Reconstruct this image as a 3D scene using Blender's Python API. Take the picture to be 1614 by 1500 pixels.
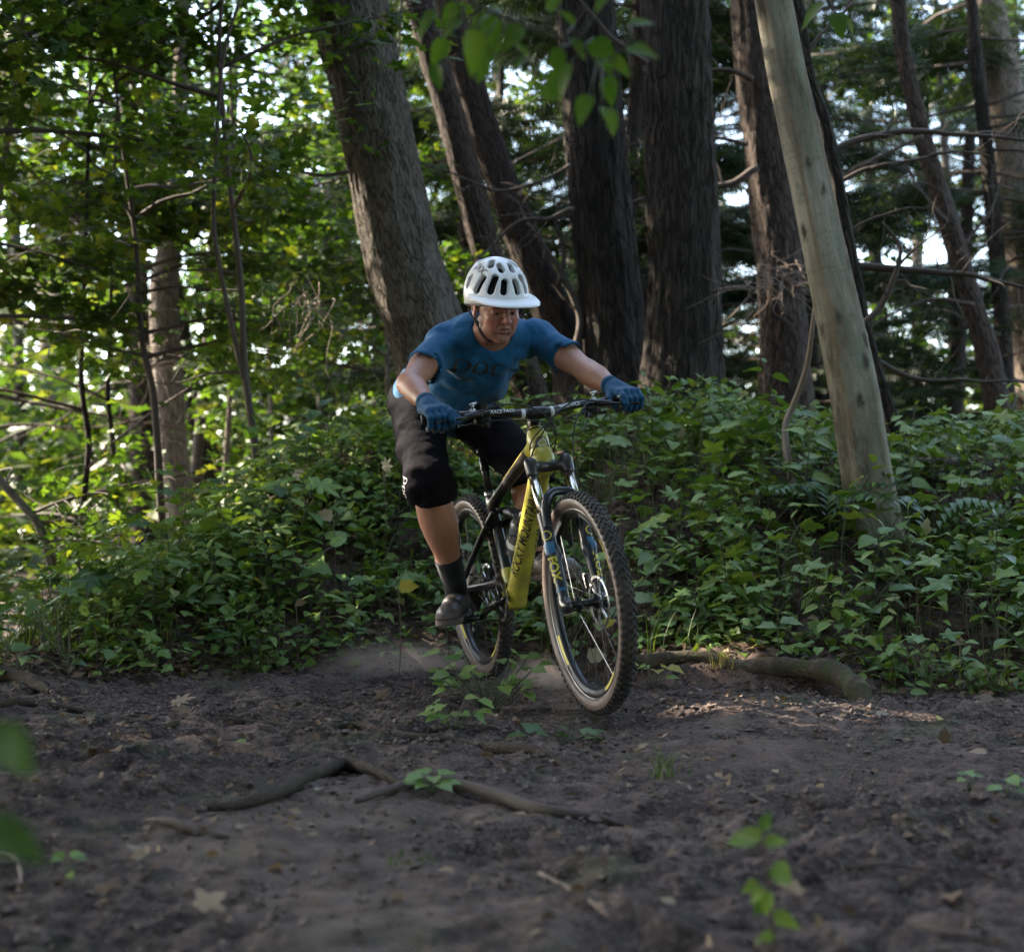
import bpy, math, random
import numpy as np
from mathutils import Vector, Matrix, Euler
from mathutils.bvhtree import BVHTree

# ------------------------------------------------------------------ camera, sky, sun, exposure
for o in list(bpy.data.objects): bpy.data.objects.remove(o)
SC = bpy.context.scene
COL = SC.collection
FPX, CXP, CYP, CAMZ = 2520.0, 807.0, 750.0, 0.68
PITCH = math.atan(54 / FPX)
cam = bpy.data.cameras.new('camera')
cam.sensor_width = 36.0
cam.lens = FPX / 1614 * 36.0
cam.clip_start = 0.05; cam.clip_end = 600
cam.dof.use_dof = True
cam.dof.focus_distance = 5.72
cam.dof.aperture_fstop = 2.9
camo = bpy.data.objects.new('camera', cam); COL.objects.link(camo)
camo.location = (0, 0, CAMZ); camo.rotation_euler = (math.pi / 2 + PITCH, 0, 0)
SC.camera = camo

SUN_EL, SUN_AZ = math.radians(33), math.radians(-62)      # azimuth from +Y towards +X
SDIR = np.array([math.cos(SUN_EL) * math.sin(SUN_AZ), math.cos(SUN_EL) * math.cos(SUN_AZ), math.sin(SUN_EL)])
W = bpy.data.worlds.new('World'); SC.world = W; W.use_nodes = True
wt = W.node_tree; wt.nodes.clear()
sky = wt.nodes.new('ShaderNodeTexSky'); sky.sky_type = 'NISHITA'; sky.sun_disc = False
sky.sun_elevation = SUN_EL; sky.sun_rotation = SUN_AZ; sky.air_density = 1.0; sky.dust_density = 1.5; sky.ozone_density = 1.0
bg = wt.nodes.new('ShaderNodeBackground'); bg.inputs['Strength'].default_value = 0.13
wo = wt.nodes.new('ShaderNodeOutputWorld')
hsv = wt.nodes.new('ShaderNodeHueSaturation'); hsv.inputs['Saturation'].default_value = .86
wt.links.new(sky.outputs[0], hsv.inputs['Color']); wt.links.new(hsv.outputs[0], bg.inputs['Color']); wt.links.new(bg.outputs[0], wo.inputs['Surface'])
sl = bpy.data.lights.new('sun', 'SUN'); sl.energy = 3.6; sl.angle = math.radians(0.5); sl.color = (1.0, 0.87, 0.70)
so = bpy.data.objects.new('sun', sl); COL.objects.link(so)
so.rotation_euler = Vector(-SDIR).to_track_quat('-Z', 'Y').to_euler()
so.location = (-8, 5, 12)
VS = SC.view_settings
SC.display_settings.display_device = 'sRGB'
VS.view_transform = 'Standard'; VS.look = 'None'; VS.gamma = 1.0; VS.use_curve_mapping = False
VS.exposure = 3.28
CY = SC.cycles
CY.use_denoising = True; CY.denoising_prefilter = 'NONE'; CY.max_bounces = 7; CY.diffuse_bounces = 4; CY.glossy_bounces = 2
CY.transmission_bounces = 4; CY.transparent_max_bounces = 6; CY.volume_bounces = 1
CY.sample_clamp_indirect = 6.0; CY.caustics_reflective = False; CY.caustics_refractive = False
RNG = np.random.default_rng(7); random.seed(7)

def at(px, py, Y):
    """world point at depth Y on the line of sight of photo pixel px, py"""
    a, b = (px - CXP) / FPX, (CYP - py) / FPX
    c, s = math.cos(PITCH), math.sin(PITCH)
    d = np.array([a, c - b * s, s + b * c])
    return np.array([0, 0, CAMZ]) + d * (Y / d[1])

# ------------------------------------------------------------------ helpers
def vnoise(P, seed=0):
    P = np.asarray(P, dtype=np.float64)
    i = np.floor(P).astype(np.int64); f = P - i; u = f * f * (3 - 2 * f)
    def h(x, y, z):
        n = (x * 374761393 + y * 668265263 + z * 2147483647 + seed * 1274126177) & 0xffffffff
        n = ((n ^ (n >> 13)) * 1274126177) & 0xffffffff
        n = ((n ^ (n >> 16)) * 2246822519) & 0xffffffff
        return ((n >> 8) & 0xffff) / 65535.0
    x, y, z = i[..., 0], i[..., 1], i[..., 2]; ux, uy, uz = u[..., 0], u[..., 1], u[..., 2]
    def lx(yy, zz): a = h(x, yy, zz); return a + (h(x + 1, yy, zz) - a) * ux
    def ly(zz): a = lx(y, zz); return a + (lx(y + 1, zz) - a) * uy
    a = ly(z); return (a + (ly(z + 1) - a) * uz) * 2 - 1

def fbm(P, octv=4, seed=0, gain=.5):
    r = 0; a = 1.0; P = np.asarray(P, float)
    for k in range(octv):
        r = r + a * vnoise(P * (2.03 ** k) + 17.3 * k, seed + k); a *= gain
    return r

def smooth(a, b, x):
    t = np.clip((x - a) / (b - a), 0, 1); return t * t * (3 - 2 * t)

class MB:
    """collects verts and faces, then links them as ONE mesh object"""
    def __init__(s): s.V = []; s.F = []; s.M = []; s.n = 0; s.A = []
    def add(s, V, F, mi=0, attr=None):
        V = np.asarray(V, float).reshape(-1, 3)
        for f in (F if isinstance(F, (list, tuple)) else [F]):
            f = np.asarray(f, np.int64)
            if len(f): s.F.append(f + s.n); s.M.append(np.full(len(f), mi))
        s.V.append(V); s.n += len(V)
        s.A.append(np.zeros((len(V), 3)) if attr is None else np.asarray(attr, float))
        return s
    def mesh(s, name, mats, smooth_=True, attr=None, off=None):
        V = np.concatenate(s.V)
        if off is not None: V = V - np.asarray(off, float)
        me = bpy.data.meshes.new(name)
        me.vertices.add(len(V)); me.vertices.foreach_set('co', V.astype(np.float32).ravel())
        li = np.concatenate([f.ravel() for f in s.F]); tot = np.concatenate([np.full(len(f), f.shape[1]) for f in s.F])
        st = np.concatenate([[0], np.cumsum(tot)[:-1]])
        me.loops.add(len(li)); me.loops.foreach_set('vertex_index', li.astype(np.int32))
        me.polygons.add(len(tot)); me.polygons.foreach_set('loop_start', st.astype(np.int32))
        me.polygons.foreach_set('material_index', np.concatenate(s.M).astype(np.int32))
        me.polygons.foreach_set('use_smooth', np.full(len(tot), bool(smooth_)))
        for m in (mats if isinstance(mats, (list, tuple)) else [mats]): me.materials.append(m)
        if attr:
            a = me.attributes.new(attr, 'FLOAT_VECTOR', 'POINT')
            a.data.foreach_set('vector', np.concatenate(s.A).astype(np.float32).ravel())
        me.update(calc_edges=True); me.validate()
        return me
    def build(s, name, mats, parent=None, smooth_=True, attr=None, off=None):
        o = bpy.data.objects.new(name, s.mesh(name, mats, smooth_, attr, off))
        COL.objects.link(o)
        if parent is not None: o.parent = parent
        return o
    def bvh(s):
        V = np.concatenate(s.V); F = []
        for f in s.F: F += f.tolist()
        return BVHTree.FromPolygons([Vector(v) for v in V], F)

def tag(o, label=None, cat=None, group=None, kind=None):
    if label: o['label'] = label
    if cat: o['category'] = cat
    if group: o['group'] = group
    if kind: o['kind'] = kind
    return o

def thing(name, label, cat, loc=(0, 0, 0), group=None, rot=None):
    o = bpy.data.objects.new(name, None); COL.objects.link(o); o.location = loc
    o.empty_display_size = .1
    if rot is not None: o.rotation_euler = rot
    return tag(o, label, cat, group)

def link(name, me, parent=None, loc=None, rot=None, scale=None):
    o = bpy.data.objects.new(name, me); COL.objects.link(o)
    if parent is not None: o.parent = parent
    if loc is not None: o.location = loc
    if rot is not None: o.rotation_euler = rot
    if scale is not None: o.scale = scale
    return o

def catmull(P, n):
    """resample a polyline (k, d) smoothly into n points"""
    P = np.asarray(P, float); k = len(P)
    if k < 3:
        t = np.linspace(0, 1, n)[:, None]; return P[0] * (1 - t) + P[-1] * t
    Q = np.vstack([2 * P[0] - P[1], P, 2 * P[-1] - P[-2]])
    d = np.concatenate([[0], np.cumsum(np.linalg.norm(np.diff(P[:, :3], axis=0), axis=1))])
    s = np.linspace(0, d[-1], n); i = np.clip(np.searchsorted(d, s, side='right') - 1, 0, k - 2)
    t = ((s - d[i]) / np.maximum(d[i + 1] - d[i], 1e-9))[:, None]
    p0, p1, p2, p3 = Q[i], Q[i + 1], Q[i + 2], Q[i + 3]
    return .5 * (2 * p1 + (p2 - p0) * t + (2 * p0 - 5 * p1 + 4 * p2 - p3) * t ** 2 + (3 * p1 - p0 - 3 * p2 + p3) * t ** 3)

def frames(C, up=None):
    T = np.gradient(C, axis=0); T /= np.linalg.norm(T, axis=1)[:, None] + 1e-12
    a = np.array([0, 0, 1.]) if up is None else np.asarray(up, float)
    if abs(T[0] @ a) > .95: a = np.array([1., 0, 0])
    N = np.zeros_like(C); n = a - T[0] * (a @ T[0]); n /= np.linalg.norm(n); N[0] = n
    for i in range(1, len(C)):
        n = N[i - 1] - T[i] * (N[i - 1] @ T[i]); N[i] = n / (np.linalg.norm(n) + 1e-12)
    return T, N, np.cross(T, N)

def tube(P, r, n=10, m=None, caps=True, sq=1.0, up=None, closed=False):
    """round tube; r scalar or per point; sq squashes along the second axis"""
    P = np.asarray(P, float); r = np.broadcast_to(np.asarray(r, float), (len(P),))
    if m: Q = catmull(np.column_stack([P, r]), m); P, r = Q[:, :3], Q[:, 3]
    T, N, B = frames(P, up)
    a = np.linspace(0, 2 * math.pi, n, endpoint=False)
    V = P[:, None] + r[:, None, None] * (np.cos(a)[None, :, None] * N[:, None] + sq * np.sin(a)[None, :, None] * B[:, None])
    k = len(P); V = V.reshape(-1, 3)
    i = np.arange(k - 1)[:, None] * n; j = np.arange(n)[None]; j2 = (j + 1) % n
    F = np.stack([i + j, i + j2, i + n + j2, i + n + j], -1).reshape(-1, 4)
    fs = [F]
    if caps:
        V = np.vstack([V, P[0], P[-1]]); jj = np.arange(n); j3 = (jj + 1) % n; c0 = k * n
        fs += [np.stack([np.full(n, c0), j3, jj], 1), np.stack([np.full(n, c0 + 1), (k - 1) * n + jj, (k - 1) * n + j3], 1)]
    return V, fs

def lathe(prof, axis_o, axis_d, n=48, arc=None):
    """revolve (r, h) profile points about an axis; closed profile loop when first == last"""
    d = np.asarray(axis_d, float); d /= np.linalg.norm(d)
    a = np.array([0, 0, 1.]) if abs(d[2]) < .9 else np.array([1., 0, 0])
    x = np.cross(a, d); x /= np.linalg.norm(x); y = np.cross(d, x)
    th = np.linspace(0, 2 * math.pi, n, endpoint=False)
    prof = np.asarray(prof, float); k = len(prof)
    R = np.cos(th)[:, None] * x + np.sin(th)[:, None] * y
    V = np.asarray(axis_o, float) + R[:, None] * prof[None, :, :1] + d * prof[None, :, 1:]
    V = V.reshape(-1, 3)
    i = np.arange(n)[:, None]; j = np.arange(k - 1)[None]; i2 = (i + 1) % n
    F = np.stack([i * k + j, i2 * k + j, i2 * k + j + 1, i * k + j + 1], -1).reshape(-1, 4)
    return V, F

def box(c, h, R=None, bev=0.0):
    c = np.asarray(c, float); h = np.asarray(h, float)
    S = np.array([[x, y, z] for x in (-1, 1) for y in (-1, 1) for z in (-1, 1)], float)
    if bev:
        V = []
        for s in S:
            for k in range(3):
                v = s * (h - bev); v[k] = s[k] * h[k]; V.append(v)
        V = np.array(V); idx = lambda s, k: s * 3 + k
        F4 = []; F3 = []
        fl = {(0, 0): (0, 1, 3, 2), (0, 1): (4, 6, 7, 5), (1, 0): (0, 4, 5, 1), (1, 1): (2, 3, 7, 6), (2, 0): (0, 2, 6, 4), (2, 1): (1, 5, 7, 3)}
        for (k, _), q in fl.items(): F4.append([idx(s, k) for s in q])
        for s1 in range(8):
            F3.append([idx(s1, 0), idx(s1, 1), idx(s1, 2)])
            for b in range(3):
                s2 = s1 ^ (4 >> b)
                if s2 > s1:
                    k1, k2 = [k for k in range(3) if k != b]
                    F4.append([idx(s1, k1), idx(s1, k2), idx(s2, k2), idx(s2, k1)])
        F = [np.array(F4), np.array(F3)]
    else:
        V = S * h; F = np.array([(0, 1, 3, 2), (4, 6, 7, 5), (0, 4, 5, 1), (2, 3, 7, 6), (0, 2, 6, 4), (1, 5, 7, 3)])
    if R is not None: V = V @ np.asarray(R).T
    return V + c, F

def scatter(TV, TF, R, T):
    """many copies of one small template as arrays; R (N,3,3) with scale, T (N,3)"""
    TV = np.asarray(TV, float); TF = np.asarray(TF)
    V = np.einsum('nij,kj->nki', R, TV) + T[:, None]
    F = TF[None] + (np.arange(len(T)) * len(TV))[:, None, None]
    return V.reshape(-1, 3), F.reshape(-1, TF.shape[1])

def rot_from(dirv, nrm, roll=None):
    """matrices with columns: side, dir, normal (template lies in xy, length along +y, up +z)"""
    d = dirv / (np.linalg.norm(dirv, axis=1)[:, None] + 1e-9)
    n = nrm - d * (nrm * d).sum(1)[:, None]; n /= np.linalg.norm(n, axis=1)[:, None] + 1e-9
    return np.stack([np.cross(d, n), d, n], -1)

# signed distance modelling -------------------------------------------------
def smin(a, b, k):
    h = np.clip(.5 + .5 * (b - a) / k, 0, 1); return b + (a - b) * h - k * h * (1 - h)
def smax(a, b, k): return -smin(-a, -b, k)
def sd_cone(P, a, b, ra, rb):
    a = np.asarray(a, float); b = np.asarray(b, float); ab = b - a; L2 = ab @ ab
    q = P - a; t = np.clip(q @ ab / L2, 0, 1)
    return np.linalg.norm(q - t[:, None] * ab, axis=1) - (ra + (rb - ra) * t)
def sd_ell(P, c, R, r):
    q = (P - np.asarray(c, float)) @ R if R is not None else P - np.asarray(c, float)
    r = np.asarray(r, float); k0 = np.linalg.norm(q / r, axis=1); k1 = np.linalg.norm(q / (r * r), axis=1)
    return k0 * (k0 - 1) / (k1 + 1e-9)
def sd_box(P, c, R, h, rad):
    q = (P - np.asarray(c, float)) @ R if R is not None else P - np.asarray(c, float)
    q = np.abs(q) - (np.asarray(h, float) - rad)
    return np.linalg.norm(np.maximum(q, 0), axis=1) + np.minimum(q.max(1), 0) - rad

def nets(f, lo, hi, h, B=12):
    """surface nets of f(P) < 0 on a grid with cell h, skipping blocks far from the surface"""
    lo = np.asarray(lo, float); n = np.ceil((np.asarray(hi, float) - lo) / h / B).astype(int) * B + 1
    G = np.full(n, 1.0, np.float32); nb = (n - 1) // B
    bi = np.stack(np.meshgrid(*[np.arange(k) for k in nb], indexing='ij'), -1).reshape(-1, 3)
    dc = f(lo + (bi * B + B / 2) * h)
    keep = bi[np.abs(dc) < B * h * .95]
    for b in bi[dc <= -B * h * .95]:
        s = b * B; G[s[0]:s[0] + B + 1, s[1]:s[1] + B + 1, s[2]:s[2] + B + 1] = -1
    g = np.stack(np.meshgrid(*[np.arange(B + 1)] * 3, indexing='ij'), -1).reshape(-1, 3)
    for k in range(0, len(keep), 160):
        bb = keep[k:k + 160]
        P = lo + ((bb * B)[:, None] + g[None]) * h
        D = f(P.reshape(-1, 3)).reshape(len(bb), B + 1, B + 1, B + 1)
        for b, d in zip(bb, D):
            s = b * B; G[s[0]:s[0] + B + 1, s[1]:s[1] + B + 1, s[2]:s[2] + B + 1] = d
    S = G < 0
    c = np.zeros(n - 1, np.int8)
    for dx in (0, 1):
        for dy in (0, 1):
            for dz in (0, 1): c += S[dx:n[0] - 1 + dx, dy:n[1] - 1 + dy, dz:n[2] - 1 + dz]
    cells = np.argwhere((c > 0) & (c < 8))
    idx = np.full(n - 1, -1, np.int64); idx[tuple(cells.T)] = np.arange(len(cells))
    acc = np.zeros((len(cells), 3)); cnt = np.zeros(len(cells))
    for ax in range(3):
        o1, o2 = [a for a in range(3) if a != ax]
        for u in (0, 1):
            for v in (0, 1):
                p = cells.copy(); p[:, o1] += u; p[:, o2] += v; q = p.copy(); q[:, ax] += 1
                ga, gb = G[tuple(p.T)], G[tuple(q.T)]; m = (ga < 0) != (gb < 0)
                t = ga[m] / (ga[m] - gb[m]); pp = p[m].astype(float); pp[:, ax] += t
                acc[m] += pp; cnt[m] += 1
    V = lo + acc / cnt[:, None] * h
    Q = []
    for ax in range(3):
        o1, o2 = [(1, 2), (2, 0), (0, 1)][ax]
        sl0 = [slice(None)] * 3; sl1 = [slice(None)] * 3; sl0[ax] = slice(0, -1); sl1[ax] = slice(1, None)
        a, b = S[tuple(sl0)], S[tuple(sl1)]
        for flip, m in ((False, a & ~b), (True, ~a & b)):
            e = np.argwhere(m)
            e = e[(e[:, o1] > 0) & (e[:, o2] > 0) & (e[:, o1] < n[o1] - 1) & (e[:, o2] < n[o2] - 1)]
            def cid(d1, d2):
                w = e.copy(); w[:, o1] -= d1; w[:, o2] -= d2; return idx[tuple(w.T)]
            q = np.stack([cid(1, 1), cid(0, 1), cid(0, 0), cid(1, 0)], 1)
            Q.append(q[:, ::-1] if flip else q)
    Q = np.concatenate(Q); Q = Q[(Q >= 0).all(1)]
    return V, Q

def relax(V, Q, it=2, lam=.5):
    E = np.concatenate([Q[:, [0, 1]], Q[:, [1, 2]], Q[:, [2, 3]], Q[:, [3, 0]]]); E = np.concatenate([E, E[:, ::-1]])
    for _ in range(it):
        s = np.zeros_like(V); c = np.zeros(len(V)); np.add.at(s, E[:, 0], V[E[:, 1]]); np.add.at(c, E[:, 0], 1)
        V = V + lam * (s / np.maximum(c, 1)[:, None] - V)
    return V

# lettering -------------------------------------------------------------------
def text_geo(s, bold=0.0, shear=0.0):
    cu = bpy.data.curves.new('lettering', 'FONT'); cu.body = s; cu.offset = bold; cu.shear = shear
    cu.resolution_u = 4; cu.align_x = 'CENTER'; cu.align_y = 'CENTER'
    o = bpy.data.objects.new('lettering', cu); COL.objects.link(o)
    bpy.context.view_layer.update()
    me = o.evaluated_get(bpy.context.evaluated_depsgraph_get()).to_mesh(); me.calc_loop_triangles()
    V = np.array([v.co[:] for v in me.vertices])[:, :2]; F = np.array([t.vertices[:] for t in me.loop_triangles])
    o.to_mesh_clear(); bpy.data.objects.remove(o); bpy.data.curves.remove(cu)
    # cut the triangles smaller, so the letters can follow a curved surface
    for _ in range(2):
        nV = [V]; nF = []; k = len(V); a, b, c = F.T
        m = [(V[a] + V[b]) / 2, (V[b] + V[c]) / 2, (V[c] + V[a]) / 2]; n = len(F)
        i = np.arange(n) + k; j = i + n; l = j + n
        V = np.concatenate([V] + m); F = np.concatenate([np.stack(t, 1) for t in ((a, i, l), (i, b, j), (l, j, c), (i, j, l))])
    V = V - (V.max(0) + V.min(0)) / 2; V[:, 1] /= np.ptp(V[:, 1]); V[:, 0] /= np.ptp(V[:, 0])
    return V, F

def wrap(V2, F, bvh, o, ux, uy, w, h, eps=.0015, reach=.3):
    """project flat shapes (unit box, centred) along -normal on a surface"""
    o, ux, uy = [np.asarray(a, float) for a in (o, ux, uy)]
    ux = ux / np.linalg.norm(ux); uy = uy - ux * (ux @ uy); uy /= np.linalg.norm(uy); nz = np.cross(ux, uy)
    out = []
    for x, y in V2:
        p = o + ux * x * w + uy * y * h
        hit, nn, _, _ = bvh.ray_cast(Vector(p + nz * reach * .5), Vector(-nz), reach)
        if hit is None: out.append(p - nz * 0.01)
        else: out.append(np.array(hit) + np.array(nn if nn.dot(Vector(nz)) > 0 else -nn) * eps)
    return np.array(out), F
# ------------------------------------------------------------------ materials
class NT:
    def __init__(s, name):
        s.m = bpy.data.materials.new(name); s.m.use_nodes = True; s.t = s.m.node_tree; s.t.nodes.clear()
        s.out = s.t.nodes.new('ShaderNodeOutputMaterial')
    def n(s, typ, ins=None, **props):
        nd = s.t.nodes.new('ShaderNode' + typ)
        for k, v in props.items(): setattr(nd, k, v)
        for k, v in (ins or {}).items():
            if isinstance(v, bpy.types.NodeSocket): s.t.links.new(v, nd.inputs[k])
            else: nd.inputs[k].default_value = v
        return nd
    def ramp(s, fac, stops, interp='LINEAR'):
        nd = s.n('ValToRGB', {'Fac': fac}); e = nd.color_ramp.elements; nd.color_ramp.interpolation = interp
        while len(e) < len(stops): e.new(.5)
        for q, (p, c) in zip(e, stops): q.position = p; q.color = (*c, 1) if len(c) == 3 else c
        return nd.outputs['Color']
    def mix(s, fac, a, b, blend='MIX'):
        nd = s.n('MixRGB', {'Fac': fac, 'Color1': a if isinstance(a, bpy.types.NodeSocket) else (*a, 1), 'Color2': b if isinstance(b, bpy.types.NodeSocket) else (*b, 1)}, blend_type=blend)
        return nd.outputs[0]
    def math(s, op, a, b=0.0, clamp=False):
        return s.n('Math', {0: a, 1: b}, operation=op, use_clamp=clamp).outputs[0]
    def noise(s, vec, scale, detail=4, rough=.6):
        return s.n('TexNoise', {'Vector': vec, 'Scale': scale, 'Detail': detail, 'Roughness': rough}).outputs[0]
    def coords(s, kind='Object'): return s.n('TexCoord').outputs[kind]
    def attr(s, name): return s.n('Attribute', attribute_name=name).outputs['Vector']
    def vmul(s, v, xyz): return s.n('VectorMath', {0: v, 1: xyz}, operation='MULTIPLY').outputs[0]
    def bump(s, h, dist, strength=1.0, nrm=None):
        ins = {'Height': h, 'Distance': dist, 'Strength': strength}
        if nrm is not None: ins['Normal'] = nrm
        return s.n('Bump', ins).outputs[0]
    def surf(s, sock): s.t.links.new(sock, s.out.inputs['Surface']); return s.m
    def princ(s, color, rough=.6, metal=0.0, nrm=None, **kw):
        ins = {'Base Color': color if isinstance(color, bpy.types.NodeSocket) else (*color, 1), 'Roughness': rough, 'Metallic': metal}
        if nrm is not None: ins['Normal'] = nrm
        ins.update(kw)
        return s.surf(s.n('BsdfPrincipled', ins).outputs[0])

def plain(name, color, rough=.5, metal=0.0, var=.25, scale=40, bump=0.0, dirt=0.0, **kw):
    """one colour with fine mottling, optional grain and dust"""
    t = NT(name); co = t.coords()
    f = t.noise(co, scale, 4)
    c = t.mix(f, [x * (1 - var) for x in color], [min(1, x * (1 + var)) for x in color])
    if dirt:
        d = t.ramp(t.noise(co, 9, 5, .7), [(.42, (0, 0, 0)), (.62, (min(1, dirt * 1.2),) * 3)])
        c = t.mix(d, c, (.10, .075, .055))
    r = t.n('MapRange', {'Value': f, 'To Min': rough * .8, 'To Max': min(1, rough * 1.25)}).outputs[0]
    return t.princ(c, r, metal, t.bump(t.noise(co, scale * 4, 3), .002, bump) if bump else None, **kw)

def leaf_mat(name, stops, trans=.45, obj=False, rough=.45):
    t = NT(name)
    rnd = t.n('ObjectInfo').outputs['Random'] if obj else t.n('NewGeometry').outputs['Random Per Island']
    c = t.ramp(rnd, stops)
    v = t.noise(t.n('NewGeometry').outputs['Position'], 25, 3)
    c = t.mix(t.math('MULTIPLY', v, .5), c, t.mix(1.0, c, (.55, .6, .5), 'MULTIPLY'))
    d = t.n('BsdfPrincipled', {'Base Color': c, 'Roughness': rough, 'Specular IOR Level': .22})
    tc = t.mix(1.0, c, (1.7, 1.6, .55), 'MULTIPLY')
    tr = t.n('BsdfTranslucent', {'Color': tc})
    return t.surf(t.n('MixShader', {0: trans, 1: d.outputs[0], 2: tr.outputs[0]}).outputs[0])

def bark_mat(name, dark, light, sx=26, sz=3.4, dist=.012, lichen=None, amt=.25):
    t = NT(name); tc = t.attr('tc')
    w = t.n('VectorMath', {0: tc, 1: t.n('VectorMath', {0: t.n('TexNoise', {'Vector': tc, 'Scale': 6.0, 'Detail': 2}).outputs[1], 1: (.05, .05, .10)}, operation='MULTIPLY').outputs[0]}, operation='ADD').outputs[0]
    v = t.n('TexVoronoi', {'Vector': t.vmul(w, (sx, sx, sz)), 'Scale': 1.0}, feature='DISTANCE_TO_EDGE').outputs['Distance']
    v = t.ramp(v, [(0, (0, 0, 0)), (.20, (1, 1, 1))])
    g = t.noise(t.vmul(tc, (60, 60, 22)), 1.0, 5, .65)
    h = t.math('ADD', t.math('MULTIPLY', v, .75), t.math('MULTIPLY', g, .45))
    c = t.mix(h, dark, light)
    c = t.mix(t.ramp(t.noise(tc, 2.3, 3), [(.35, (0, 0, 0)), (.75, (.55,) * 3)]), c, t.mix(1.0, c, (.62, .6, .55), 'MULTIPLY'))
    if lichen:
        lm = t.ramp(t.noise(t.vmul(tc, (7, 7, 4)), 1.0, 6, .7), [(.50, (0, 0, 0)), (.60, (amt,) * 3)])
        c = t.mix(lm, c, lichen)
    return t.princ(c, .92, 0, t.bump(h, dist, 1.0), **{'Specular IOR Level': .15})

def smooth_bark():
    t = NT('pale smooth bark'); tc = t.attr('tc')
    n1 = t.noise(t.vmul(tc, (5, 5, 1.2)), 1.0, 5, .65)
    c = t.ramp(n1, [(.36, (.066, .057, .040)), (.45, (.165, .148, .110)), (.53, (.230, .212, .166)), (.63, (.32, .30, .245))])
    st = t.ramp(t.noise(t.vmul(tc, (9, 9, .35)), 1.0, 3), [(.52, (0, 0, 0)), (.64, (.75,) * 3)])
    c = t.mix(st, c, (.15, .098, .060))
    gm = t.ramp(t.noise(t.vmul(tc, (11, 11, 5)), 1.0, 5, .7), [(.50, (0, 0, 0)), (.60, (.6,) * 3)])
    c = t.mix(gm, c, (.165, .185, .145))
    sp = t.n('TexVoronoi', {'Vector': t.vmul(tc, (75, 75, 60)), 'Scale': 1.0}).outputs['Distance']
    c = t.mix(t.ramp(sp, [(.10, (.75,) * 3), (.24, (0, 0, 0))]), c, (.075, .06, .042))
    ring = t.ramp(t.noise(t.vmul(tc, (3, 3, 26)), 1.0, 4, .6), [(.56, (0, 0, 0)), (.66, (.28,) * 3)])
    c = t.mix(ring, c, (.085, .07, .05))
    kn = t.n('TexVoronoi', {'Vector': t.vmul(t.n('VectorMath', {0: tc, 1: t.n('VectorMath', {0: t.n('TexNoise', {'Vector': tc, 'Scale': 22.0, 'Detail': 3}).outputs[1], 1: (.05, .05, .05)}, operation='MULTIPLY').outputs[0]}, operation='ADD').outputs[0], (8, 8, 5)), 'Scale': 1.0}).outputs['Distance']
    c = t.mix(t.ramp(kn, [(.11, (.9,) * 3), (.18, (.45,) * 3), (.27, (0, 0, 0))]), c, (.040, .032, .024))
    h = t.math('ADD', t.noise(tc, 90, 4), t.math('MULTIPLY', n1, .8))
    return t.princ(c, .82, 0, t.bump(h, .006, .8), **{'Specular IOR Level': .2})

def soil_mat():
    t = NT('trail soil'); p = t.n('NewGeometry').outputs['Position']; tr = t.attr('zone')
    sep = t.n('SeparateXYZ', {0: tr})
    a = t.noise(p, 1.7, 5, .6); b = t.noise(p, 14, 6, .7); f = t.noise(p, 85, 5, .7)
    c = t.ramp(a, [(.38, (.042, .029, .025)), (.5, (.076, .053, .045)), (.62, (.140, .101, .083))])
    c = t.mix(t.ramp(b, [(.42, (1,) * 3), (.53, (0, 0, 0))]), c, t.mix(1.0, c, (.27, .25, .25), 'MULTIPLY'))
    c = t.mix(t.ramp(f, [(.52, (0, 0, 0)), (.64, (.6,) * 3)]), c, (.21, .165, .138))
    tk = t.ramp(t.noise(t.vmul(p, (1.6, .5, 0)), 1.0, 3, .5), [(.50, (0, 0, 0)), (.60, (.55,) * 3)])
    c = t.mix(tk, c, t.mix(1.0, c, (1.35, 1.24, 1.12), 'MULTIPLY'))
    moss = t.ramp(t.noise(p, 2.6, 4, .6), [(.56, (0, 0, 0)), (.64, (.6,) * 3)])
    c = t.mix(t.math('MULTIPLY', moss, .6), c, (.055, .075, .026))
    c = t.mix(t.math('MULTIPLY', sep.outputs[1], .8), c, t.mix(t.ramp(t.noise(p, 6, 6, .7), [(.42, (0, 0, 0)), (.6, (1, 1, 1))]), (.090, .064, .050), (.165, .122, .096)))
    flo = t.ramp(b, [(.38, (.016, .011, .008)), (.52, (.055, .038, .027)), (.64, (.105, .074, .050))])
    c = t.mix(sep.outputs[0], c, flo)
    h = t.math('ADD', t.math('MULTIPLY', b, .7), t.math('MULTIPLY', f, .5))
    return t.princ(c, .93, 0, t.bump(h, .022, .9), **{'Specular IOR Level': .18})

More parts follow.
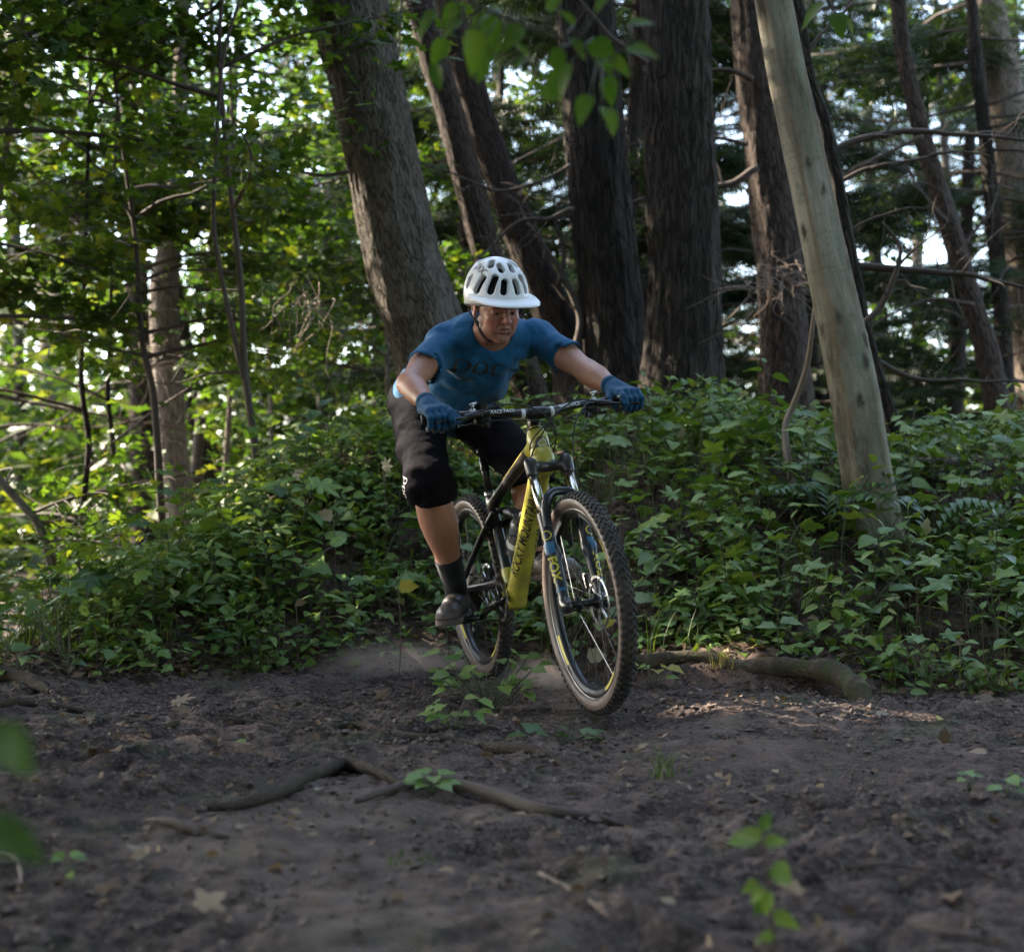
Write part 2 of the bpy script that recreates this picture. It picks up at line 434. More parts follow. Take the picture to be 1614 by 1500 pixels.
M = {}
M['soil'] = soil_mat()
M['crumb'] = plain('soil crumbs', (.085, .062, .052), .95, 0, .45, 30)
M['bark_big'] = bark_mat('furrowed grey bark', (.009, .007, .0055), (.135, .115, .095), 58, 8.0, .016, (.20, .19, .16), .35)
M['bark_dark'] = bark_mat('dark furrowed bark', (.006, .005, .004), (.050, .041, .034), 32, 3.4, .024)
M['bark_red'] = bark_mat('reddish scaly bark', (.010, .0078, .0065), (.074, .056, .046), 34, 6, .014)
M['bark_grey'] = bark_mat('grey thin bark', (.045, .036, .030), (.20, .165, .135), 34, 5, .008)
M['bark_thin'] = plain('twig bark', (.050, .036, .027), .9, 0, .4, 60, .4)
M['bark_dead'] = plain('dead wood', (.155, .112, .085), .9, 0, .4, 40, .4)
M['bark_pale'] = smooth_bark()
def root_mat(name, a, b, c3, moss):
    t = NT(name); p = t.n('NewGeometry').outputs['Position']
    f = t.noise(p, 22, 6, .7); c = t.ramp(f, [(.32, a), (.5, b), (.68, c3)])
    c = t.mix(t.ramp(t.noise(p, 9, 5, .7), [(.42, (0, 0, 0)), (.56, (.9,) * 3)]), c, (.050, .038, .030))
    c = t.mix(t.ramp(t.noise(t.vmul(p, (1, 1, 1.01)), 13, 5, .7), [(.48, (0, 0, 0)), (.60, (moss,) * 3)]), c, (.045, .056, .020))
    g = t.noise(p, 70, 5, .7)
    return t.princ(c, .93, 0, t.bump(t.math('ADD', f, t.math('MULTIPLY', g, .6)), .018, 1.0), **{'Specular IOR Level': .15})
M['root'] = root_mat('root bark', (.030, .022, .018), (.060, .046, .037), (.105, .082, .066), .2)
M['root_moss'] = root_mat('mossy root bark', (.040, .030, .022), (.085, .070, .050), (.15, .125, .09), .8)
M['maple'] = leaf_mat('maple leaves', [(0, (.022, .050, .010)), (.45, (.040, .082, .014)), (.8, (.062, .110, .018)), (1, (.115, .125, .020))], .52)
M['maple_mid'] = leaf_mat('broad green leaves', [(0, (.020, .052, .012)), (.6, (.040, .088, .020)), (1, (.075, .125, .026))], .48)
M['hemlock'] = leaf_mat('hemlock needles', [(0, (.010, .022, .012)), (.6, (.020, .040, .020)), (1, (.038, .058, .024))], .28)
M['far'] = leaf_mat('far leaves', [(0, (.024, .052, .016)), (.6, (.050, .085, .022)), (1, (.10, .120, .03))], .5)
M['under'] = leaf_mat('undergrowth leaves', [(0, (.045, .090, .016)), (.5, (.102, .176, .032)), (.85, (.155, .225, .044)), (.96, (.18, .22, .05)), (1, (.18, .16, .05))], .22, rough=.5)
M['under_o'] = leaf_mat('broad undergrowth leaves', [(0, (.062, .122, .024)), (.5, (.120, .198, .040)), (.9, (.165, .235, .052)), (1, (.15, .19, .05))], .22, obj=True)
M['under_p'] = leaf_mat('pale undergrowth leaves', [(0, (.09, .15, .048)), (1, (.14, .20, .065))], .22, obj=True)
M['dark_o'] = leaf_mat('dark glossy leaves', [(0, (.030, .075, .022)), (1, (.066, .125, .032))], .2, obj=True, rough=.35)
M['yellow'] = leaf_mat('yellowing leaf', [(0, (.30, .27, .05)), (1, (.42, .36, .09))], .4, obj=True)
M['cream'] = leaf_mat('bleached leaf', [(0, (.20, .165, .12)), (1, (.36, .32, .25))], .25, obj=True)
M['brown_leaf'] = leaf_mat('dead leaves', [(0, (.045, .028, .018)), (.5, (.095, .060, .038)), (.85, (.16, .105, .066)), (1, (.26, .20, .14))], .1, rough=.8)
M['brown_o'] = leaf_mat('dead oak leaf', [(0, (.08, .050, .030)), (.6, (.17, .11, .068)), (1, (.30, .22, .16))], .1, obj=True, rough=.8)
M['fore'] = leaf_mat('overhanging leaf', [(0, (.030, .072, .014)), (1, (.062, .120, .022))], .5, obj=True)
M['stem'] = plain('green stems', (.045, .055, .024), .7, 0, .4, 30)
M['dry_stem'] = plain('dry stems', (.085, .062, .042), .85, 0, .4, 30)
M['grass'] = leaf_mat('grass blades', [(0, (.035, .07, .016)), (.7, (.07, .11, .025)), (1, (.16, .16, .06))], .35)
M['straw'] = leaf_mat('straw tuft', [(0, (.22, .18, .07)), (1, (.38, .33, .16))], .3)
# ------------------------------------------------------------------ the ground
FX = [-9, -4, -2.6, -1.92, -1.08, -.6, -.1, .25, .5, .8, 1.15, 1.4, 1.9, 3, 9]
FY = [5.2, 5.6, 5.85, 6.05, 6.7, 6.95, 6.95, 6.6, 6.25, 6.10, 6.0, 5.75, 5.75, 5.7, 5.4]
HX = [-9, -3.4, -2.7, -2.25, -1.75, -1.25, -.7, 0, 1, 3, 9]
HH = [-.3, -.25, -.18, .04, .50, .90, 1.08, 1.03, .97, .98, 1.0]
def base_ground(x, y):
    ft = np.interp(x, FX, FY); H = np.interp(x, HX, HH)
    run = np.interp(x, [-3, -1.5, 0, 3], [2.2, 2.1, 2.5, 3.1])
    t = np.clip((y - ft) / run, 0, 1)
    s = .55 * t + .45 * t * t * (3 - 2 * t)
    crest = ft + run
    z = H * s
    back = smooth(-.9, -2.1, x + .05 * (y - 9)) * smooth(crest, crest + 2.6, y)
    z = z * (1 - back) - .25 * back
    z = z + .022 * np.maximum(y - crest, 0) * (1 - back) * smooth(70, 20, y)
    # small cut bank of bare soil under the root, hump where the rear wheel lands
    z = z + .095 * smooth(-.16, -.02, y - ft) * smooth(.3, .55, x) * smooth(1.42, 1.2, x)
    z = z - .05 * np.exp(-(((x + .2) / .45) ** 2 + ((y - 5.35) / .26) ** 2))
    z = z + .085 * np.exp(-(((x + .05) / .26) ** 2 + ((y - 6.02) / .16) ** 2))
    z = z + .03 * np.exp(-(((x + .5) / .5) ** 2 + ((y - 5.2) / .35) ** 2))
    return z
def ground(x, y):
    x = np.asarray(x, float); y = np.asarray(y, float)
    P = np.stack([x, y, np.zeros_like(x)], -1)
    z = base_ground(x, y)
    near = smooth(16, 8, y)
    z = z + .035 * fbm(P * 1.1, 3, 3) + near * (.016 * fbm(P * 4.5, 3, 9))
    return z
def fine(x, y):
    P = np.stack([x, y, np.zeros_like(x)], -1)
    r = fbm(P * np.array([16., 22, 1]), 4, 21, .6)
    m = .5 + .5 * np.clip(vnoise(P * 1.3, 5) * 1.6, -1, 1)
    return .0150 * r * (.40 + .9 * m) + .016 * np.maximum(vnoise(P * 26, 31) - .2, 0) - .012 * np.maximum(vnoise(P * 11 + 4, 37) - .35, 0)

def axis_pts(segs):
    r = []
    for a, b, n in segs: r += list(np.linspace(a, b, n, endpoint=False))
    return np.array(r + [segs[-1][1]])
gx = axis_pts([(-90, -20, 12), (-20, -6, 20), (-6, -2.6, 40), (-2.6, 2.6, 265), (2.6, 6, 40), (6, 20, 20), (20, 90, 12)])
gy = axis_pts([(-30, -2, 10), (-2, 1.7, 20), (1.7, 4.2, 150), (4.2, 7.4, 215), (7.4, 11, 50), (11, 30, 40), (30, 140, 22)])
X, Y = np.meshgrid(gx, gy, indexing='ij'); nx, ny = X.shape
track = np.exp(-((X + .30 + .10 * (Y - 3) + .10 * np.sin(Y * 2.1)) / .30) ** 2) * smooth(5.0, 3.6, Y) + .55 * np.exp(-((X - .75) / .5) ** 2) * np.exp(-((Y - 4.4) / .5) ** 2)
track = np.clip(track * (.8 + .5 * fbm(np.stack([X * 3, Y * 3, X * 0], -1), 3, 91)), 0, 1)
Z = ground(X, Y) + fine(X, Y) * smooth(9, 7, Y) * (1 - .65 * track)
i = np.arange(nx - 1)[:, None] * ny; j = np.arange(ny - 1)[None]
F = np.stack([i + j, i + ny + j, i + ny + j + 1, i + j + 1], -1).reshape(-1, 4)
ft = np.interp(X, FX, FY)
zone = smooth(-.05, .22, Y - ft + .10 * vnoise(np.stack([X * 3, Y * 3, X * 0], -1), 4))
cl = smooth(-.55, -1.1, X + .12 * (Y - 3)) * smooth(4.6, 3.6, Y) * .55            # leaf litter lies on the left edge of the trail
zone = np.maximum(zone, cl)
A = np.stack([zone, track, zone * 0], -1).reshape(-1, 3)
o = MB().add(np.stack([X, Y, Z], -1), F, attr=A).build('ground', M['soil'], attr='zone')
tag(o, 'bare brown dirt trail rising into a wooded bank', kind='structure')

def gz(x, y): return float(ground(np.array([x]), np.array([y]))[0])
def on_ground(px, py, lo=1.8, hi=14):
    """world point where the line of sight of a photo pixel meets the ground"""
    ys = np.linspace(lo, hi, 900); P = np.array([at(px, py, q) for q in (0, 1)]) if 0 else None
    pts = np.stack([at(px, py, q) for q in ys]); d = pts[:, 2] - ground(pts[:, 0], pts[:, 1])
    k = np.argmax(d < 0); k = k if d[k] < 0 else len(ys) - 1
    return np.array([pts[k, 0], pts[k, 1], gz(pts[k, 0], pts[k, 1])])

# crumbs of soil and small dead leaves, too many to count
n = 34000
x = RNG.uniform(-2.4, 2.4, n); y = 1.7 + (RNG.random(n) ** .8) * 5.6
k = y < np.interp(x, FX, FY) + .25; x, y = x[k], y[k]; n = len(x)
k = vnoise(np.stack([x * 1.8, y * 2.4, x * 0], -1), 77) + RNG.normal(0, .3, n) > -.1; x, y = x[k], y[k]; n = len(x)
z = ground(x, y) + fine(x, y)
s = np.exp(RNG.normal(math.log(.0045), .55, n)).clip(.0018, .013)
OV = np.array([[1, 0, 0], [-1, .1, 0], [.1, 1, .2], [0, -1, -.1], [.1, 0, .8], [0, 0, -.8]], float)
OF = np.array([[0, 2, 4], [2, 1, 4], [1, 3, 4], [3, 0, 4], [2, 0, 5], [1, 2, 5], [3, 1, 5], [0, 3, 5]])
ang = RNG.uniform(0, 6.28, n); c_, s_ = np.cos(ang), np.sin(ang); z0 = np.zeros(n)
R = np.stack([np.stack([c_, -s_, z0], -1), np.stack([s_, c_, z0], -1), np.stack([z0, z0, z0 + 1], -1)], 1)
R = R * (s[:, None] * RNG.uniform(.6, 1.5, (n, 3)))[:, None, :]
V, F = scatter(OV, OF, R, np.stack([x, y, z + s * .25], -1))
tag(MB().add(V, F).build('soil_crumbs', M['crumb'], smooth_=False), kind='stuff')

# leaf templates (flat in xy, length along +y, stalk at the origin)
def leaf_ovate(w=.36, rows=5, serr=.12, droop=.25, fold=.22):
    t = np.linspace(0, 1, rows + 1)[1:-1]
    V = [[0, 0, 0]]
    for i, q in enumerate(t):
        ww = w * (math.sin(math.pi * q ** .72) ** .85) * (1 + serr * (-1) ** i)
        zz = -droop * q * q
        V += [[-ww, q - .03, zz + fold * ww], [0, q, zz], [ww, q - .03, zz + fold * ww]]
    V.append([0, 1, -droop]); m = len(t); F = [[0, 2, 1], [0, 3, 2]]
    for i in range(m - 1):
        a = 1 + 3 * i; b = a + 3
        F += [[a, a + 1, b + 1], [a, b + 1, b], [a + 1, a + 2, b + 2], [a + 1, b + 2, b + 1]]
    a = 1 + 3 * (m - 1); e = len(V) - 1
    F += [[a, a + 1, e], [a + 1, a + 2, e]]
    return np.array(V), np.array(F)
def leaf_lobed(lobes=5, depth=.5, droop=.2, span=150, fine_=True):
    """maple-like outline: toothed lobes fan out from the stalk"""
    ctr = np.array([0, .34, .03]); pts = []
    for i in range(lobes):
        a = math.radians(-span + 2 * span * i / (lobes - 1)); r = .66 - .26 * abs(i - (lobes - 1) / 2) / ((lobes - 1) / 2)
        da = math.radians(2 * span / (lobes - 1))
        if i: pts.append((a - da / 2, r * depth))
        if fine_: pts += [(a - da * .30, r * .66), (a - da * .23, r * .64), (a - da * .15, r * .84), (a - da * .10, r * .82), (a, r), (a + da * .10, r * .82), (a + da * .15, r * .84), (a + da * .23, r * .64), (a + da * .30, r * .66)]
        else: pts += [(a, r)] if i in (0, lobes - 1) else [(a - da * .13, r * .88), (a + da * .13, r * .88)] if lobes > 3 and i != lobes // 2 else [(a - da * .2, r * .74), (a, r), (a + da * .2, r * .74)]
    V = [ctr] + [[ctr[0] + r * math.sin(a), ctr[1] + r * math.cos(a), .03 - droop * r * r * 1.6 + .05 * math.cos(a * lobes)] for a, r in pts] + [[0, 0, 0]]
    n = len(V); F = [[0, i + 1, i] for i in range(1, n - 1)] + [[0, 1, n - 1]]
    return np.array(V), np.array(F)
LO = leaf_ovate(); LOW = leaf_ovate(.42, 5, .16, .35, .25); LN = leaf_ovate(.17, 5, .0, .5, .2)
LL = leaf_lobed(fine_=False); L3 = leaf_lobed(3, .62, .25, 80, False); L7 = leaf_lobed(7, .36, .18, 140)
LD = (np.array([[0, 0, 0], [-.32, .45, .05], [0, .5, -.04], [.32, .45, .05], [0, 1, -.12]]), np.array([[0, 2, 1], [0, 3, 2], [1, 2, 4], [2, 3, 4]]))
LQ = (np.array([[0, 0, 0], [-.36, .5, 0], [.36, .5, 0], [0, 1, -.1]]), np.array([[0, 2, 1], [1, 2, 3]]))
# a flat spray of needles
sv, sf = [], []
for q in np.linspace(.05, .95, 7):
    for sgn in (-1, 1):
        L = .36 * (1 - q * .75); b = len(sv)
        sv += [[0, q - .042, 0], [0, q + .048, 0], [sgn * L, q + L * .55, -.06 - .1 * q]]; sf.append([b, b + 1, b + 2] if sgn < 0 else [b + 1, b, b + 2])
SPRAY = (np.array(sv), np.array(sf))

def put_leaves(tpl, pos, dirv, nrm, size):
    R = rot_from(dirv, nrm) * np.asarray(size)[:, None, None]
    return scatter(tpl[0], tpl[1], R, pos)
def rnd_dirs(n, down=.25, flat=1.0):
    a = RNG.uniform(0, 2 * math.pi, n)
    return np.stack([np.cos(a), np.sin(a), RNG.normal(-down, .25, n) * flat], -1)
# ------------------------------------------------------------------ trees
def trunk_mesh(P, r, n, m, amp=0.0, flare=.0, seed=0, lump=.03, knots=()):
    Q = catmull(np.column_stack([P, r]), m); C, R = Q[:, :3], Q[:, 3]
    T, N, B = frames(C, (0, 1, 0))
    L = np.concatenate([[0], np.cumsum(np.linalg.norm(np.diff(C, axis=0), axis=1))])
    a = np.linspace(0, 2 * math.pi, n, endpoint=False)
    rb = R.max()
    tc = np.stack([np.cos(a)[None] * rb + 0 * L[:, None], np.sin(a)[None] * rb + 0 * L[:, None], L[:, None] + 0 * a[None]], -1) + seed * 3.7
    rr = R[:, None] * (1 + lump * fbm(tc * np.array([3., 3, .8]), 3, seed))
    if flare:
        fl = np.exp(-np.maximum(L[:, None] - .15, 0) / (rb * 1.1))
        rr = rr * (1 + flare * fl * (.55 + .45 * np.cos(5 * a[None] + seed + .8 * np.sin(a[None] * 2))))
    if amp:
        q = tc * np.array([15., 15, 1.9]); q[..., :2] += .5 * fbm(tc * 4, 2, seed + 5)[..., None]
        rdg = 1 - np.abs(vnoise(q, seed + 11)) * 2.2
        rr = rr + amp * (np.clip(rdg, -.6, 1) + .5 * vnoise(tc * np.array([40., 40, 9]), seed + 3))
    for (kl, ka, ks, kh) in knots:
        d2 = ((L[:, None] - kl) / ks) ** 2 + ((np.angle(np.exp(1j * (a[None] - ka))) * R[:, None]) / ks) ** 2
        rr = rr + kh * (np.exp(-d2) - .9 * np.exp(-d2 * 7))
    V = C[:, None] + rr[..., None] * (np.cos(a)[None, :, None] * N[:, None] + np.sin(a)[None, :, None] * B[:, None])
    i = np.arange(m - 1)[:, None] * n; j = np.arange(n)[None]; j2 = (j + 1) % n
    F = np.stack([i + j, i + j2, i + n + j2, i + n + j], -1).reshape(-1, 4)
    return V.reshape(-1, 3), F, tc.reshape(-1, 3)

def px_line(pts, Y):
    """centre line and radii from (px, py, width) rows at depth Y (scalar, or one per row)"""
    Y = np.broadcast_to(np.asarray(Y, float), (len(pts),))
    P = np.stack([at(p[0], p[1], y) for p, y in zip(pts, Y)])
    return P, np.array([p[2] / 2 / FPX * y for p, y in zip(pts, Y)])

def tree_from_px(name, label, cat, pts, Y, mat, n=40, m=90, top=9.0, amp=0, flare=.0, seed=0, lump=.03, group=None, knots=(), root_z=None):
    P, r = px_line(pts, Y)
    if P[0, 2] > P[-1, 2]: P, r = P[::-1], r[::-1]
    g = gz(P[0, 0], P[0, 1]) if root_z is None else root_z
    d = P[1] - P[0]; d = d / np.linalg.norm(d)
    if P[0, 2] > g - .1:
        ext = P[0] - d * ((P[0, 2] - g + .15) / max(d[2], .3)); P = np.vstack([ext, P]); r = np.concatenate([[r[0] * 1.05], r])
    d = P[-1] - P[-2]; d = d / np.linalg.norm(d)
    if P[-1, 2] < top:
        k = 2
        for q in range(1, k + 1):
            e = P[-1] + (d + np.array([0, 0, .15])) * ((top - P[-1, 2]) / (k - q + 1) / max(d[2], .4))
            P = np.vstack([P, e]); r = np.concatenate([r, [r[-1] * .78]])
    base = np.array([P[0, 0], P[0, 1], gz(P[0, 0], P[0, 1])])
    t = thing(name, label, cat, base, group)
    V, F, tc = trunk_mesh(P, r, n, m, amp, flare, seed, lump, knots)
    MB().add(V, F, attr=tc).build('trunk', mat, t, attr='tc', off=base)
    t['_b'] = list(base)
    return t, P, r

def crown_on(t, mb, mat, name='crown'):
    o = mb.build(name, mat, t, off=np.array(t['_b']), smooth_=False); o['kind'] = 'stuff'; return o

def limb(mb, p0, p1, r0, r1, sag=.0, wig=.06, k=7, n=5, seed=0):
    p0 = np.asarray(p0, float); p1 = np.asarray(p1, float); L = np.linalg.norm(p1 - p0)
    t = np.linspace(0, 1, k)[:, None]; C = p0 + (p1 - p0) * t
    w = np.stack([vnoise(np.stack([t[:, 0] * 2.5 + seed * 7.1, 0 * t[:, 0] + c * 9.3, 0 * t[:, 0]], -1), seed) for c in range(3)], -1)
    C = C + w * (wig * L) * np.sin(t * math.pi) ** .6; C[:, 2] -= sag * L * (t[:, 0] ** 2)
    rr = r0 + (r1 - r0) * t[:, 0]
    Q = catmull(np.column_stack([C, rr]), k * 2)
    V, fs = tube(Q[:, :3], Q[:, 3], n)
    mb.add(V, fs); return Q[:, :3]

def maple_crown(t, trunk_pts, zr, reach, nb, nleaf, size, tpl, mat, seed=0, rise=.25, keep=None, centre=None, twig=.007, name='crown', spread=.16, ks=5):
    """side branches from the trunk, leaves held flat along them and their twigs"""
    rg = np.random.default_rng(seed); br = MB(); lv = MB(); P = np.asarray(trunk_pts)
    pos, dr = [], []
    for b in range(nb):
        z = rg.uniform(*zr); k = np.interp(z, P[:, 2], np.arange(len(P))); i = int(min(k, len(P) - 2)); p0 = P[i] + (P[i + 1] - P[i]) * (k - i)
        a = rg.uniform(0, 6.28); L = reach * rg.uniform(.55, 1.1)
        d = np.array([math.cos(a), math.sin(a), rise + rg.normal(0, .18)])
        C = limb(br, p0, p0 + d * L, twig * (1 + L * .8), twig * .4, .12, .07, 7, 4, seed * 31 + b)
        for q in range(rg.integers(4, 7)):
            s0 = C[rg.integers(len(C) // 4, len(C) - 1)]; a2 = a + rg.normal(0, .9)
            d2 = np.array([math.cos(a2), math.sin(a2), rg.normal(.02, .2)]); L2 = L * rg.uniform(.25, .55)
            C2 = limb(br, s0, s0 + d2 * L2, twig * .55, twig * .25, .15, .08, ks, 3, seed * 57 + b * 7 + q)
            m = max(3, int(nleaf * 2.2 / nb / 5.5)); kk = rg.integers(1, len(C2), m)
            pos.append(C2[kk] + rg.normal(0, spread, (m, 3)) * np.array([1, 1, .45])); dr.append(np.tile(d2, (m, 1)))
    pos = np.concatenate(pos); dr = np.concatenate(dr)
    if keep is not None: k = keep(pos); pos, dr = pos[k], dr[k]
    n = len(pos); dr = dr * .5 + rnd_dirs(n, .35); nr = np.array([0, 0, 1.]) + rg.normal(0, .45, (n, 3))
    V, F = put_leaves(tpl, pos, dr, nr, size * rg.uniform(.6, 1.25, n)); lv.add(V, F)
    o = br.build('branches', M['bark_thin'], t, off=np.array(t['_b'])); o['kind'] = 'stuff'
    crown_on(t, lv, mat, name)

def hemlock_crown(t, trunk_pts, zr, reach, nb, nspray, size, seed=0, droop=.18, twig=.012, azr=(0, 6.28), mat='hemlock', clear=.25, k_up=.06):
    rg = np.random.default_rng(seed); br = MB(); lv = MB(); P = np.asarray(trunk_pts); pos, dr, sc = [], [], []
    for b in range(nb):
        z = rg.uniform(*zr); k = np.interp(z, P[:, 2], np.arange(len(P))); i = int(min(k, len(P) - 2)); p0 = P[i] + (P[i + 1] - P[i]) * (k - i)
        a = rg.uniform(*azr); L = reach * rg.uniform(.6, 1.1)
        d = np.array([math.cos(a), math.sin(a), k_up + rg.normal(0, .10)])
        C = limb(br, p0, p0 + d * L, twig * (1 + L * .4), twig * .3, droop, .05, 6, 3, seed * 13 + b)
        m = max(6, int(nspray * 2.15 / nb)); q = rg.uniform(clear, 1, m); kk = (q * (len(C) - 1)).astype(int)
        side = np.cross(d, [0, 0, 1.]); side /= np.linalg.norm(side)
        w = rg.normal(0, 1, m) * (1.05 - q * .8) * L * .22
        p = C[kk] + side * w[:, None]; p[:, 2] += -np.abs(w) * .22 + rg.normal(0, .05, m)
        pos.append(p); dr.append(d[None] * .7 + side[None] * np.sign(w)[:, None] * rg.uniform(.3, 1.1, m)[:, None] + np.array([0, 0, -.25]))
        for s2 in range(4):
            i0 = rg.integers(len(C) // 4, len(C) - 2); sg = rg.choice([-1, 1])
            limb(br, C[i0], C[i0] + (d * .5 + side * sg * .7 + np.array([0, 0, -.15])) * L * rg.uniform(.2, .42), twig * .4, twig * .12, .1, .07, 5, 3, seed * 91 + b * 5 + s2)
    pos = np.concatenate(pos); dr = np.concatenate(dr); n = len(pos)
    V, F = put_leaves(SPRAY, pos, dr, np.array([0, 0, 1.]) + rg.normal(0, .3, (n, 3)), size * rg.uniform(.6, 1.3, n)); lv.add(V, F)
    o = br.build('branches', M['bark_thin'], t, off=np.array(t['_b'])); o['kind'] = 'stuff'
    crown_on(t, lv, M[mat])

# big trunks -------------------------------------------------------------------
T1, P1, r1 = tree_from_px('hardwood_tree', 'thick leaning grey trunk directly behind the rider', 'tree',
    [(700, 640, 138), (684, 560, 128), (648, 450, 121), (632, 400, 119), (602, 250, 116), (572, 100, 117), (550, 0, 120)], 10.4, M['bark_big'], 150, 290, 10, .007, .25, 1)
T3, P3, r3 = tree_from_px('hardwood_tree', 'broad brown trunk just left of the thickest upright trunk', 'tree',
    [(985, 640, 128), (972, 550, 104), (955, 400, 97), (941, 250, 94), (930, 100, 90), (922, 0, 90)], 12.0, M['bark_dark'], 100, 190, 11, .013, .3, 3)
T4, P4, r4 = tree_from_px('hardwood_tree', 'thickest upright furrowed trunk right of the rider, flaring at its base', 'tree',
    [(1076, 650, 138), (1076, 600, 126), (1078, 500, 114), (1077, 400, 114), (1070, 200, 107), (1064, 0, 104)], 11.4, M['bark_dark'], 110, 210, 11, .014, .22, 4)
T5, P5, r5 = tree_from_px('hemlock_tree', 'dark scaly trunk standing behind the pale smooth trunk', 'tree',
    [(1246, 650, 78), (1236, 520, 72), (1222, 350, 72), (1204, 200, 70), (1186, 0, 68)], 12.8, M['bark_red'], 80, 150, 11, .010, .15, 5)
kn = []
PT6 = [(1384, 868, 88), (1377, 803, 80), (1362, 721, 79), (1343, 600, 77), (1295, 373, 67), (1256, 187, 63), (1219, 0, 59)]
Y6 = float(on_ground(1384, 842, 5.9, 9)[1])
T6, P6, r6 = tree_from_px('smooth_barked_tree', 'pale smooth leaning trunk rooted in the bank at right', 'tree', PT6, Y6, M['bark_pale'], 72, 300, 7.5, 0, .32, 6, .03,
    knots=[(2.05, -1.75, .028, .010), (2.13, -1.2, .030, .009), (1.70, -1.5, .016, .006), (1.72, -1.1, .018, .006), (1.05, -1.7, .013, .005), (.95, -.9, .014, .005), (.55, -1.2, .014, .005), (2.55, -1.6, .02, .006), (1.45, -1.9, .012, .004)])
T7, P7, r7 = tree_from_px('hemlock_tree', 'slender dark trunk hugging the right side of the pale trunk', 'tree',
    [(1400, 650, 26), (1366, 540, 25), (1338, 397, 24), (1300, 200, 24), (1272, 117, 22), (1254, 0, 22)], 9.3, M['bark_dark'], 40, 120, 9, .004, .1, 7)
T2, P2, r2 = tree_from_px('hardwood_tree', 'slim reddish trunk showing just above the white helmet', 'tree',
    [(830, 600, 52), (798, 500, 50), (768, 400, 47), (742, 300, 46), (702, 150, 44), (660, 0, 44)], 13.2, M['bark_red'], 70, 160, 11, .006, .2, 12)
T2b, P2b, r2b = tree_from_px('hardwood_tree', 'slim trunk leaning right behind the rider, flared at its mossy base', 'tree',
    [(925, 645, 110), (905, 590, 70), (885, 530, 60), (845, 430, 56), (803, 320, 52), (768, 220, 46), (730, 90, 42), (705, 0, 40)], 12.2, M['bark_red'], 80, 170, 11, .007, .3, 13)
T8, P8, r8 = tree_from_px('hemlock_tree', 'thin crooked trunk leaning among the dead branches at right', 'tree',
    [(1575, 660, 40), (1556, 560, 37), (1530, 470, 33), (1492, 340, 32), (1450, 200, 28), (1425, 90, 26), (1415, 0, 24)], 13.5, M['bark_red'], 60, 140, 11, .006, .1, 8, .08)
T9, P9, r9 = tree_from_px('hardwood_tree', 'hazy pale trunk in the upper right corner of the woods', 'tree',
    [(1640, 640, 70), (1620, 420, 66), (1600, 240, 60), (1572, 90, 52), (1555, 0, 50)], 17.5, M['bark_grey'], 50, 80, 12, .008, .1, 9)
T10, P10, r10 = tree_from_px('hardwood_tree', 'grey trunk behind the maple leaves, right of the darker slim one at left', 'tree',
    [(278, 760, 50), (270, 700, 48), (262, 560, 46), (258, 470, 45), (268, 380, 36), (281, 250, 26), (287, 60, 22)], 15.5, M['bark_grey'], 60, 130, 9, .006, .1, 10, .05)
T11, P11, r11 = tree_from_px('hardwood_tree', 'darker slim trunk half hidden by maple leaves at upper left', 'tree',
    [(225, 760, 40), (222, 600, 38), (216, 450, 34), (210, 300, 32), (202, 130, 28), (200, 0, 26)], 18.5, M['bark_red'], 40, 90, 10, .006, .1, 11, .05)
T12, P12, r12 = tree_from_px('hemlock_tree', 'dark leaning trunk seen against bright sky above the left bank', 'tree',
    [(330, 730, 40), (318, 680, 36), (300, 600, 34), (280, 500, 32), (250, 300, 30), (225, 0, 26)], 19, M['bark_dark'], 40, 90, 9, .006, .1, 14, .05)

# crowns above the frame carry the shade; gaps cut in them light chosen spots
LIT = [(60, 330, 18, 1.3), (130, 850, 12, 1.7), (220, 780, 14, 1.7), (40, 890, 10.5, 1.3), (60, 680, 16, 1.8), (480, 470, 9.6, .35), (575, 420, 10.2, .25), (780, 380, 13.0, .5), (860, 480, 12, .35), (1490, 360, 13.4, .5), (1540, 590, 13.4, .35), (1225, 430, 11.9, .4), (330, 250, 15, .9), (1460, 650, 9.3, .18), (420, 640, 9.0, .3), (1080, 660, 9.2, .25), (1030, 640, 9.3, .2),
    # (px, py, depth, radius, chance kept) spots that the sun reaches
    (1300, 1140, 5.15, .30), (1460, 1150, 5.2, .32), (1560, 1148, 5.25, .2), (1130, 1045, 6.1, .20), (1240, 1045, 6.1, .18), (640, 1040, 6.9, .13),
    (630, 575, 6.1, .17), (655, 840, 6.2, .16), (760, 800, 6.5, .10), (200, 860, 9, .5), (420, 760, 8.5, .3), (560, 900, 7.4, .18), (670, 530, 6.2, .18), (790, 420, 5.9, .10)]
LP = np.array([at(a, b, c) for a, b, c, _ in LIT]); LR = np.array([q[3] for q in LIT])
def sun_gap(extra=1.0):
    def keep(pos):
        ok = np.ones(len(pos), bool)
        for c, r in zip(LP, LR):
            d = pos - c; s = d @ SDIR; perp = np.linalg.norm(d - s[:, None] * SDIR, axis=1)
            ok &= ~((perp < r * extra) & (s > .6))
        h = np.abs(pos[:, 0] + .2150 * pos[:, 1]) < .019 * pos[:, 1]; el = (pos[:, 2] - CAMZ) / np.maximum(pos[:, 1], .1)     # a loose gap between saplings, the grey trunk shows in it
        ok &= ~(h & (el < .17) & (el > .0) & (pos[:, 1] < 15.3) & (vnoise(pos * 9, 12) > -.55))
        return ok
    return keep
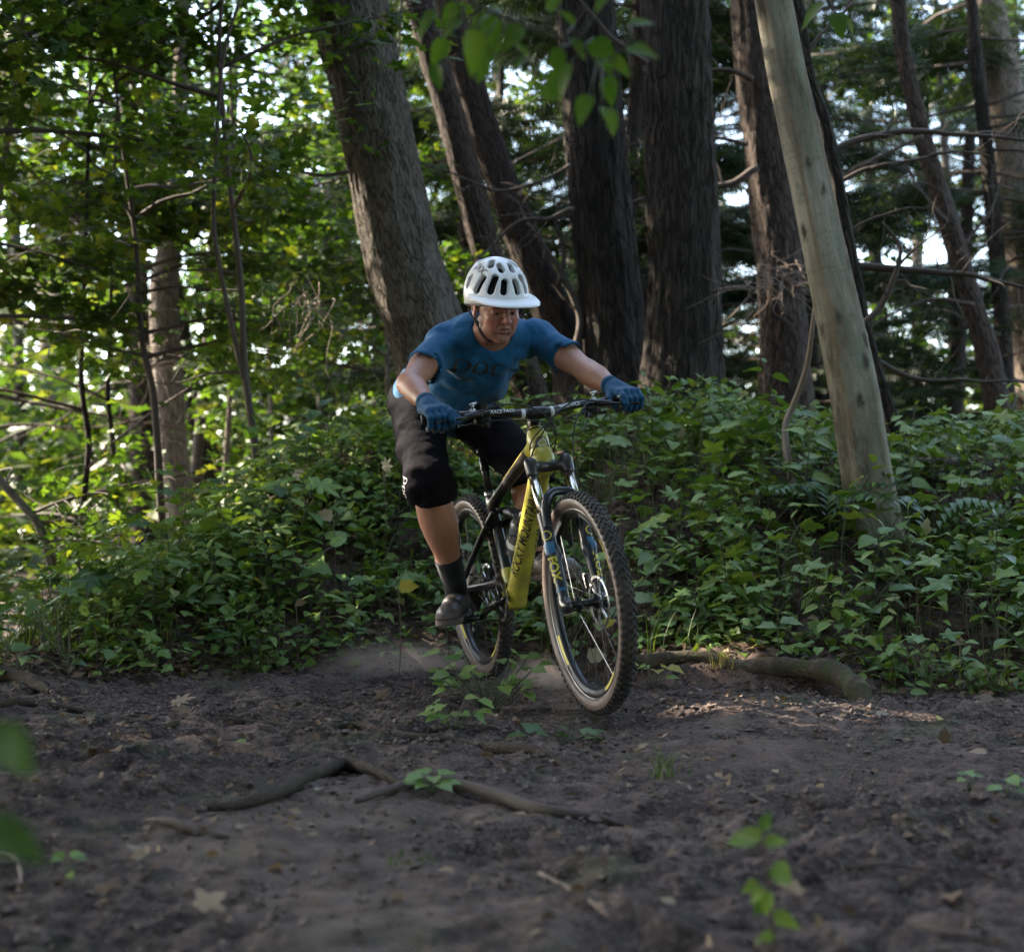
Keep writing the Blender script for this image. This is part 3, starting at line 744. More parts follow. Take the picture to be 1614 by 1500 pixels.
# ------------------------------------------------------------------ understory trees and crowns
def plain_tree(name, label, x, y, h, r, mat, lean=(0, 0), seed=0, n=10, group=None, cat='tree', zb=None):
    g = gz(x, y) if zb is None else zb; b = np.array([x, y, g])
    k = 7; t = np.linspace(0, 1, k)
    P = np.stack([x + lean[0] * t * h + .05 * h * .25 * np.sin(t * 5 + seed), y + lean[1] * t * h + .04 * h * .25 * np.cos(t * 4 + seed * 2), g - .1 + (h + .1) * t], 1)
    R = r * (1 - .75 * t)
    T = thing(name, label, cat, b, group); T['_b'] = list(b)
    V, F, tc = trunk_mesh(P, R, n, 40, 0, .1, seed, .05)
    MB().add(V, F, attr=tc).build('trunk', mat, T, attr='tc', off=b)
    return T, catmull(P, 40)

# thin stems at left, drawn from the photo's own lines
def sapling_px(label, pts, Y, mat, seed, top=5.5):
    return tree_from_px('maple_sapling', label, 'sapling', pts, Y, mat, 12, 60, top, 0, 0, seed, .04)
S1, Q1, _ = sapling_px('thin curving double-stemmed sapling between the leaves and the thick leaning trunk', [(400, 690, 13), (386, 580, 11), (380, 450, 10), (368, 340, 9), (352, 190, 8), (346, 60, 7), (350, 0, 6)], 9.4, M['bark_thin'], 41, 5.2)
mb = MB(); V, fs = tube(np.array([at(386, 600, 9.4), at(372, 545, 9.38), at(350, 440, 9.3), at(337, 350, 9.3), at(342, 220, 9.3), at(352, 90, 9.35), at(378, 0, 9.4)]), np.linspace(.017, .010, 7), 8, 40)
mb.add(V, fs).build('stem', M['bark_thin'], S1, off=np.array(S1['_b']))
S2, Q2, _ = sapling_px('thin crooked sapling beside the grey trunk at left', [(252, 770, 13), (248, 700, 12), (240, 610, 11), (226, 550, 10), (219, 470, 9), (214, 380, 8), (196, 250, 6)], 10.2, M['bark_thin'], 42, 4)
S3, Q3, _ = sapling_px('slanting bare stem low at the left edge of the woods', [(84, 900, 15), (62, 830, 14), (30, 790, 13), (-10, 745, 12)], 9.4, M['bark_grey'], 43, 1.4)
S4, Q4, _ = sapling_px('dark slender stem in sunlit yellow leaves left of the bank', [(128, 880, 12), (130, 800, 11), (140, 700, 10), (128, 600, 9), (132, 480, 8)], 11.5, M['bark_dark'], 44, 4.6)
S5, Q5, _ = sapling_px('thin straight stem among sunlit leaves near the grey trunk', [(186, 880, 10), (184, 800, 10), (178, 700, 9), (170, 620, 8), (174, 500, 6)], 12.5, M['bark_dark'], 45, 4.6)

KEEP = sun_gap(1.0)
maple_crown(S1, Q1, (2.3, 5.0), 1.5, 12, 850, .095, LL, M['maple'], 141, keep=KEEP)
maple_crown(S2, Q2, (1.6, 3.9), 1.35, 11, 800, .095, LL, M['maple'], 142, keep=KEEP)
maple_crown(S3, Q3, (.2, 1.3), .9, 8, 300, .09, LL, M['maple'], 143, keep=KEEP)
maple_crown(S4, Q4, (.3, 4.5), 1.6, 16, 1300, .10, LL, M['maple'], 144, keep=KEEP)
maple_crown(S5, Q5, (.2, 4.4), 1.7, 15, 1200, .10, LL, M['maple'], 145, keep=KEEP)

mp = [  # x, y, height, radius, crown zr, reach, branches, leaves, size, label
    (-3.55, 9.3, 6.5, .05, (1.7, 5.6), 1.9, 20, 2300, .105, 'leafy maple spreading in from the left edge'),
    (-4.6, 13.2, 7.5, .07, (.6, 6.6), 2.3, 24, 2800, .125, 'maple with its lower leaves glowing in sun at far left'),
    (-2.45, 13.6, 7, .05, (2.2, 6.0), 1.9, 18, 1700, .12, 'maple crown hanging in front of the grey trunk'),
    (-3.3, 21.5, 7.5, .08, (.3, 6.5), 2.6, 22, 1700, .17, 'blurred bushy maple deep behind the left bank'),
    (-6.6, 19.5, 8, .08, (-.1, 7), 2.8, 24, 2200, .17, 'blurred maple filling the distance at far left'),
    (-1.35, 17.5, 6, .06, (1.0, 4.6), 1.7, 14, 1000, .14, 'bright green maple seen left of the thick leaning trunk'),
    (-.95, 12.6, 4.4, .04, (1.3, 3.2), 1.15, 10, 500, .11, 'low maple against the left side of the thick leaning trunk'),
]
for i, (x, y, h, r, zr, rc, nb, nl, sz, lab) in enumerate(mp):
    t, P = plain_tree('maple_tree', lab, x, y, h, r * .6, M['bark_grey'], (RNG.normal(0, .06), RNG.normal(0, .04)), 60 + i)
    maple_crown(t, P, zr, rc, nb, nl, sz, LL if y < 14.5 else LD, M['maple'] if i != 5 else M['maple_mid'], 160 + i, keep=KEEP)
mp2 = [(-7.5, 24, 9.5, .1, (.2, 9), 3.0, 28, 2600, .20, 'broad blurred maple deep in the woods at far left'), (-5.0, 25.5, 9.5, .1, (.2, 9), 3.0, 28, 2600, .20, 'blurred maple standing behind the grey trunk, deep in the woods'), (-2.6, 22.5, 9.5, .1, (.4, 9), 2.6, 26, 2300, .19, 'blurred maple left of the double-stemmed sapling, deep in the woods'),
  (-.2, 23.5, 9.5, .1, (.4, 9), 2.6, 26, 2300, .19, 'blurred maple behind the thick leaning trunk'), (-5.3, 15.5, 8, .07, (1.2, 7.5), 2.4, 24, 2600, .13, 'maple with high leaves at the top left corner'), (-3.6, 17.5, 8.5, .07, (2.5, 8.5), 2.4, 24, 2400, .14, 'tall maple crown behind the slim trunk at upper left'), (6.5, 24, 9.5, .1, (.2, 9), 3.0, 26, 2200, .20, 'blurred green tree deep in the woods at right')]
for i, (x, y, h, r, zr, rc, nb, nl, sz, lab) in enumerate(mp2):
    t, P = plain_tree('maple_tree', lab, x, y, h, r, M['bark_thin'], (RNG.normal(0, .03), RNG.normal(0, .03)), 70 + i)
    maple_crown(t, P, zr, rc, nb, nl * .72, sz, LD, M['maple_mid'] if i % 2 else M['maple'], 170 + i, keep=KEEP, spread=.25)
hm = [
    (-.35, 16.5, 9, .13, (2.0, 8), 2.3, 34, 2600, .30, 'dark hemlock crown between the thick leaning trunk and the broad brown trunk'),
    (.95, 15.0, 9, .10, (2.6, 8), 1.8, 26, 1700, .28, 'dark hemlock hanging over the rider, behind the two broad trunks'),
    (2.75, 17.5, 9, .11, (1.2, 8), 2.1, 30, 1900, .30, 'hemlock with drooping sprays just right of the pale trunk'),
    (4.9, 16.2, 9, .10, (1.0, 8), 2.2, 30, 1900, .30, 'hemlock with thin drooping sprays at the right edge'),
    (3.95, 21.0, 10, .12, (1.0, 9), 2.4, 30, 2000, .36, 'blurred hemlock between the crooked thin trunk and the right edge'),
    (1.75, 20.0, 10, .12, (.9, 9), 2.1, 26, 1600, .34, 'blurred hemlock seen through the gap beside the thickest trunk'),
    (2.9, 24.5, 11, .12, (.3, 10), 2.6, 34, 2300, .42, 'blurred hemlock closing the gap right of the pale trunk'),
    (5.6, 20.0, 10, .11, (.3, 9), 2.4, 32, 2200, .36, 'dense hemlock at the far right behind the pale corner trunk'),
    (.9, 24.0, 11, .12, (.5, 10), 2.6, 34, 2200, .42, 'blurred hemlock filling the gap between the two broad trunks'),
    (1.9, 15.8, 9, .09, (3.0, 8.5), 1.5, 22, 1200, .28, 'hemlock sprays hanging between the thickest trunk and the pale trunk'),
    (-2.1, 25.0, 10, .13, (1.5, 9), 2.6, 28, 1700, .40, 'blurred dark hemlock far behind the double-stemmed sapling'),
]
for i, (x, y, h, r, zr, rc, nb, ns, sz, lab) in enumerate(hm):
    t, P = plain_tree('hemlock_tree', lab, x, y, h, r, M['bark_dark'], (RNG.normal(0, .02), RNG.normal(0, .02)), 80 + i, 14)
    hemlock_crown(t, P, zr, rc, nb, ns, sz * .95, 180 + i)
    mbd = MB()
    for q in range(14):
        z0 = RNG.uniform(.4, 5.5); p0 = P[int(np.argmin(np.abs(P[:, 2] - z0)))]; a0 = RNG.uniform(0, 6.28)
        limb(mbd, p0, p0 + np.array([math.cos(a0), math.sin(a0) * .7, RNG.normal(.02, .12)]) * RNG.uniform(.9, 2.4), .018, .004, .08, .07, 8, 4, 700 + i * 20 + q)
    o = mbd.build('dead_branches', M['bark_thin'], t, off=np.array(t['_b'])); o['kind'] = 'stuff'
# dead side branches of the dark hemlocks at right and behind the rider
def dead_branch(t, pts, Y, r0, seed=0, twigs=10, mat='bark_thin'):
    P = np.stack([at(a, b, y) for (a, b), y in zip(pts, np.broadcast_to(np.asarray(Y, float), (len(pts),)))])
    C = catmull(P, 26); C[1:-1] += .012 * np.stack([vnoise(C[1:-1] * 7 + k * 9, seed) for k in range(3)], -1)
    mb = MB(); V, fs = tube(C, np.linspace(r0, r0 * .3, 26), 6); mb.add(V, fs)
    rg = np.random.default_rng(seed)
    for q in range(twigs):
        i = rg.integers(4, 25); d = C[i] - C[i - 1]; d /= np.linalg.norm(d)
        e = d * rg.uniform(.1, .5) + rg.normal(0, .5, 3) * np.array([.6, .6, 1]); L = rg.uniform(.15, .6)
        limb(mb, C[i], C[i] + e * L, r0 * .32, r0 * .1, .15, .12, 5, 3, seed * 7 + q)
    mb.build('branch', M[mat], t, off=np.array(t['_b']))
for k, (t, pts, Y, r, tw) in enumerate([
    (T7, [(1308, 242), (1350, 222), (1430, 208), (1530, 212), (1640, 222)], 9.35, .026, 12),
    (T7, [(1316, 290), (1360, 270), (1420, 256), (1500, 240), (1560, 246)], 9.4, .015, 12),
    (T7, [(1350, 420), (1420, 424), (1500, 430), (1560, 440), (1640, 462)], 9.5, .026, 12),
    (T7, [(1362, 512), (1392, 478), (1414, 420), (1416, 388), (1390, 350)], 9.2, .024, 6),
    (T7, [(1330, 372), (1360, 352), (1420, 330), (1470, 330)], 9.5, .012, 9),
    (T7, [(1370, 560), (1440, 598), (1540, 600), (1640, 604)], 9.7, .018, 8),
    (T7, [(1414, 420), (1450, 385), (1490, 355)], 9.2, .010, 6),
    (T7, [(1265, 100), (1290, 60), (1330, 20), (1345, -30)], 9.3, .016, 6),
    (T8, [(1455, 215), (1400, 240), (1340, 270), (1290, 330)], 13.3, .020, 12),
    (T8, [(1495, 350), (1450, 300), (1420, 230), (1410, 150)], 13.3, .016, 12),
    (T8, [(1510, 400), (1560, 330), (1590, 250)], 13.3, .016, 10),
    (T8, [(1535, 480), (1470, 470), (1400, 500), (1330, 540)], 13.3, .018, 12),
    (T5, [(1195, 265), (1150, 290), (1080, 300), (1000, 318), (930, 330)], 12.3, .030, 14),
    (T5, [(1185, 125), (1150, 112), (1110, 112)], 12.6, .030, 4),
    (T5, [(1180, 228), (1120, 215), (1050, 222), (980, 230)], 12.4, .018, 14),
    (T3, [(905, 330), (860, 345), (820, 350), (760, 400), (720, 420)], 11.6, .020, 12),
    (T3, [(900, 260), (840, 290), (780, 300), (700, 270), (640, 250)], 11.7, .016, 14),
    (T4, [(1020, 100), (980, 70), (940, 30), (900, -20)], 11.0, .022, 8),
    (T2b, [(905, 560), (915, 500), (885, 430), (845, 370), (820, 330)], 11.9, .034, 8),
    (T2b, [(880, 450), (890, 400), (875, 350), (885, 310)], 11.9, .022, 6),
    (T1, [(552, 270), (510, 278), (470, 268), (420, 240), (385, 225)], 9.9, .014, 8),
    (T10, [(262, 560), (220, 590), (150, 620), (60, 690)], 14.6, .018, 8),
    (S1, [(370, 430), (310, 424), (250, 432), (215, 452)], 9.3, .010, 8),
    (S1, [(386, 585), (330, 590), (290, 600), (243, 602)], 9.4, .009, 8)]):
    dead_branch(t, pts, Y, r, 300 + k, tw)
# pale twig clusters caught in light
for k, (t, px, py, Y, sp) in enumerate([(T5, 1225, 430, 11.9, .32), (T1, 480, 470, 9.6, .28), (T10, 235, 550, 14, .35), (T7, 1195, 450, 9.6, .25)]):
    mb = MB(); c = at(px, py, Y)
    for q in range(22):
        d = RNG.normal(0, 1, 3) * np.array([1, .6, .8]) - np.array([0, 0, .45])
        limb(mb, c + RNG.normal(0, .05, 3), c + d * sp, *((.0034, .0012) if k != 0 else (.005, .002)), .25, .3, 7, 4, 900 + k * 20 + q)
    mb.build('dead_twigs', M['bark_dead'], t, off=np.array(t['_b']))
# far woods: each tree with its own trunk and crown
FT = [(-15, 31), (-11.5, 36), (-8.6, 30), (-6.4, 38), (-3.9, 33), (-1.2, 37), (1.2, 31), (3.4, 38), (5.6, 30), (8.2, 36), (10.8, 31), (13.5, 37), (-13, 46), (-7, 50), (0, 48), (6, 50), (12, 47)]
FTL = {}
for i, (x, y) in enumerate(FT):
    side = 'left' if x < -2.5 else 'right' if x > 4 else 'middle'
    con = i % 3 == 1 or x > 2
    lab = ('blurred dark conifer in the distant woods, ' if con else 'blurred broadleaf tree in the distant woods, ') + {'left': 'seen through the maple leaves', 'middle': 'seen between the big trunks', 'right': 'seen through the hemlock sprays'}[side]
    t, P = plain_tree('hemlock_tree' if con else 'hardwood_tree', lab, x, y, 15, .22 + .05 * (i % 3), M['bark_dark'] if i % 2 else M['bark_grey'], (RNG.normal(0, .03), 0), 200 + i, 10, 'trees of the distant woods'); FTL.setdefault(lab, []).append((x / y, t))
    if 1: pass
    #
    if con: hemlock_crown(t, P, (.8, 13), 2.9, 34, 1200, .55, 220 + i, twig=.02)
    else: maple_crown(t, P, (.5, 12), 3.0, 26, 1500, .26, LD, M['far'], 220 + i, twig=.012, spread=.3)
NTH = ['leftmost', 'second from left', 'third from left', 'fourth from left', 'fifth from left', 'sixth from left', 'seventh from left', 'rightmost']
for lab, l in FTL.items():
    for k, (_, t) in enumerate(sorted(l, key=lambda q: q[0])):
        if len(l) > 1: t['label'] = lab + ', ' + NTH[k]
# a low leafy thicket that closes the view at the foot of the distant trees
n = 42000; x = RNG.uniform(-26, 26, n); y = np.where(x < -3.2, RNG.uniform(17, 44, n), RNG.uniform(22, 54, n)); hz = ground(x, y) + RNG.random(n) ** 1.5 * (2.6 + 1.0 * (x < -3) + 1.2 * vnoise(np.stack([x * .4, y * .4, x * 0], -1), 3))
V, F = put_leaves(LD, np.stack([x, y, hz], -1), rnd_dirs(n, .2), rnd_dirs(n, -1), .34 * RNG.uniform(.6, 1.3, n))
tag(MB().add(V, F).build('undergrowth', M['far'], smooth_=False), 'distant green thicket under the far trees', kind='stuff')
# unseen trees added left of the frame, their crowns put the trail in shade
for i, (x, y, zr, rc, nl) in enumerate([(-5.0, 7.2, (2.8, 7.5), 2.5, 5200), (-6.2, 10.6, (3.2, 8.5), 2.7, 5200), (-8.2, 8.0, (3.6, 9), 2.8, 5200), (-8.6, 12.6, (3.5, 9.5), 3.0, 5200), (-6.0, 4.4, (3.0, 8), 2.7, 5200), (-8.5, 4.5, (4, 9), 2.8, 4200), (-5.2, 13.8, (4.5, 9.5), 2.6, 4000)]):
    t, P = plain_tree('maple_tree', 'unseen maple added just beyond the left edge to shade the trail', x, y, zr[1] + .5, .14, M['bark_grey'], (0, 0), 250 + i, 12, 'added maples shading the trail')
    maple_crown(t, P, zr, rc, 36, nl * 1.35, .20, LQ, M['maple'], 260 + i, keep=lambda q: KEEP(q) & ((q[:, 0] < -.335 * q[:, 1] - .35) | (q[:, 2] > 1.0 + .335 * q[:, 1])), twig=.010, spread=.25, ks=2)

# unseen trees added behind the camera and at right to cut frontal skylight
for i, (x, y) in enumerate([(-6, -2), (-3.2, -4.5), (.3, -4.2), (3.6, -3.6), (6.6, -.5), (7.2, 3.6), (9, 8), (-8.5, 1.5), (-1.5, -8.5), (4, -8.5)]):
    t, P = plain_tree('maple_tree', 'unseen maple added out of view to block low skylight', x, y, 15, .18, M['bark_grey'], (0, 0), 350 + i, 12, 'added maples blocking low skylight')
    maple_crown(t, P, (.8, 14.5), 3.7, 46, 3600, .38, LQ, M['maple'], 360 + i, ks=2, keep=lambda q: ~((np.abs(q[:, 0]) < .40 * np.abs(q[:, 1]) + .9) & (q[:, 1] > -1.2) & (q[:, 1] < 12) & (q[:, 2] < .7 + .38 * np.abs(q[:, 1]) + .6)), twig=.010, spread=.35)
# ------------------------------------------------------------------ roots, twigs, fallen leaves
def root_px(name, label, cat, pts, r, mat, lift=.3, seed=0, n=12, m=60, amp=.12, Ys=None, group=None):
    P = []
    for k, p in enumerate(pts):
        if Ys is not None: q = at(p[0], p[1], Ys[k])
        else: q = on_ground(p[0], p[1], 1.9, 9); q[2] += r[k] * lift
        P.append(q)
    Q = catmull(np.column_stack([P, r]), m); C, R = Q[:, :3], Q[:, 3]
    C[:, 2] += .25 * R * vnoise(C * 6, seed); C[:, 0] += .3 * R * vnoise(C * 9 + 5, seed)
    V, fs = tube(C, R * (1 + amp * 1.2 * vnoise(C * 14, seed + 2)), n)
    V = V + amp * .35 * np.repeat(np.append(R, [R[0], R[-1]]), [n] * m + [1, 1])[:, None] * np.stack([vnoise(V * 40 + k * 9, seed) for k in range(3)], -1)
    o = MB().add(V, fs).build(name, M[mat], off=C[0]); o.location = C[0]
    return tag(o, label, cat, group)
root_px('tree_root', 'thick mossy root arching along the trail edge under the grass tuft', 'root',
    [(985, 1046), (1060, 1036), (1115, 1036), (1170, 1050), (1240, 1053), (1300, 1058), (1335, 1072), (1362, 1105), (1386, 1140), (1400, 1180)], [.028, .027, .030, .034, .035, .038, .042, .040, .034, .026], 'root_moss', Ys=[6.2, 6.15, 6.1, 6.03, 5.97, 5.87, 5.74, 5.58, 5.45, 5.36], seed=3, n=22, m=130, amp=.3)
root_px('tree_root', 'pale thin root running across the trail to the leafy hump', 'root', [(500, 1152), (560, 1146), (650, 1164), (720, 1172), (790, 1186), (850, 1192), (900, 1215)], [.006, .012, .013, .013, .016, .015, .008], 'root', .5, 4)
root_px('tree_root', 'humped dark root curving out of the soil left of the sprout', 'root', [(330, 1278), (400, 1268), (460, 1248), (505, 1226), (545, 1214), (590, 1222), (640, 1242)], [.007, .013, .016, .019, .019, .015, .009], 'root', .9, 5)
root_px('tree_root', 'long dark root lying behind the little grey-green sprout', 'root', [(560, 1266), (610, 1252), (660, 1242), (720, 1246), (790, 1266), (860, 1284), (940, 1296), (985, 1304)], [.006, .011, .015, .016, .016, .013, .010, .005], 'bark_thin', .9, 6)
root_px('tree_root', 'low root half buried in the trail at left', 'root', [(225, 1158), (290, 1142), (350, 1138), (430, 1144), (490, 1150)], [.006, .012, .012, .010, .005], 'root', .4, 7)
root_px('tree_root', 'grey root breaking the soil at the far left edge of the trail', 'root', [(-20, 1118), (40, 1112), (100, 1118), (170, 1128)], [.016, .016, .012, .006], 'root', .6, 8)
root_px('tree_root', 'thick root end poking out at the left foot of the bank', 'root', [(-20, 1076), (15, 1074), (45, 1080), (80, 1094)], [.03, .03, .026, .012], 'root', .9, 9)
root_px('tree_root', 'short dark root in the leaf litter low on the left', 'root', [(228, 1296), (270, 1302), (310, 1318), (360, 1322)], [.005, .010, .009, .004], 'bark_thin', .8, 10)
for k, (lab, pts, r, mt) in enumerate([
    ('dark twig lying on the trail behind the dust', [(490, 1086), (520, 1070), (545, 1060)], .007, 'bark_thin'),
    ('dark twig sloping down towards the rear tyre', [(560, 1062), (600, 1072), (650, 1084)], .007, 'bark_thin'),
    ('straight stick on the trail left of the curled tan leaf', [(540, 1138), (580, 1116), (630, 1098)], .007, 'bark_thin'),
    ('pale forked twig on the bare soil near the bottom', [(850, 1382), (890, 1400), (930, 1424), (965, 1452)], .006, 'bark_dead'),
    ('short broken pale stick on the open trail at right', [(1182, 1258), (1198, 1264), (1214, 1270)], .007, 'bark_dead'),
    ('bent pale twig at the lower left edge', [(-5, 1352), (20, 1358), (32, 1380), (30, 1410)], .006, 'bark_dead'),
    ('curved dark twig in the middle of the trail at left', [(395, 1110), (450, 1096), (500, 1092)], .006, 'bark_thin'),
    ('dark twig in front of the small bright green leaf', [(270, 1178), (320, 1172), (375, 1166)], .005, 'bark_thin'),
    ('crooked dark twig under the humped root', [(436, 1212), (462, 1200), (486, 1204)], .006, 'bark_thin'),
    ('thin dark stick lying low at bottom right', [(1430, 1462), (1500, 1472), (1560, 1490)], .005, 'bark_thin'),
    ('slender dark stick right of the foreground seedling', [(1330, 1372), (1400, 1366), (1450, 1372)], .004, 'bark_thin')]):
    root_px('fallen_twig', lab, 'twig', pts, np.full(len(pts), r) * np.linspace(1, .6, len(pts)), mt, .9, 30 + k, 6, 16, group='twigs on the trail')

def one_leaf(name, label, tpl, P, size, d, nrm, mat, cat='leaf', parent=None, group=None):
    R = rot_from(np.array([d], float), np.array([nrm], float))[0] * size
    o = MB().add(tpl[0] @ R.T, tpl[1]).build(name, M[mat], parent)
    o.location = P
    return tag(o, label, cat, group) if label else o
FL = [('large curled tan leaf on the trail left of the leafy hump', LL, 612, 1106, .105, 'brown_o', .02), ('torn brown oak leaf below the mossy root', L7, 1106, 1122, .085, 'brown_o', .015),
      ('brown leaf standing upright on the trail at right', LO, 1487, 1178, .07, 'brown_o', .01), ('flat greenish leaf in the middle of the trail', LO, 385, 1180, .07, 'under_p', .012),
      ('crumpled brown leaf heap beside the dark twig at left', L7, 268, 1122, .12, 'brown_o', .03), ('orange-brown leaf lying against the crumpled leaves', LL, 300, 1130, .08, 'brown_o', .02),
      ('tan leaf left of the dark root in the litter', LO, 242, 1310, .07, 'brown_o', .012), ('pinkish dead leaf low on the left', LO, 210, 1350, .06, 'cream', .012),
      ('broad dead leaf near the bottom edge at left', LL, 312, 1446, .10, 'brown_o', .015), ('curled pale leaf beside the first big root hump', LO, 500, 1252, .05, 'cream', .01),
      ('brown leaf at the foot of the slope left of the dust', LO, 410, 1052, .09, 'brown_o', .02), ('small tan leaf right of the humped root', LO, 560, 1196, .05, 'brown_o', .01),
      ('yellow leaf fallen at the edge of the sunny patch', LO, 1478, 1140, .05, 'yellow', .012), ('pale leaf on the soil at the right edge', LO, 1556, 1194, .07, 'brown_o', .012),
      ('dull leaf right of the front tyre', LO, 1046, 1168, .06, 'brown_o', .012), ('bleached scrap of leaf in the sunny patch', LO, 1380, 1132, .06, 'cream', .012),
      ('brown leaf beside the grass clump on the trail', LO, 1140, 1232, .06, 'brown_o', .012), ('small yellow scrap hanging at the front tyre', LO, 864, 1043, .03, 'yellow', .05),
      ('brown leaf near the seedling stem at bottom right', LL, 1262, 1410, .09, 'brown_o', .015), ('greyish leaf low in the middle of the trail', LO, 690, 1380, .06, 'brown_o', .01),
      ('dry leaf near the bottom right corner', LO, 1500, 1420, .07, 'brown_o', .012), ('dark leaf near the lower left corner', LL, 150, 1420, .08, 'brown_o', .02),
      ('dry leaf on the soil below the long dark root', LO, 860, 1326, .05, 'brown_o', .01), ('tan leaf on the trail left of the low half-buried root', LO, 180, 1190, .07, 'brown_o', .015)]
for k, (lab, tp, px, py, sz, mt, up) in enumerate(FL):
    p = on_ground(px, py, 1.9, 9); p[2] += up
    a = RNG.uniform(0, 6.28); d = (math.cos(a), math.sin(a), .25); nn = (RNG.normal(0, .3), -.45, 1)
    if 'upright' in lab: d, nn = (.2, .1, 1), (.1, -1, .2)
    one_leaf('fallen_leaf', lab, tp, p, sz * .74, d, nn, mt, 'fallen leaf', group='fallen leaves on the trail')
# litter that nobody could count
n = 42000; x = RNG.uniform(-3, 3.2, n); y = RNG.uniform(1.8, 9.5, n); ftx = np.interp(x, FX, FY)
zz = smooth(-.3, .2, y - ftx); lit = np.maximum(zz * .8, smooth(-.3, -1.2, x + .1 * (y - 3)) * smooth(5.6, 4.0, y) * .85); lit = np.maximum(lit, .15)
k = RNG.random(n) < lit * (.6 + .6 * vnoise(np.stack([x * 2, y * 2, x * 0], -1), 8)); x, y = x[k], y[k]; n = len(x)
nr = np.array([0, -.1, 1]) + RNG.normal(0, .4, (n, 3))
V, F = put_leaves(LD, np.stack([x, y, ground(x, y) + .008 + .012 * RNG.random(n)], -1), rnd_dirs(n, -.1), nr, np.where(y < np.interp(x, FX, FY), .030, .05) * RNG.uniform(.5, 1.3, n))
tag(MB().add(V, F).build('leaf_litter', M['brown_leaf'], smooth_=False), 'scattered dead leaves', kind='stuff')

# ------------------------------------------------------------------ undergrowth on the bank
def lmesh(tpl, name, mat): return MB().add(*tpl).mesh(name, M[mat], True)
LM = {}
for mt in ('under_o', 'under_p', 'dark_o'):
    LM[mt] = [lmesh(leaf_ovate(w, r, s, dr, fo), 'leaf', mt) for w, r, s, dr, fo in [(.32, 11, .07, .25, .22), (.38, 11, .08, .45, .25), (.27, 9, .06, .15, .3)]] \
        + [lmesh(leaf_lobed(3, .70, .30, 85), 'leaf', mt), lmesh(leaf_lobed(5, .5, .2), 'leaf', mt), lmesh(L7, 'leaf', mt), lmesh(LN, 'leaf', mt)]
def proto(kind, seed):
    """a plant as stem mesh + list of (leaf shape, matrix)"""
    rg = np.random.default_rng(seed); mb = MB(); lv = []
    def leaf(p, d, nr, s, i): lv.append((i, Matrix.Translation(Vector(p)) @ Matrix([list(r) for r in rot_from(np.array([d]), np.array([nr]))[0]]).to_4x4() @ Matrix.Scale(s, 4)))
    if kind in ('pair', 'narrow'):
        h = rg.uniform(.26, .46); ln = rg.normal(0, .12, 2)
        C = catmull(np.array([[0, 0, -.05], [ln[0] * .3, ln[1] * .3, h * .5], [ln[0], ln[1], h]]), 10)
        mb.add(*tube(C, np.linspace(.004, .002, 10), 5)); a0 = rg.uniform(0, 6.28); k = rg.integers(3, 5)
        for q in range(k):
            f = .35 + .62 * q / (k - 1); p = C[int(f * 9)]; s = (.135 - .05 * q / k) * rg.uniform(.8, 1.15); a = a0 + q * 1.57
            for sg in (0, math.pi):
                d = np.array([math.cos(a + sg), math.sin(a + sg), .18 + rg.normal(0, .15)]); e = p + d * .03
                mb.add(*tube(np.array([p, e]), .0016, 3, caps=False)); leaf(e, d, np.array([0, 0, 1.]) + rg.normal(0, .2, 3), s, 6 if kind == 'narrow' else rg.integers(0, 3))
        leaf(C[-1], np.array([.4, .2, .6]), np.array([0, -.2, 1]), .05, 0)
    elif kind in ('lobed', 'palm'):
        k = rg.integers(4, 8) if kind == 'lobed' else rg.integers(2, 4)
        for q in range(k):
            a = q * 6.28 / k + rg.normal(0, .3); h = rg.uniform(.16, .38); rr = rg.uniform(.06, .2)
            e = np.array([math.cos(a) * rr, math.sin(a) * rr, h])
            mb.add(*tube(catmull(np.array([[0, 0, -.05], e * [.4, .4, .6], e]), 7), np.linspace(.003, .0018, 7), 4))
            leaf(e, np.array([math.cos(a), math.sin(a), -.05 + rg.normal(0, .15)]), np.array([0, 0, 1.]) + rg.normal(0, .22, 3), rg.uniform(.10, .16) * (1.5 if kind == 'palm' else 1), 5 if kind == 'palm' else rg.integers(3, 5))
    elif kind == 'low':
        for q in range(rg.integers(5, 9)):
            a = rg.uniform(0, 6.28); rr = rg.uniform(.02, .14); e = np.array([math.cos(a) * rr, math.sin(a) * rr, rg.uniform(.05, .16)])
            mb.add(*tube(np.array([[0, 0, -.03], e]), .0018, 3)); leaf(e, np.array([math.cos(a), math.sin(a), rg.normal(0, .2)]), np.array([0, 0, 1.]) + rg.normal(0, .25, 3), rg.uniform(.055, .09), rg.integers(0, 4))
    elif kind == 'fern':
        for q in range(5):
            a = rg.uniform(0, 6.28); L = rg.uniform(.3, .42); d = np.array([math.cos(a), math.sin(a), 0])
            C = catmull(np.array([[0, 0, -.02], *(d * L * .45 + [0, 0, L * .6], d * L + [0, 0, L * .55]) ]).reshape(3, 3), 14); mb.add(*tube(C, np.linspace(.003, .001, 14), 4))
            sd = np.cross(d, [0, 0, 1.]); pv = MB()
            for i in range(3, 14):
                for sg in (-1, 1): pv.add(*put_leaves(LN, C[i:i + 1], np.array([sd * sg + d * .35]), np.array([[0, 0, 1.]]), [.10 * math.sin(math.pi * (i - 1) / 13.5) + .02]))
            lv.append((pv, None))
    return mb, lv
KINDS = {'pair': ('broad_leaved_plant', 'plant with paired toothed leaves'), 'narrow': ('narrow_leaved_plant', 'plant with narrow drooping leaves'), 'lobed': ('lobed_leaf_plant', 'plant with three-lobed leaves'),
         'palm': ('palmate_leaf_plant', 'plant with big many-lobed leaves'), 'low': ('ground_plant', 'ground plant with small rounded leaves'), 'fern': ('fern', 'fern with arching fronds')}
PROTO = {}
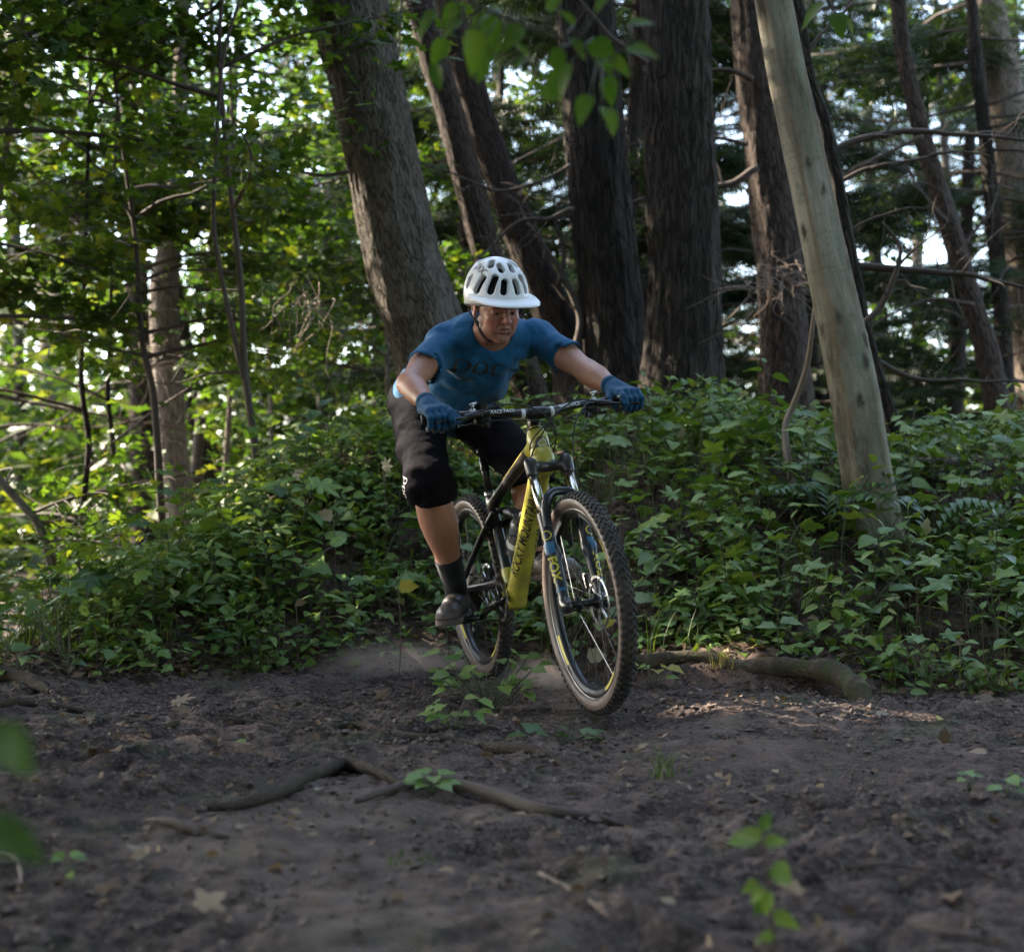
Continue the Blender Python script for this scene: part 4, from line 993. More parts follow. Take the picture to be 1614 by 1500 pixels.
def get_proto(kind, var, mt):
    key = (kind, var, mt)
    if key not in PROTO:
        mb, lv = proto(kind, hash((kind, var)) % 1 + {'pair': 100, 'narrow': 200, 'lobed': 300, 'palm': 400, 'low': 500, 'fern': 600}[kind] + var)
        PROTO[key] = (mb.mesh('stem', M['stem']), [(LM[mt][i], m) if m is not None else (i.mesh('frond', M[mt], True), Matrix()) for i, m in lv])
    return PROTO[key]
def place_plant(kind, var, mt, p, s, rz, tilt=(0, 0)):
    st, lv = get_proto(kind, var, mt)
    t = thing(KINDS[kind][0], None, 'fern' if kind == 'fern' else 'plant', p, 'plants on the wooded bank', (tilt[0], tilt[1], rz)); t.scale = (s, s, s)
    o = bpy.data.objects.new('stem', st); COL.objects.link(o); o.parent = t
    for me, m in lv:
        o = bpy.data.objects.new('frond' if kind == 'fern' else 'leaf', me); COL.objects.link(o); o.parent = t; o.matrix_local = m
    return t
def project(p):
    y = p[1] * math.cos(PITCH) + (p[2] - CAMZ) * math.sin(PITCH); z = -p[1] * math.sin(PITCH) + (p[2] - CAMZ) * math.cos(PITCH)
    return CXP + FPX * p[0] / y, CYP - FPX * z / y
cand = []
rg = np.random.default_rng(99); tries = 0
while len(cand) < 345 and tries < 60000:
    tries += 1
    x = rg.uniform(-2.9, 3.0); f = np.interp(x, FX, FY); d = rg.random() ** 1.15 * 3.1 - .02; y = f + d
    run = np.interp(x, [-3, -1.5, 0, 3], [2.2, 2.1, 2.5, 3.1])
    if d > run * 1.08 or abs(x) / y > .345: continue
    if any((x - a) ** 2 + (y - b) ** 2 < .128 ** 2 for a, b in cand): continue
    if abs(x - P6[1][0] * y / P6[1][1]) < .15 and P6[1][1] - .26 < y < P6[1][1] + .15 or (.35 < x < 1.35 and d < .22): continue
    if abs(x - .05) < .5 and y < 6.75: continue
    cand.append((x, y))
MARK = [('the pale trunk', 1380, 850), ('the thickest trunk', 1078, 650), ('the mossy root', 1220, 1010), ('the front wheel', 930, 900), ('the rear wheel', 740, 900), ('the leaning trunk', 690, 640),
        ('the left crest', 420, 720), ('the double sapling', 398, 690), ('the left trail edge', 230, 1040), ('the bank\'s left end', 40, 960), ('the dust cloud', 600, 1010), ('the bare vine', 1250, 740), ('the right trail edge', 1560, 1080), ('the crooked hemlock', 1560, 690)]
PL = []
for (x, y) in cand:
    d = y - np.interp(x, FX, FY); p = np.array([x, y, gz(x, y) - .01])
    kind = rg.choice(['pair', 'lobed', 'narrow', 'palm', 'low'], p=[.38, .32, .08, .06, .16] if d > .35 else [.22, .2, .1, .0, .48])
    mt = rg.choice(['under_o', 'under_p', 'dark_o'], p=[.66, .14, .20])
    s = rg.uniform(.66, 1.05) * (1.0 if d > .3 else .75)
    t = place_plant(kind, int(rg.integers(0, 4)), mt, p, s, rg.uniform(0, 6.28), (rg.normal(0.18, .12), rg.normal(0, .12)))
    PL.append((t, kind, mt, s, p))
for k, (dx, dy) in enumerate([(-.20, -.10), (.16, -.14), (-.26, .02)]):
    x, y = P6[1][0] + dx, P6[1][1] + dy; p = np.array([x, y, gz(x, y)])
    PL.append((place_plant('fern', k, 'dark_o', p, .85, k * 2.1), 'fern', 'dark_o', .85, p))
LAB = {}
for t, kind, mt, s, p in PL:
    px, py = project(p); py -= 40
    nm, mx, my = min(MARK, key=lambda m: math.hypot(m[1] - px, (m[2] - py) * 1.2))
    dx, dy = px - mx, py - my; ds = math.hypot(dx, dy)
    rel = ('close ' if ds < 45 else '') + ('left of' if dx < 0 else 'right of') if abs(dx) > abs(dy) else ('uphill from' if dy < 0 else 'downhill from')
    if abs(abs(dx) - abs(dy)) < .4 * max(abs(dx), abs(dy)): rel = ('up' if dy < 0 else 'down') + ' and ' + ('left from' if dx < 0 else 'right from')
    lab = f"{'pale' if mt == 'under_p' else 'dark' if mt == 'dark_o' else 'mid-green'} {KINDS[kind][1]}, {rel} {nm}"
    LAB.setdefault(lab, []).append((ds, px, t))
ORD = ['nearest', 'second nearest', 'third nearest', 'fourth nearest', 'fifth nearest', 'sixth nearest', 'farthest']
for lab, l in LAB.items():
    l.sort(key=lambda q: q[0])
    for k, (_, _, t) in enumerate(l): t['label'] = (lab if len(l) == 1 else f'{lab}, {ORD[min(k, 6)]}').replace('ground plant with small rounded', 'low plant with rounded')
# the smaller leaves between them: nobody could count these
n = 62000; x = RNG.uniform(-3.4, 3.6, n); f = np.interp(x, FX, FY); run = np.interp(x, [-3, -1.5, 0, 3], [2.2, 2.1, 2.5, 3.1])
y = f - .06 + RNG.random(n) * (run * 1.5 + .1)
pz = np.stack([x, y, x * 0], -1); dens = .42 + .75 * fbm(pz * 2.2, 3, 61)
dens *= smooth(-.06, .35, y - f) * (1 - .9 * smooth(.3, .45, x) * smooth(1.5, 1.3, x) * smooth(.16, .02, y - f)) * (1 - .85 * np.exp(-((x - .05) / .45) ** 2) * smooth(.5, .0, y - f))
dens *= 1 - .93 * ((np.abs(x - P6[1][0] * y / P6[1][1]) < .17) & (y > P6[1][1] - .22) & (y < P6[1][1] + .1)); k = RNG.random(n) < dens; x, y = x[k], y[k]; n = len(x); f = f[k]
hgt = RNG.random(n) ** 1.3 * (.10 + .17 * np.clip(.5 + fbm(np.stack([x * 3, y * 3, x * 0], -1), 2, 71), 0, 1.4)) * (.35 + .65 * smooth(0, .5, y - f))
pos = np.stack([x, y, ground(x, y) + hgt], -1); dr = rnd_dirs(n, .15); dr[:, 1] -= .25
mb = MB(); u = RNG.random(n)
for tpl, a, b, sz in ((LO, 0, .45, .058), (L3, .45, .75, .062), (LN, .75, .86, .07), (LOW, .86, 1.01, .046)):
    k = (u >= a) & (u < b); mb.add(*put_leaves(tpl, pos[k], dr[k], np.array([0, -.25, 1.]) + RNG.normal(0, .35, (k.sum(), 3)), sz * RNG.uniform(.55, 1.3, k.sum())))
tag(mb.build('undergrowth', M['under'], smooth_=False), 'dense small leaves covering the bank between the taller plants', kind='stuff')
# stems and grass
def blades(n, px_fn, h, w, mat, name, label, bend=.5):
    mb = MB(); T = np.array([[-.5, 0, 0], [.5, 0, 0], [-.4, 0, .35], [.4, 0, .35], [-.25, 0, .7], [.25, 0, .7], [0, 0, 1.]]); TF = np.array([[0, 1, 2], [1, 3, 2], [2, 3, 4], [3, 5, 4], [4, 5, 6]])
    p = px_fn(n); n = len(p); V = np.repeat(T[None], n, 0); hh = h * RNG.uniform(.4, 1.2, n); ww = w * RNG.uniform(.6, 1.3, n); a = RNG.uniform(0, 6.28, n); bd = bend * RNG.uniform(.1, 1, n)
    z = V[..., 2] * hh[:, None] * (1 - .35 * bd[:, None] * V[..., 2]); s = V[..., 0] * ww[:, None]; o = V[..., 2] ** 2 * (bd * hh)[:, None]
    ca, sa = np.cos(a)[:, None], np.sin(a)[:, None]
    W3 = np.stack([ca * o - sa * s, sa * o + ca * s, z], -1) + p[:, None]
    mb.add(W3.reshape(-1, 3), (TF[None] + (np.arange(n) * 7)[:, None, None]).reshape(-1, 3))
    return mb.build(name, M[mat], smooth_=False)
def bankpts(lo, hi, dens_seed, thr):
    def fn(n):
        x = RNG.uniform(-3.1, 3.2, n); y = np.interp(x, FX, FY) + RNG.uniform(lo, hi, n)
        k = vnoise(np.stack([x * 3.3, y * 3.3, x * 0], -1), dens_seed) > thr; x, y = x[k], y[k]
        return np.stack([x, y, ground(x, y)], -1)
    return fn
tag(blades(7000, bankpts(.05, 2.2, 81, .15), .20, .006, 'grass', 'grass', ''), 'grass blades among the bank plants', kind='stuff')
tag(blades(900, bankpts(.1, 2.6, 83, .0), .36, .0045, 'dry_stem', 'weeds', '', .35), 'dry upright stalks among the bank plants', kind='stuff')

def tuft(name, label, px, py, n, h, w, sp, mat, Y=None):
    c = on_ground(px, py, 1.9, 9) if Y is None else at(px, py, Y)
    o = blades(n, lambda n: c + RNG.normal(0, 1, (n, 3)) * np.array([sp, sp, 0]), h, w, mat, name, label, 1.2)
    o.data.transform(Matrix.Translation(Vector(-c))); o.location = c
    return tag(o, label, 'grass tuft', kind='stuff' if h < .05 else None)
tuft('grass_tuft', 'sunlit straw-coloured grass tuft on the mossy root', 1140, 1052, 60, .10, .004, .02, 'straw', 6.05)
tuft('grass_tuft', 'thin green grass clump standing on the open trail', 1050, 1226, 26, .11, .004, .018, 'grass')
tuft('grass_tuft', 'arching grass clump at the right foot of the bank', 1560, 1095, 40, .15, .005, .03, 'grass')
tuft('grass_tuft', 'bright grass blades at the left foot of the bank', 395, 1062, 34, .14, .005, .035, 'grass')
tuft('grass_tuft', 'blurred low grass patch on the bare foreground soil', 650, 1360, 36, .022, .004, .03, 'grass')
tuft('grass_tuft', 'sparse blurred grass patch below the seedling side of the trail', 810, 1330, 30, .02, .004, .05, 'grass')

def seedling(name, label, base, leaves, mat, stem_pts=None, cat='seedling', sm='stem', sr=.003):
    """hand-placed small plant: leaves = (offset, direction, normal, size, template)"""
    t = thing(name, label, cat, base); mb = MB()
    if stem_pts is not None: mb.add(*tube(catmull(np.array(stem_pts, float), 12), np.linspace(sr, sr * .5, 12), 6))
    for off, d, nr, s, tp in leaves:
        off = np.array(off, float)
        if stem_pts is not None:
            S = catmull(np.array(stem_pts, float), 12); q = S[np.argmin(np.linalg.norm(S - off, axis=1))]
            if np.linalg.norm(q - off) > .004: mb.add(*tube(np.array([q, off]), sr * .5, 4))
        else: mb.add(*tube(np.array([[0, 0, -.01], off]), sr * .5, 4))
        o = one_leaf('leaf', None, tp, off, s, d, nr, mat if isinstance(mat, str) else mat[RNG.integers(len(mat))], parent=t)
    mb.build(sm if sm != 'stem' else 'stem', M['stem'], t)
    return t
def rnd_leaves(n, sp, h, s, tps, up=.3):
    r = []
    for q in range(n):
        a = q * 2.4 + RNG.normal(0, .3); rr = sp * math.sqrt(RNG.uniform(.1, 1)); r.append(((math.cos(a) * rr, math.sin(a) * rr * .6, h * RNG.uniform(.3, 1)), (math.cos(a), math.sin(a) - .3, up * RNG.normal(.2, .6)), (RNG.normal(0, .3), -.4, 1), s * RNG.uniform(.7, 1.2), tps[RNG.integers(len(tps))]))
    return r
seedling('ground_plant', 'leafy clump growing on the hump in front of the rear wheel', on_ground(770, 1120), rnd_leaves(44, .20, .20, .062, [LO, LOW, L3]), ['under_o', 'under_o', 'under_p'], cat='plant')
seedling('ground_plant', 'loose leaves at the left side of the hump', on_ground(712, 1150), rnd_leaves(16, .10, .10, .055, [LO, LOW]), 'under_o', cat='plant')
seedling('ground_plant', 'creeping leaves at the right foot of the hump', on_ground(875, 1170), rnd_leaves(9, .14, .05, .07, [LO, L3]), 'dark_o', cat='plant')
seedling('ground_plant', 'small grey-green sprout on the long dark root', on_ground(680, 1256), [((math.cos(a) * .02, math.sin(a) * .02, .03 + .02 * (q % 2)), (math.cos(a), math.sin(a) - .2, .25 - .1 * (q % 3)), (0, -.3, 1), .055, LO) for q, a in enumerate(np.linspace(0, 6.28, 10)[:-1])], 'under_o', cat='plant')
seedling('ground_plant', 'leaves beside the front tyre at the root end', on_ground(1030, 1085), rnd_leaves(7, .06, .12, .06, [LOW, LO]), ['under_o', 'yellow'], cat='plant')
seedling('ground_plant', 'tiny seedling on the trail near the right edge', on_ground(1528, 1246), rnd_leaves(5, .02, .05, .035, [LO]), 'under_o', cat='seedling')
seedling('ground_plant', 'second tiny seedling, nearer the right edge', on_ground(1586, 1262), rnd_leaves(6, .025, .06, .04, [LO]), 'under_o', cat='seedling')
seedling('ground_plant', 'small green sprig in the leaf litter at left', on_ground(105, 1385), rnd_leaves(5, .02, .04, .03, [LO]), 'under_o', cat='seedling')
seedling('sunlit_weed', 'sunlit yellow-green weed rising behind the mossy root', at(1225, 1060, 6.05), [((.0, 0, .17), (-.9, -.3, .3), (0, -.4, 1), .08, LOW), ((.01, 0, .19), (.9, -.3, .2), (0, -.4, 1), .085, LOW), ((.0, 0, .22), (.3, -.8, .3), (0, -.3, 1), .07, LO), ((.0, 0, .23), (-.4, -.5, .4), (0, -.3, 1), .06, LO), ((.01, 0, .10), (.8, -.2, -.3), (0, -.5, 1), .055, LO)], 'under_p', [(0, 0, -.02), (.005, 0, .1), (0, 0, .24)], cat='plant')
for lab, px, py, Y, s, mt, tp, d in [('white bleached leaf pair standing right of the pale trunk', 1458, 845, 7.0, .085, 'cream', L3, (.1, -.2, 1)), ('silvery curled leaves near the right edge of the bank', 1548, 908, 6.8, .08, 'cream', L7, (.8, -.3, .3)),
        ('lower silvery leaf beside the curled ones at right', 1538, 925, 6.75, .06, 'cream', L3, (-.6, -.4, -.2)), ('cream leaf cluster high on the bank below the thickest trunk', 1072, 700, 8.5, .10, 'cream', L3, (.2, -.2, 1)),
        ('bright yellow leaf left of the rider\'s shoe', 628, 926, 6.6, .085, 'yellow', LO, (.9, -.2, .15)), ('reddish leaf on the slope left of the rider', 466, 951, 6.8, .05, 'brown_o', LO, (.8, -.3, .2)),
        ('pale dead leaf hanging over the mossy root', 1212, 1050, 5.98, .07, 'cream', LO, (-.3, -.4, -.9)), ('pale dead leaf dangling left of the right slope', 1352, 1032, 6.1, .07, 'cream', LO, (.1, -.4, -.9)),
        ('bleached leaf high on the slope left of the rider', 460, 755, 8.0, .09, 'cream', L3, (.5, -.3, .4)), ('second bleached leaf beside the rider\'s shorts', 605, 742, 7.9, .09, 'cream', L7, (.3, -.4, .5)),
        ('third bleached leaf just below it on the slope', 525, 815, 7.6, .08, 'cream', LOW, (-.6, -.3, .2)), ('bright leaf seen through the spokes of the front wheel', 925, 1035, 6.0, .075, 'cream', LOW, (.9, -.1, .2)), ('yellow leaf behind the front hub', 952, 985, 6.15, .05, 'yellow', LO, (.7, -.3, .4))]:
    t = thing('dead_leaf', lab, 'leaf', at(px, py, Y)); one_leaf('leaf', None, tp, (0, 0, 0), s, d, (-.1, -1, .5), mt, parent=t); g = gz(*at(px, py, Y)[:2]) - at(px, py, Y)[2]
    MB().add(*tube(catmull(np.array([[0, 0, 0], [.01, .02, g * .5], [.0, .03, min(g, -.03)]]), 6), .002, 4)).build('stalk', M['dry_stem'], t)
# bare vine in front of the dark trunk, leaning on the pale one
P = np.stack([at(a, b, y) for a, b, y in [(1286, 470, 7.6), (1280, 520, 7.6), (1271, 580, 7.7), (1250, 640, 7.8), (1238, 670, 7.8), (1240, 710, 7.75), (1248, 760, 7.7), (1262, 810, 7.6)]])
V, fs = tube(catmull(P, 50), np.linspace(.010, .021, 50), 9); b = P[-1]
tag(MB().add(V, fs).build('bare_vine', M['bark_grey'], off=b), 'bare twisting vine hanging down left of the pale trunk', 'vine').location = b

# near, blurred leaves -------------------------------------------------------
def sprig_px(name, label, cat, stem, Y, leaves, mat, r=.004, ls=1.0):
    P = np.stack([at(a, b, Y) for a, b in stem]); b0 = P[0]; t = thing(name, label, cat, b0)
    V, fs = tube(catmull(P - b0, 30), np.linspace(r, r * .4, 30), 6); MB().add(V, fs).build('twig', M['bark_thin'], t)
    C = catmull(P - b0, 60)
    for (px, py, ang, L, dy) in leaves:
        p = at(px, py, Y + dy) - b0; a = math.radians(ang); q = C[np.argmin(np.linalg.norm(C - p, axis=1))]
        d = np.array([math.cos(a), RNG.normal(-.15, .25), math.sin(a)]); nn = np.array([RNG.normal(0, .35), -.65, .6])
        if np.linalg.norm(q - p) > .005: MB().add(*tube(np.array([q, p]), r * .35, 4)).build('leaf_stalk', M['stem'], t)
        one_leaf('leaf', None, (leaf_ovate(.27, 9, .07, .3, .3), leaf_ovate(.33, 9, .07, .45, .35))[RNG.integers(2)], p, ls * L / FPX * Y, d, nn, mat, parent=t)
    return t
sprig_px('overhanging_branch', 'blurred leafy branch hanging into the top of the view above the rider', 'branch', [(640, -70), (720, -10), (800, 30), (880, 60), (950, 95), (1000, 60)], 2.7,
    [(690, 20, 215, 70, 0), (700, 60, 250, 60, .1), (745, 45, 275, 90, -.1), (760, 20, 300, 80, 0), (820, 40, 240, 70, 0), (830, 95, 200, 45, .1), (880, 75, 265, 60, -.1), (900, 100, 240, 75, 0), (935, 60, 300, 80, .1), (955, 90, 330, 60, 0), (930, 150, 240, 60, -.1), (950, 170, 305, 62, -.1), (985, 80, 0, 70, 0), (905, 40, 130, 45, .1), (790, 15, 200, 60, .1), (865, 20, 60, 60, 0), (720, 5, 240, 60, .1), (960, 120, 270, 60, .15), (1000, 70, 340, 55, .1), (840, 130, 320, 50, .1), (690, 100, 260, 55, .05), (760, 70, 285, 60, -.05), (770, 95, 240, 50, 0), (870, 110, 280, 60, .05), (900, 60, 310, 55, 0), (990, 40, 20, 60, .05), (940, 20, 60, 60, 0), (730, 35, 200, 60, .1), (810, 70, 330, 45, .05)], 'fore', ls=.8)
sprig_px('overhanging_branch', 'blurred leaf tip hanging down right of the pale trunk top', 'branch', [(1270, -60), (1300, -10), (1318, 25)], 3.9, [(1318, 20, 275, 50, 0), (1300, 5, 215, 55, 0), (1330, 30, 320, 30, 0), (1140, -15, 300, 30, 0)], 'fore')
sprig_px('leafy_sprig', 'large blurred blue-green leaf reaching in at the left edge', 'leaf', [(-160, 1090), (-80, 1120), (-25, 1148)], 1.25, [(-20, 1150, -38, 105, 0)], 'dark_o')
sprig_px('leafy_sprig', 'smaller blurred green leaf low at the left edge', 'leaf', [(-180, 1270), (-90, 1285), (-50, 1290)], 1.25, [(-30, 1300, -14, 125, 0)], 'dark_o')
b0 = on_ground(1222, 1490); Yb = b0[1]
sprig_px('seedling', 'blurred leggy seedling in the foreground at bottom right', 'seedling', [(1225, 1500), (1215, 1430), (1208, 1360), (1200, 1310)], Yb,
    [(1205, 1400, 215, 45, 0), (1210, 1410, 235, 52, .02), (1195, 1390, 200, 40, .03), (1212, 1370, -25, 60, 0), (1200, 1320, 160, 60, 0), (1195, 1325, 175, 70, .03), (1205, 1330, 20, 50, 0), (1215, 1440, -15, 70, .03), (1222, 1470, 200, 50, 0), (1215, 1405, 250, 60, -.02), (1203, 1310, 80, 45, 0), (1218, 1365, 330, 70, .02)], 'under_o', .003, .72)
# ------------------------------------------------------------------ the bicycle (local: x forward, y to its left, z up)
M['yellow_paint'] = plain('yellow frame paint', (.40, .362, .045), .34, 0, .06, 20, dirt=.35)
M['black_paint'] = plain('satin black frame', (.010, .010, .012), .30, 0, .3, 30, dirt=.25)
M['black_metal'] = plain('black anodised metal', (.014, .014, .016), .34, .4, .3, 60)
M['navy_paint'] = plain('dark blue-black fork paint', (.012, .016, .026), .25, 0, .2, 30, dirt=.2)
M['silver'] = plain('brushed silver', (.55, .54, .53), .30, 1.0, .12, 80)
M['stanchion'] = plain('pale gold fork tube', (.62, .56, .46), .16, 1.0, .05, 60)
M['tread'] = plain('tyre rubber', (.012, .011, .011), .75, 0, .4, 50, dirt=.28)
M['tanwall'] = plain('tan tyre sidewall', (.095, .066, .055), .5, 0, .18, 25, dirt=.15)
M['grip'] = plain('black rubber', (.012, .012, .013), .7, 0, .3, 60)
M['white_print'] = plain('white print', (.62, .62, .62), .5, 0, .1, 60)
M['black_print'] = plain('black print', (.012, .012, .014), .45, 0, .1, 60)
M['yellow_print'] = plain('yellow print', (.48, .40, .03), .45, 0, .1, 60)
M['blue_print'] = plain('blue print', (.012, .085, .17), .4, 0, .1, 60)
M['grey_print'] = plain('grey print', (.10, .11, .13), .5, 0, .1, 60)
M['bottle'] = plain('smoky plastic', (.10, .105, .115), .28, 0, .15, 30)
M['steel'] = plain('worn steel', (.10, .09, .08), .35, 1.0, .3, 70)

BP = np.array([-.0978, 6.4837, .004]); BYAW, BROLL = math.radians(-71.43), math.radians(6.36)
RB = (Matrix.Rotation(BYAW, 3, 'Z') @ Matrix.Rotation(BROLL, 3, 'X'))
RBn = np.array(RB); b2w = lambda p: np.asarray(p, float) @ RBn.T + BP
BK = thing('bicycle', 'yellow and black full-suspension mountain bike under the rider', 'bicycle', BP); BK.rotation_euler = RB.to_euler()
def bpart(name, mb, mat, parent=None, smooth_=True): return mb.build(name, M[mat] if isinstance(mat, str) else mat, parent or BK, smooth_)
def T(pts, r, n=12, m=None, **k): return MB().add(*tube(np.array(pts, float), r, n, m, **k))
def decal(name, V2F, bvh, o, ux, uy, w, h, mat, parent=None, eps=.0012, reach=.12):
    V, F = wrap(V2F[0], V2F[1], bvh, o, ux, uy, w, h, eps, reach); return MB().add(V, F).build(name, M[mat], parent or BK, False)
def grid2(nx=8, ny=8):
    x, y = np.meshgrid(np.linspace(-.5, .5, nx + 1), np.linspace(-.5, .5, ny + 1), indexing='ij'); i = np.arange(nx)[:, None] * (ny + 1); j = np.arange(ny)[None]
    q = np.stack([i + j, i + ny + 1 + j, i + ny + 2 + j, i + j + 1], -1).reshape(-1, 4)
    return np.stack([x, y], -1).reshape(-1, 2), np.concatenate([q[:, [0, 1, 2]], q[:, [0, 2, 3]]])
def stroke2(loops, w):
    """thick 2D outlines (closed point loops) as triangles"""
    Vs, Fs, n = [], [], 0
    for L, closed in loops:
        P = np.asarray(L, float); k = len(P)
        if closed: t = np.roll(P, -1, 0) - np.roll(P, 1, 0)
        else: t = np.gradient(P, axis=0)
        t /= np.linalg.norm(t, axis=1)[:, None]; nn = np.stack([-t[:, 1], t[:, 0]], 1) * w / 2
        Vs.append(np.concatenate([P + nn, P - nn])); m = k if closed else k - 1; i = np.arange(m); j = (i + 1) % k
        Fs += [np.stack([i, i + k, j], 1) + n, np.stack([j, i + k, j + k], 1) + n]; n += 2 * k
    return np.concatenate(Vs), np.concatenate(Fs)
def poc_logo():
    """the three rounded letters p o c as strokes in a unit box"""
    def arc(cx, cy, rx, ry, a0, a1, n=20):
        a = np.radians(np.linspace(a0, a1, n)); return [(cx + rx * np.sign(np.cos(q)) * abs(np.cos(q)) ** .7, cy + ry * np.sign(np.sin(q)) * abs(np.sin(q)) ** .7) for q in a]
    L = [(arc(.15, .6, .115, .30, 0, 342), True), ([(.035, q) for q in np.linspace(.62, 0, 14)], False), (arc(.5, .6, .12, .30, 0, 342), True), (arc(.86, .6, .12, .30, 48, 312), False)]
    V, F = stroke2(L, .055); V[:, 0] *= 1.0
    V = V - (V.max(0) + V.min(0)) / 2; V /= np.ptp(V, axis=0); return V, F
POC = poc_logo()

u = np.array([-.399, 0, .917]); fw = np.array([.917, 0, .399])
L0 = np.array([1.19, 0, .36]); leg = lambda s, y, f=0: L0 + u * s + fw * f + np.array([0, y, 0])
ste = lambda s, y=0, f=0: leg(s, y, f - .044)
BB = np.array([.44, 0, .34]); AX = np.array([0, 0, .37]); FXL = np.array([1.21, 0, .37])
HB, HT = ste(.535), ste(.665)
ST = np.array([.285, 0, .735]); sd = (ST - BB) / np.linalg.norm(ST - BB)
dd = (HB - BB) / np.linalg.norm(HB - BB); dn = np.array([-dd[2], 0, dd[0]])
def f_yel(P):
    q = P * np.array([1, 1, 1])
    d = sd_cone(q, HB, HT, .036, .030)
    d = smin(d, sd_cone(q, BB + dd * .02 + np.array([.02, 0, -.005]), HB - u * .0 + u * .03, .040, .036), .03)
    d = smin(d, sd_cone(q, BB + [0, -.036, 0], BB + [0, .036, 0], .034, .034), .02)
    d = smin(d, sd_cone(q, BB, BB + sd * .12, .030, .024), .025)
    d = smin(d, sd_cone(q, HT - u * .03, HT - u * .03 + (ST - HT) * .17, .030, .023), .03)
    return np.maximum(d, np.abs(q[:, 1]) - .0415)
V, Q = nets(f_yel, (.36, -.06, .28), (1.0, .06, 1.0), .0045); V = relax(V, Q, 1, .4); mbf = MB().add(V, Q); bpart('frame', mbf, 'yellow_paint'); bvf = mbf.bvh()
def f_blk(P):
    d = sd_cone(P, HT - u * .03 + (ST - HT) * .15, ST + [.02, 0, -.03], .0235, .020)
    d = smin(d, sd_cone(P, BB + sd * .10, ST, .0235, .0205), .02)
    d = smin(d, sd_cone(P, ST + [.10, 0, .0], ST - sd * .06, .017, .015), .015)
    return d
V, Q = nets(f_blk, (.24, -.05, .38), (.95, .05, 1.0), .0045); mb2 = MB().add(V, Q); bpart('top_tube', mb2, 'black_paint')
bv2 = mb2.bvh(); ttd = (ST - HT) / np.linalg.norm(ST - HT)
decal('pinstripe', grid2(40, 1), bv2, HT + (ST - HT) * .48 + np.array([0, -.05, -.02]), -ttd, np.cross(np.array([0, -1., 0]), -ttd), .46, .0055, 'yellow_print')
decal('pinstripe', grid2(40, 1), bv2, HT + (ST - HT) * .48 + np.array([0, .05, -.02]), ttd, np.cross(np.array([0, 1., 0]), ttd), .46, .0055, 'yellow_print')
# lettering up the down tube, on both faces
for sg in (-1, 1):
    nz = -dn * .55 + np.array([0, .84 * sg, 0]); ux = dd if sg < 0 else -dd
    decal('lettering', text_geo('ROCKY MOUNTAIN', .012, .25), bvf, BB + dd * .37 + nz * .03, ux, np.cross(nz, ux), .40, .036, 'black_print')
nz = fw; bvc = bvf
o_ = decal('head_badge', (np.array([(-.5, -.5), (.5, -.5), (.5, .1), (.25, .45), (0, .5), (-.25, .45), (-.5, .1)]), np.array([(0, 1, 2), (0, 2, 3), (0, 3, 4), (0, 4, 5), (0, 5, 6)])), bvf, ste(.615, 0, .06), np.array([0, 1., 0]), u, .044, .040, 'black_print', eps=.002)
decal('head_emblem', stroke2([([(-.5, -.3), (-.2, .2), (-.05, 0), (.15, .45), (.5, -.3)], False), ([(-.4, -.45), (0, -.4), (.4, -.45)], False)], .1), bvf, ste(.615, 0, .06), np.array([0, 1., 0]), u, .034, .034, 'white_print', eps=.0034)
bpart('headset', T([HT, HT + u * .012], .031, 20), 'black_metal'); bpart('headset', T([HB - u * .022, HB - u * .006], .037, 20), 'black_metal')
bpart('seat_clamp', T([ST - sd * .006, ST + sd * .016], .0215, 20), 'silver')
SPD = np.array([-.2756, 0, .961]); SPD /= np.linalg.norm(SPD)
sp1 = ST + SPD * .195; sp2 = ST + SPD * .335
mb = T([ST, sp1], .0165, 18); mb.add(*tube(np.array([sp1 - SPD * .03, sp1 - SPD * .002]), .0195, 18)); mb.add(*tube(np.array([ST + SPD * .105, ST + SPD * .115]), .019, 18))
SPO = bpart('seatpost', mb, 'black_paint'); bpart('inner_post', T([sp1, sp2], .0125, 16), 'steel', SPO)
# saddle
def f_sad(P):
    t = np.clip((P[:, 0] - .04) / .28, 0, 1); w = .070 - .052 * t ** .7
    q = P - np.array([0, 0, 1.082]); d = np.sqrt((q[:, 1] / w) ** 2 + (q[:, 2] / .024) ** 2)
    return np.maximum((d - 1) * .02, np.abs(P[:, 0] - .18) - .14)
V, Q = nets(f_sad, (.02, -.085, 1.04), (.34, .085, 1.12), .005); V = relax(V, Q, 2); sa = bpart('saddle', MB().add(V, Q), 'grip')
bpart('saddle_rail', T([(.06, -.02, 1.07), (.10, -.022, 1.05), (.24, -.022, 1.048), (.30, -.012, 1.072)], .0035, 6, 20).add(*tube(np.array([(.06, .02, 1.07), (.10, .022, 1.05), (.24, .022, 1.048), (.30, .012, 1.072)]), .0035, 6, 20)), 'black_metal', sa)
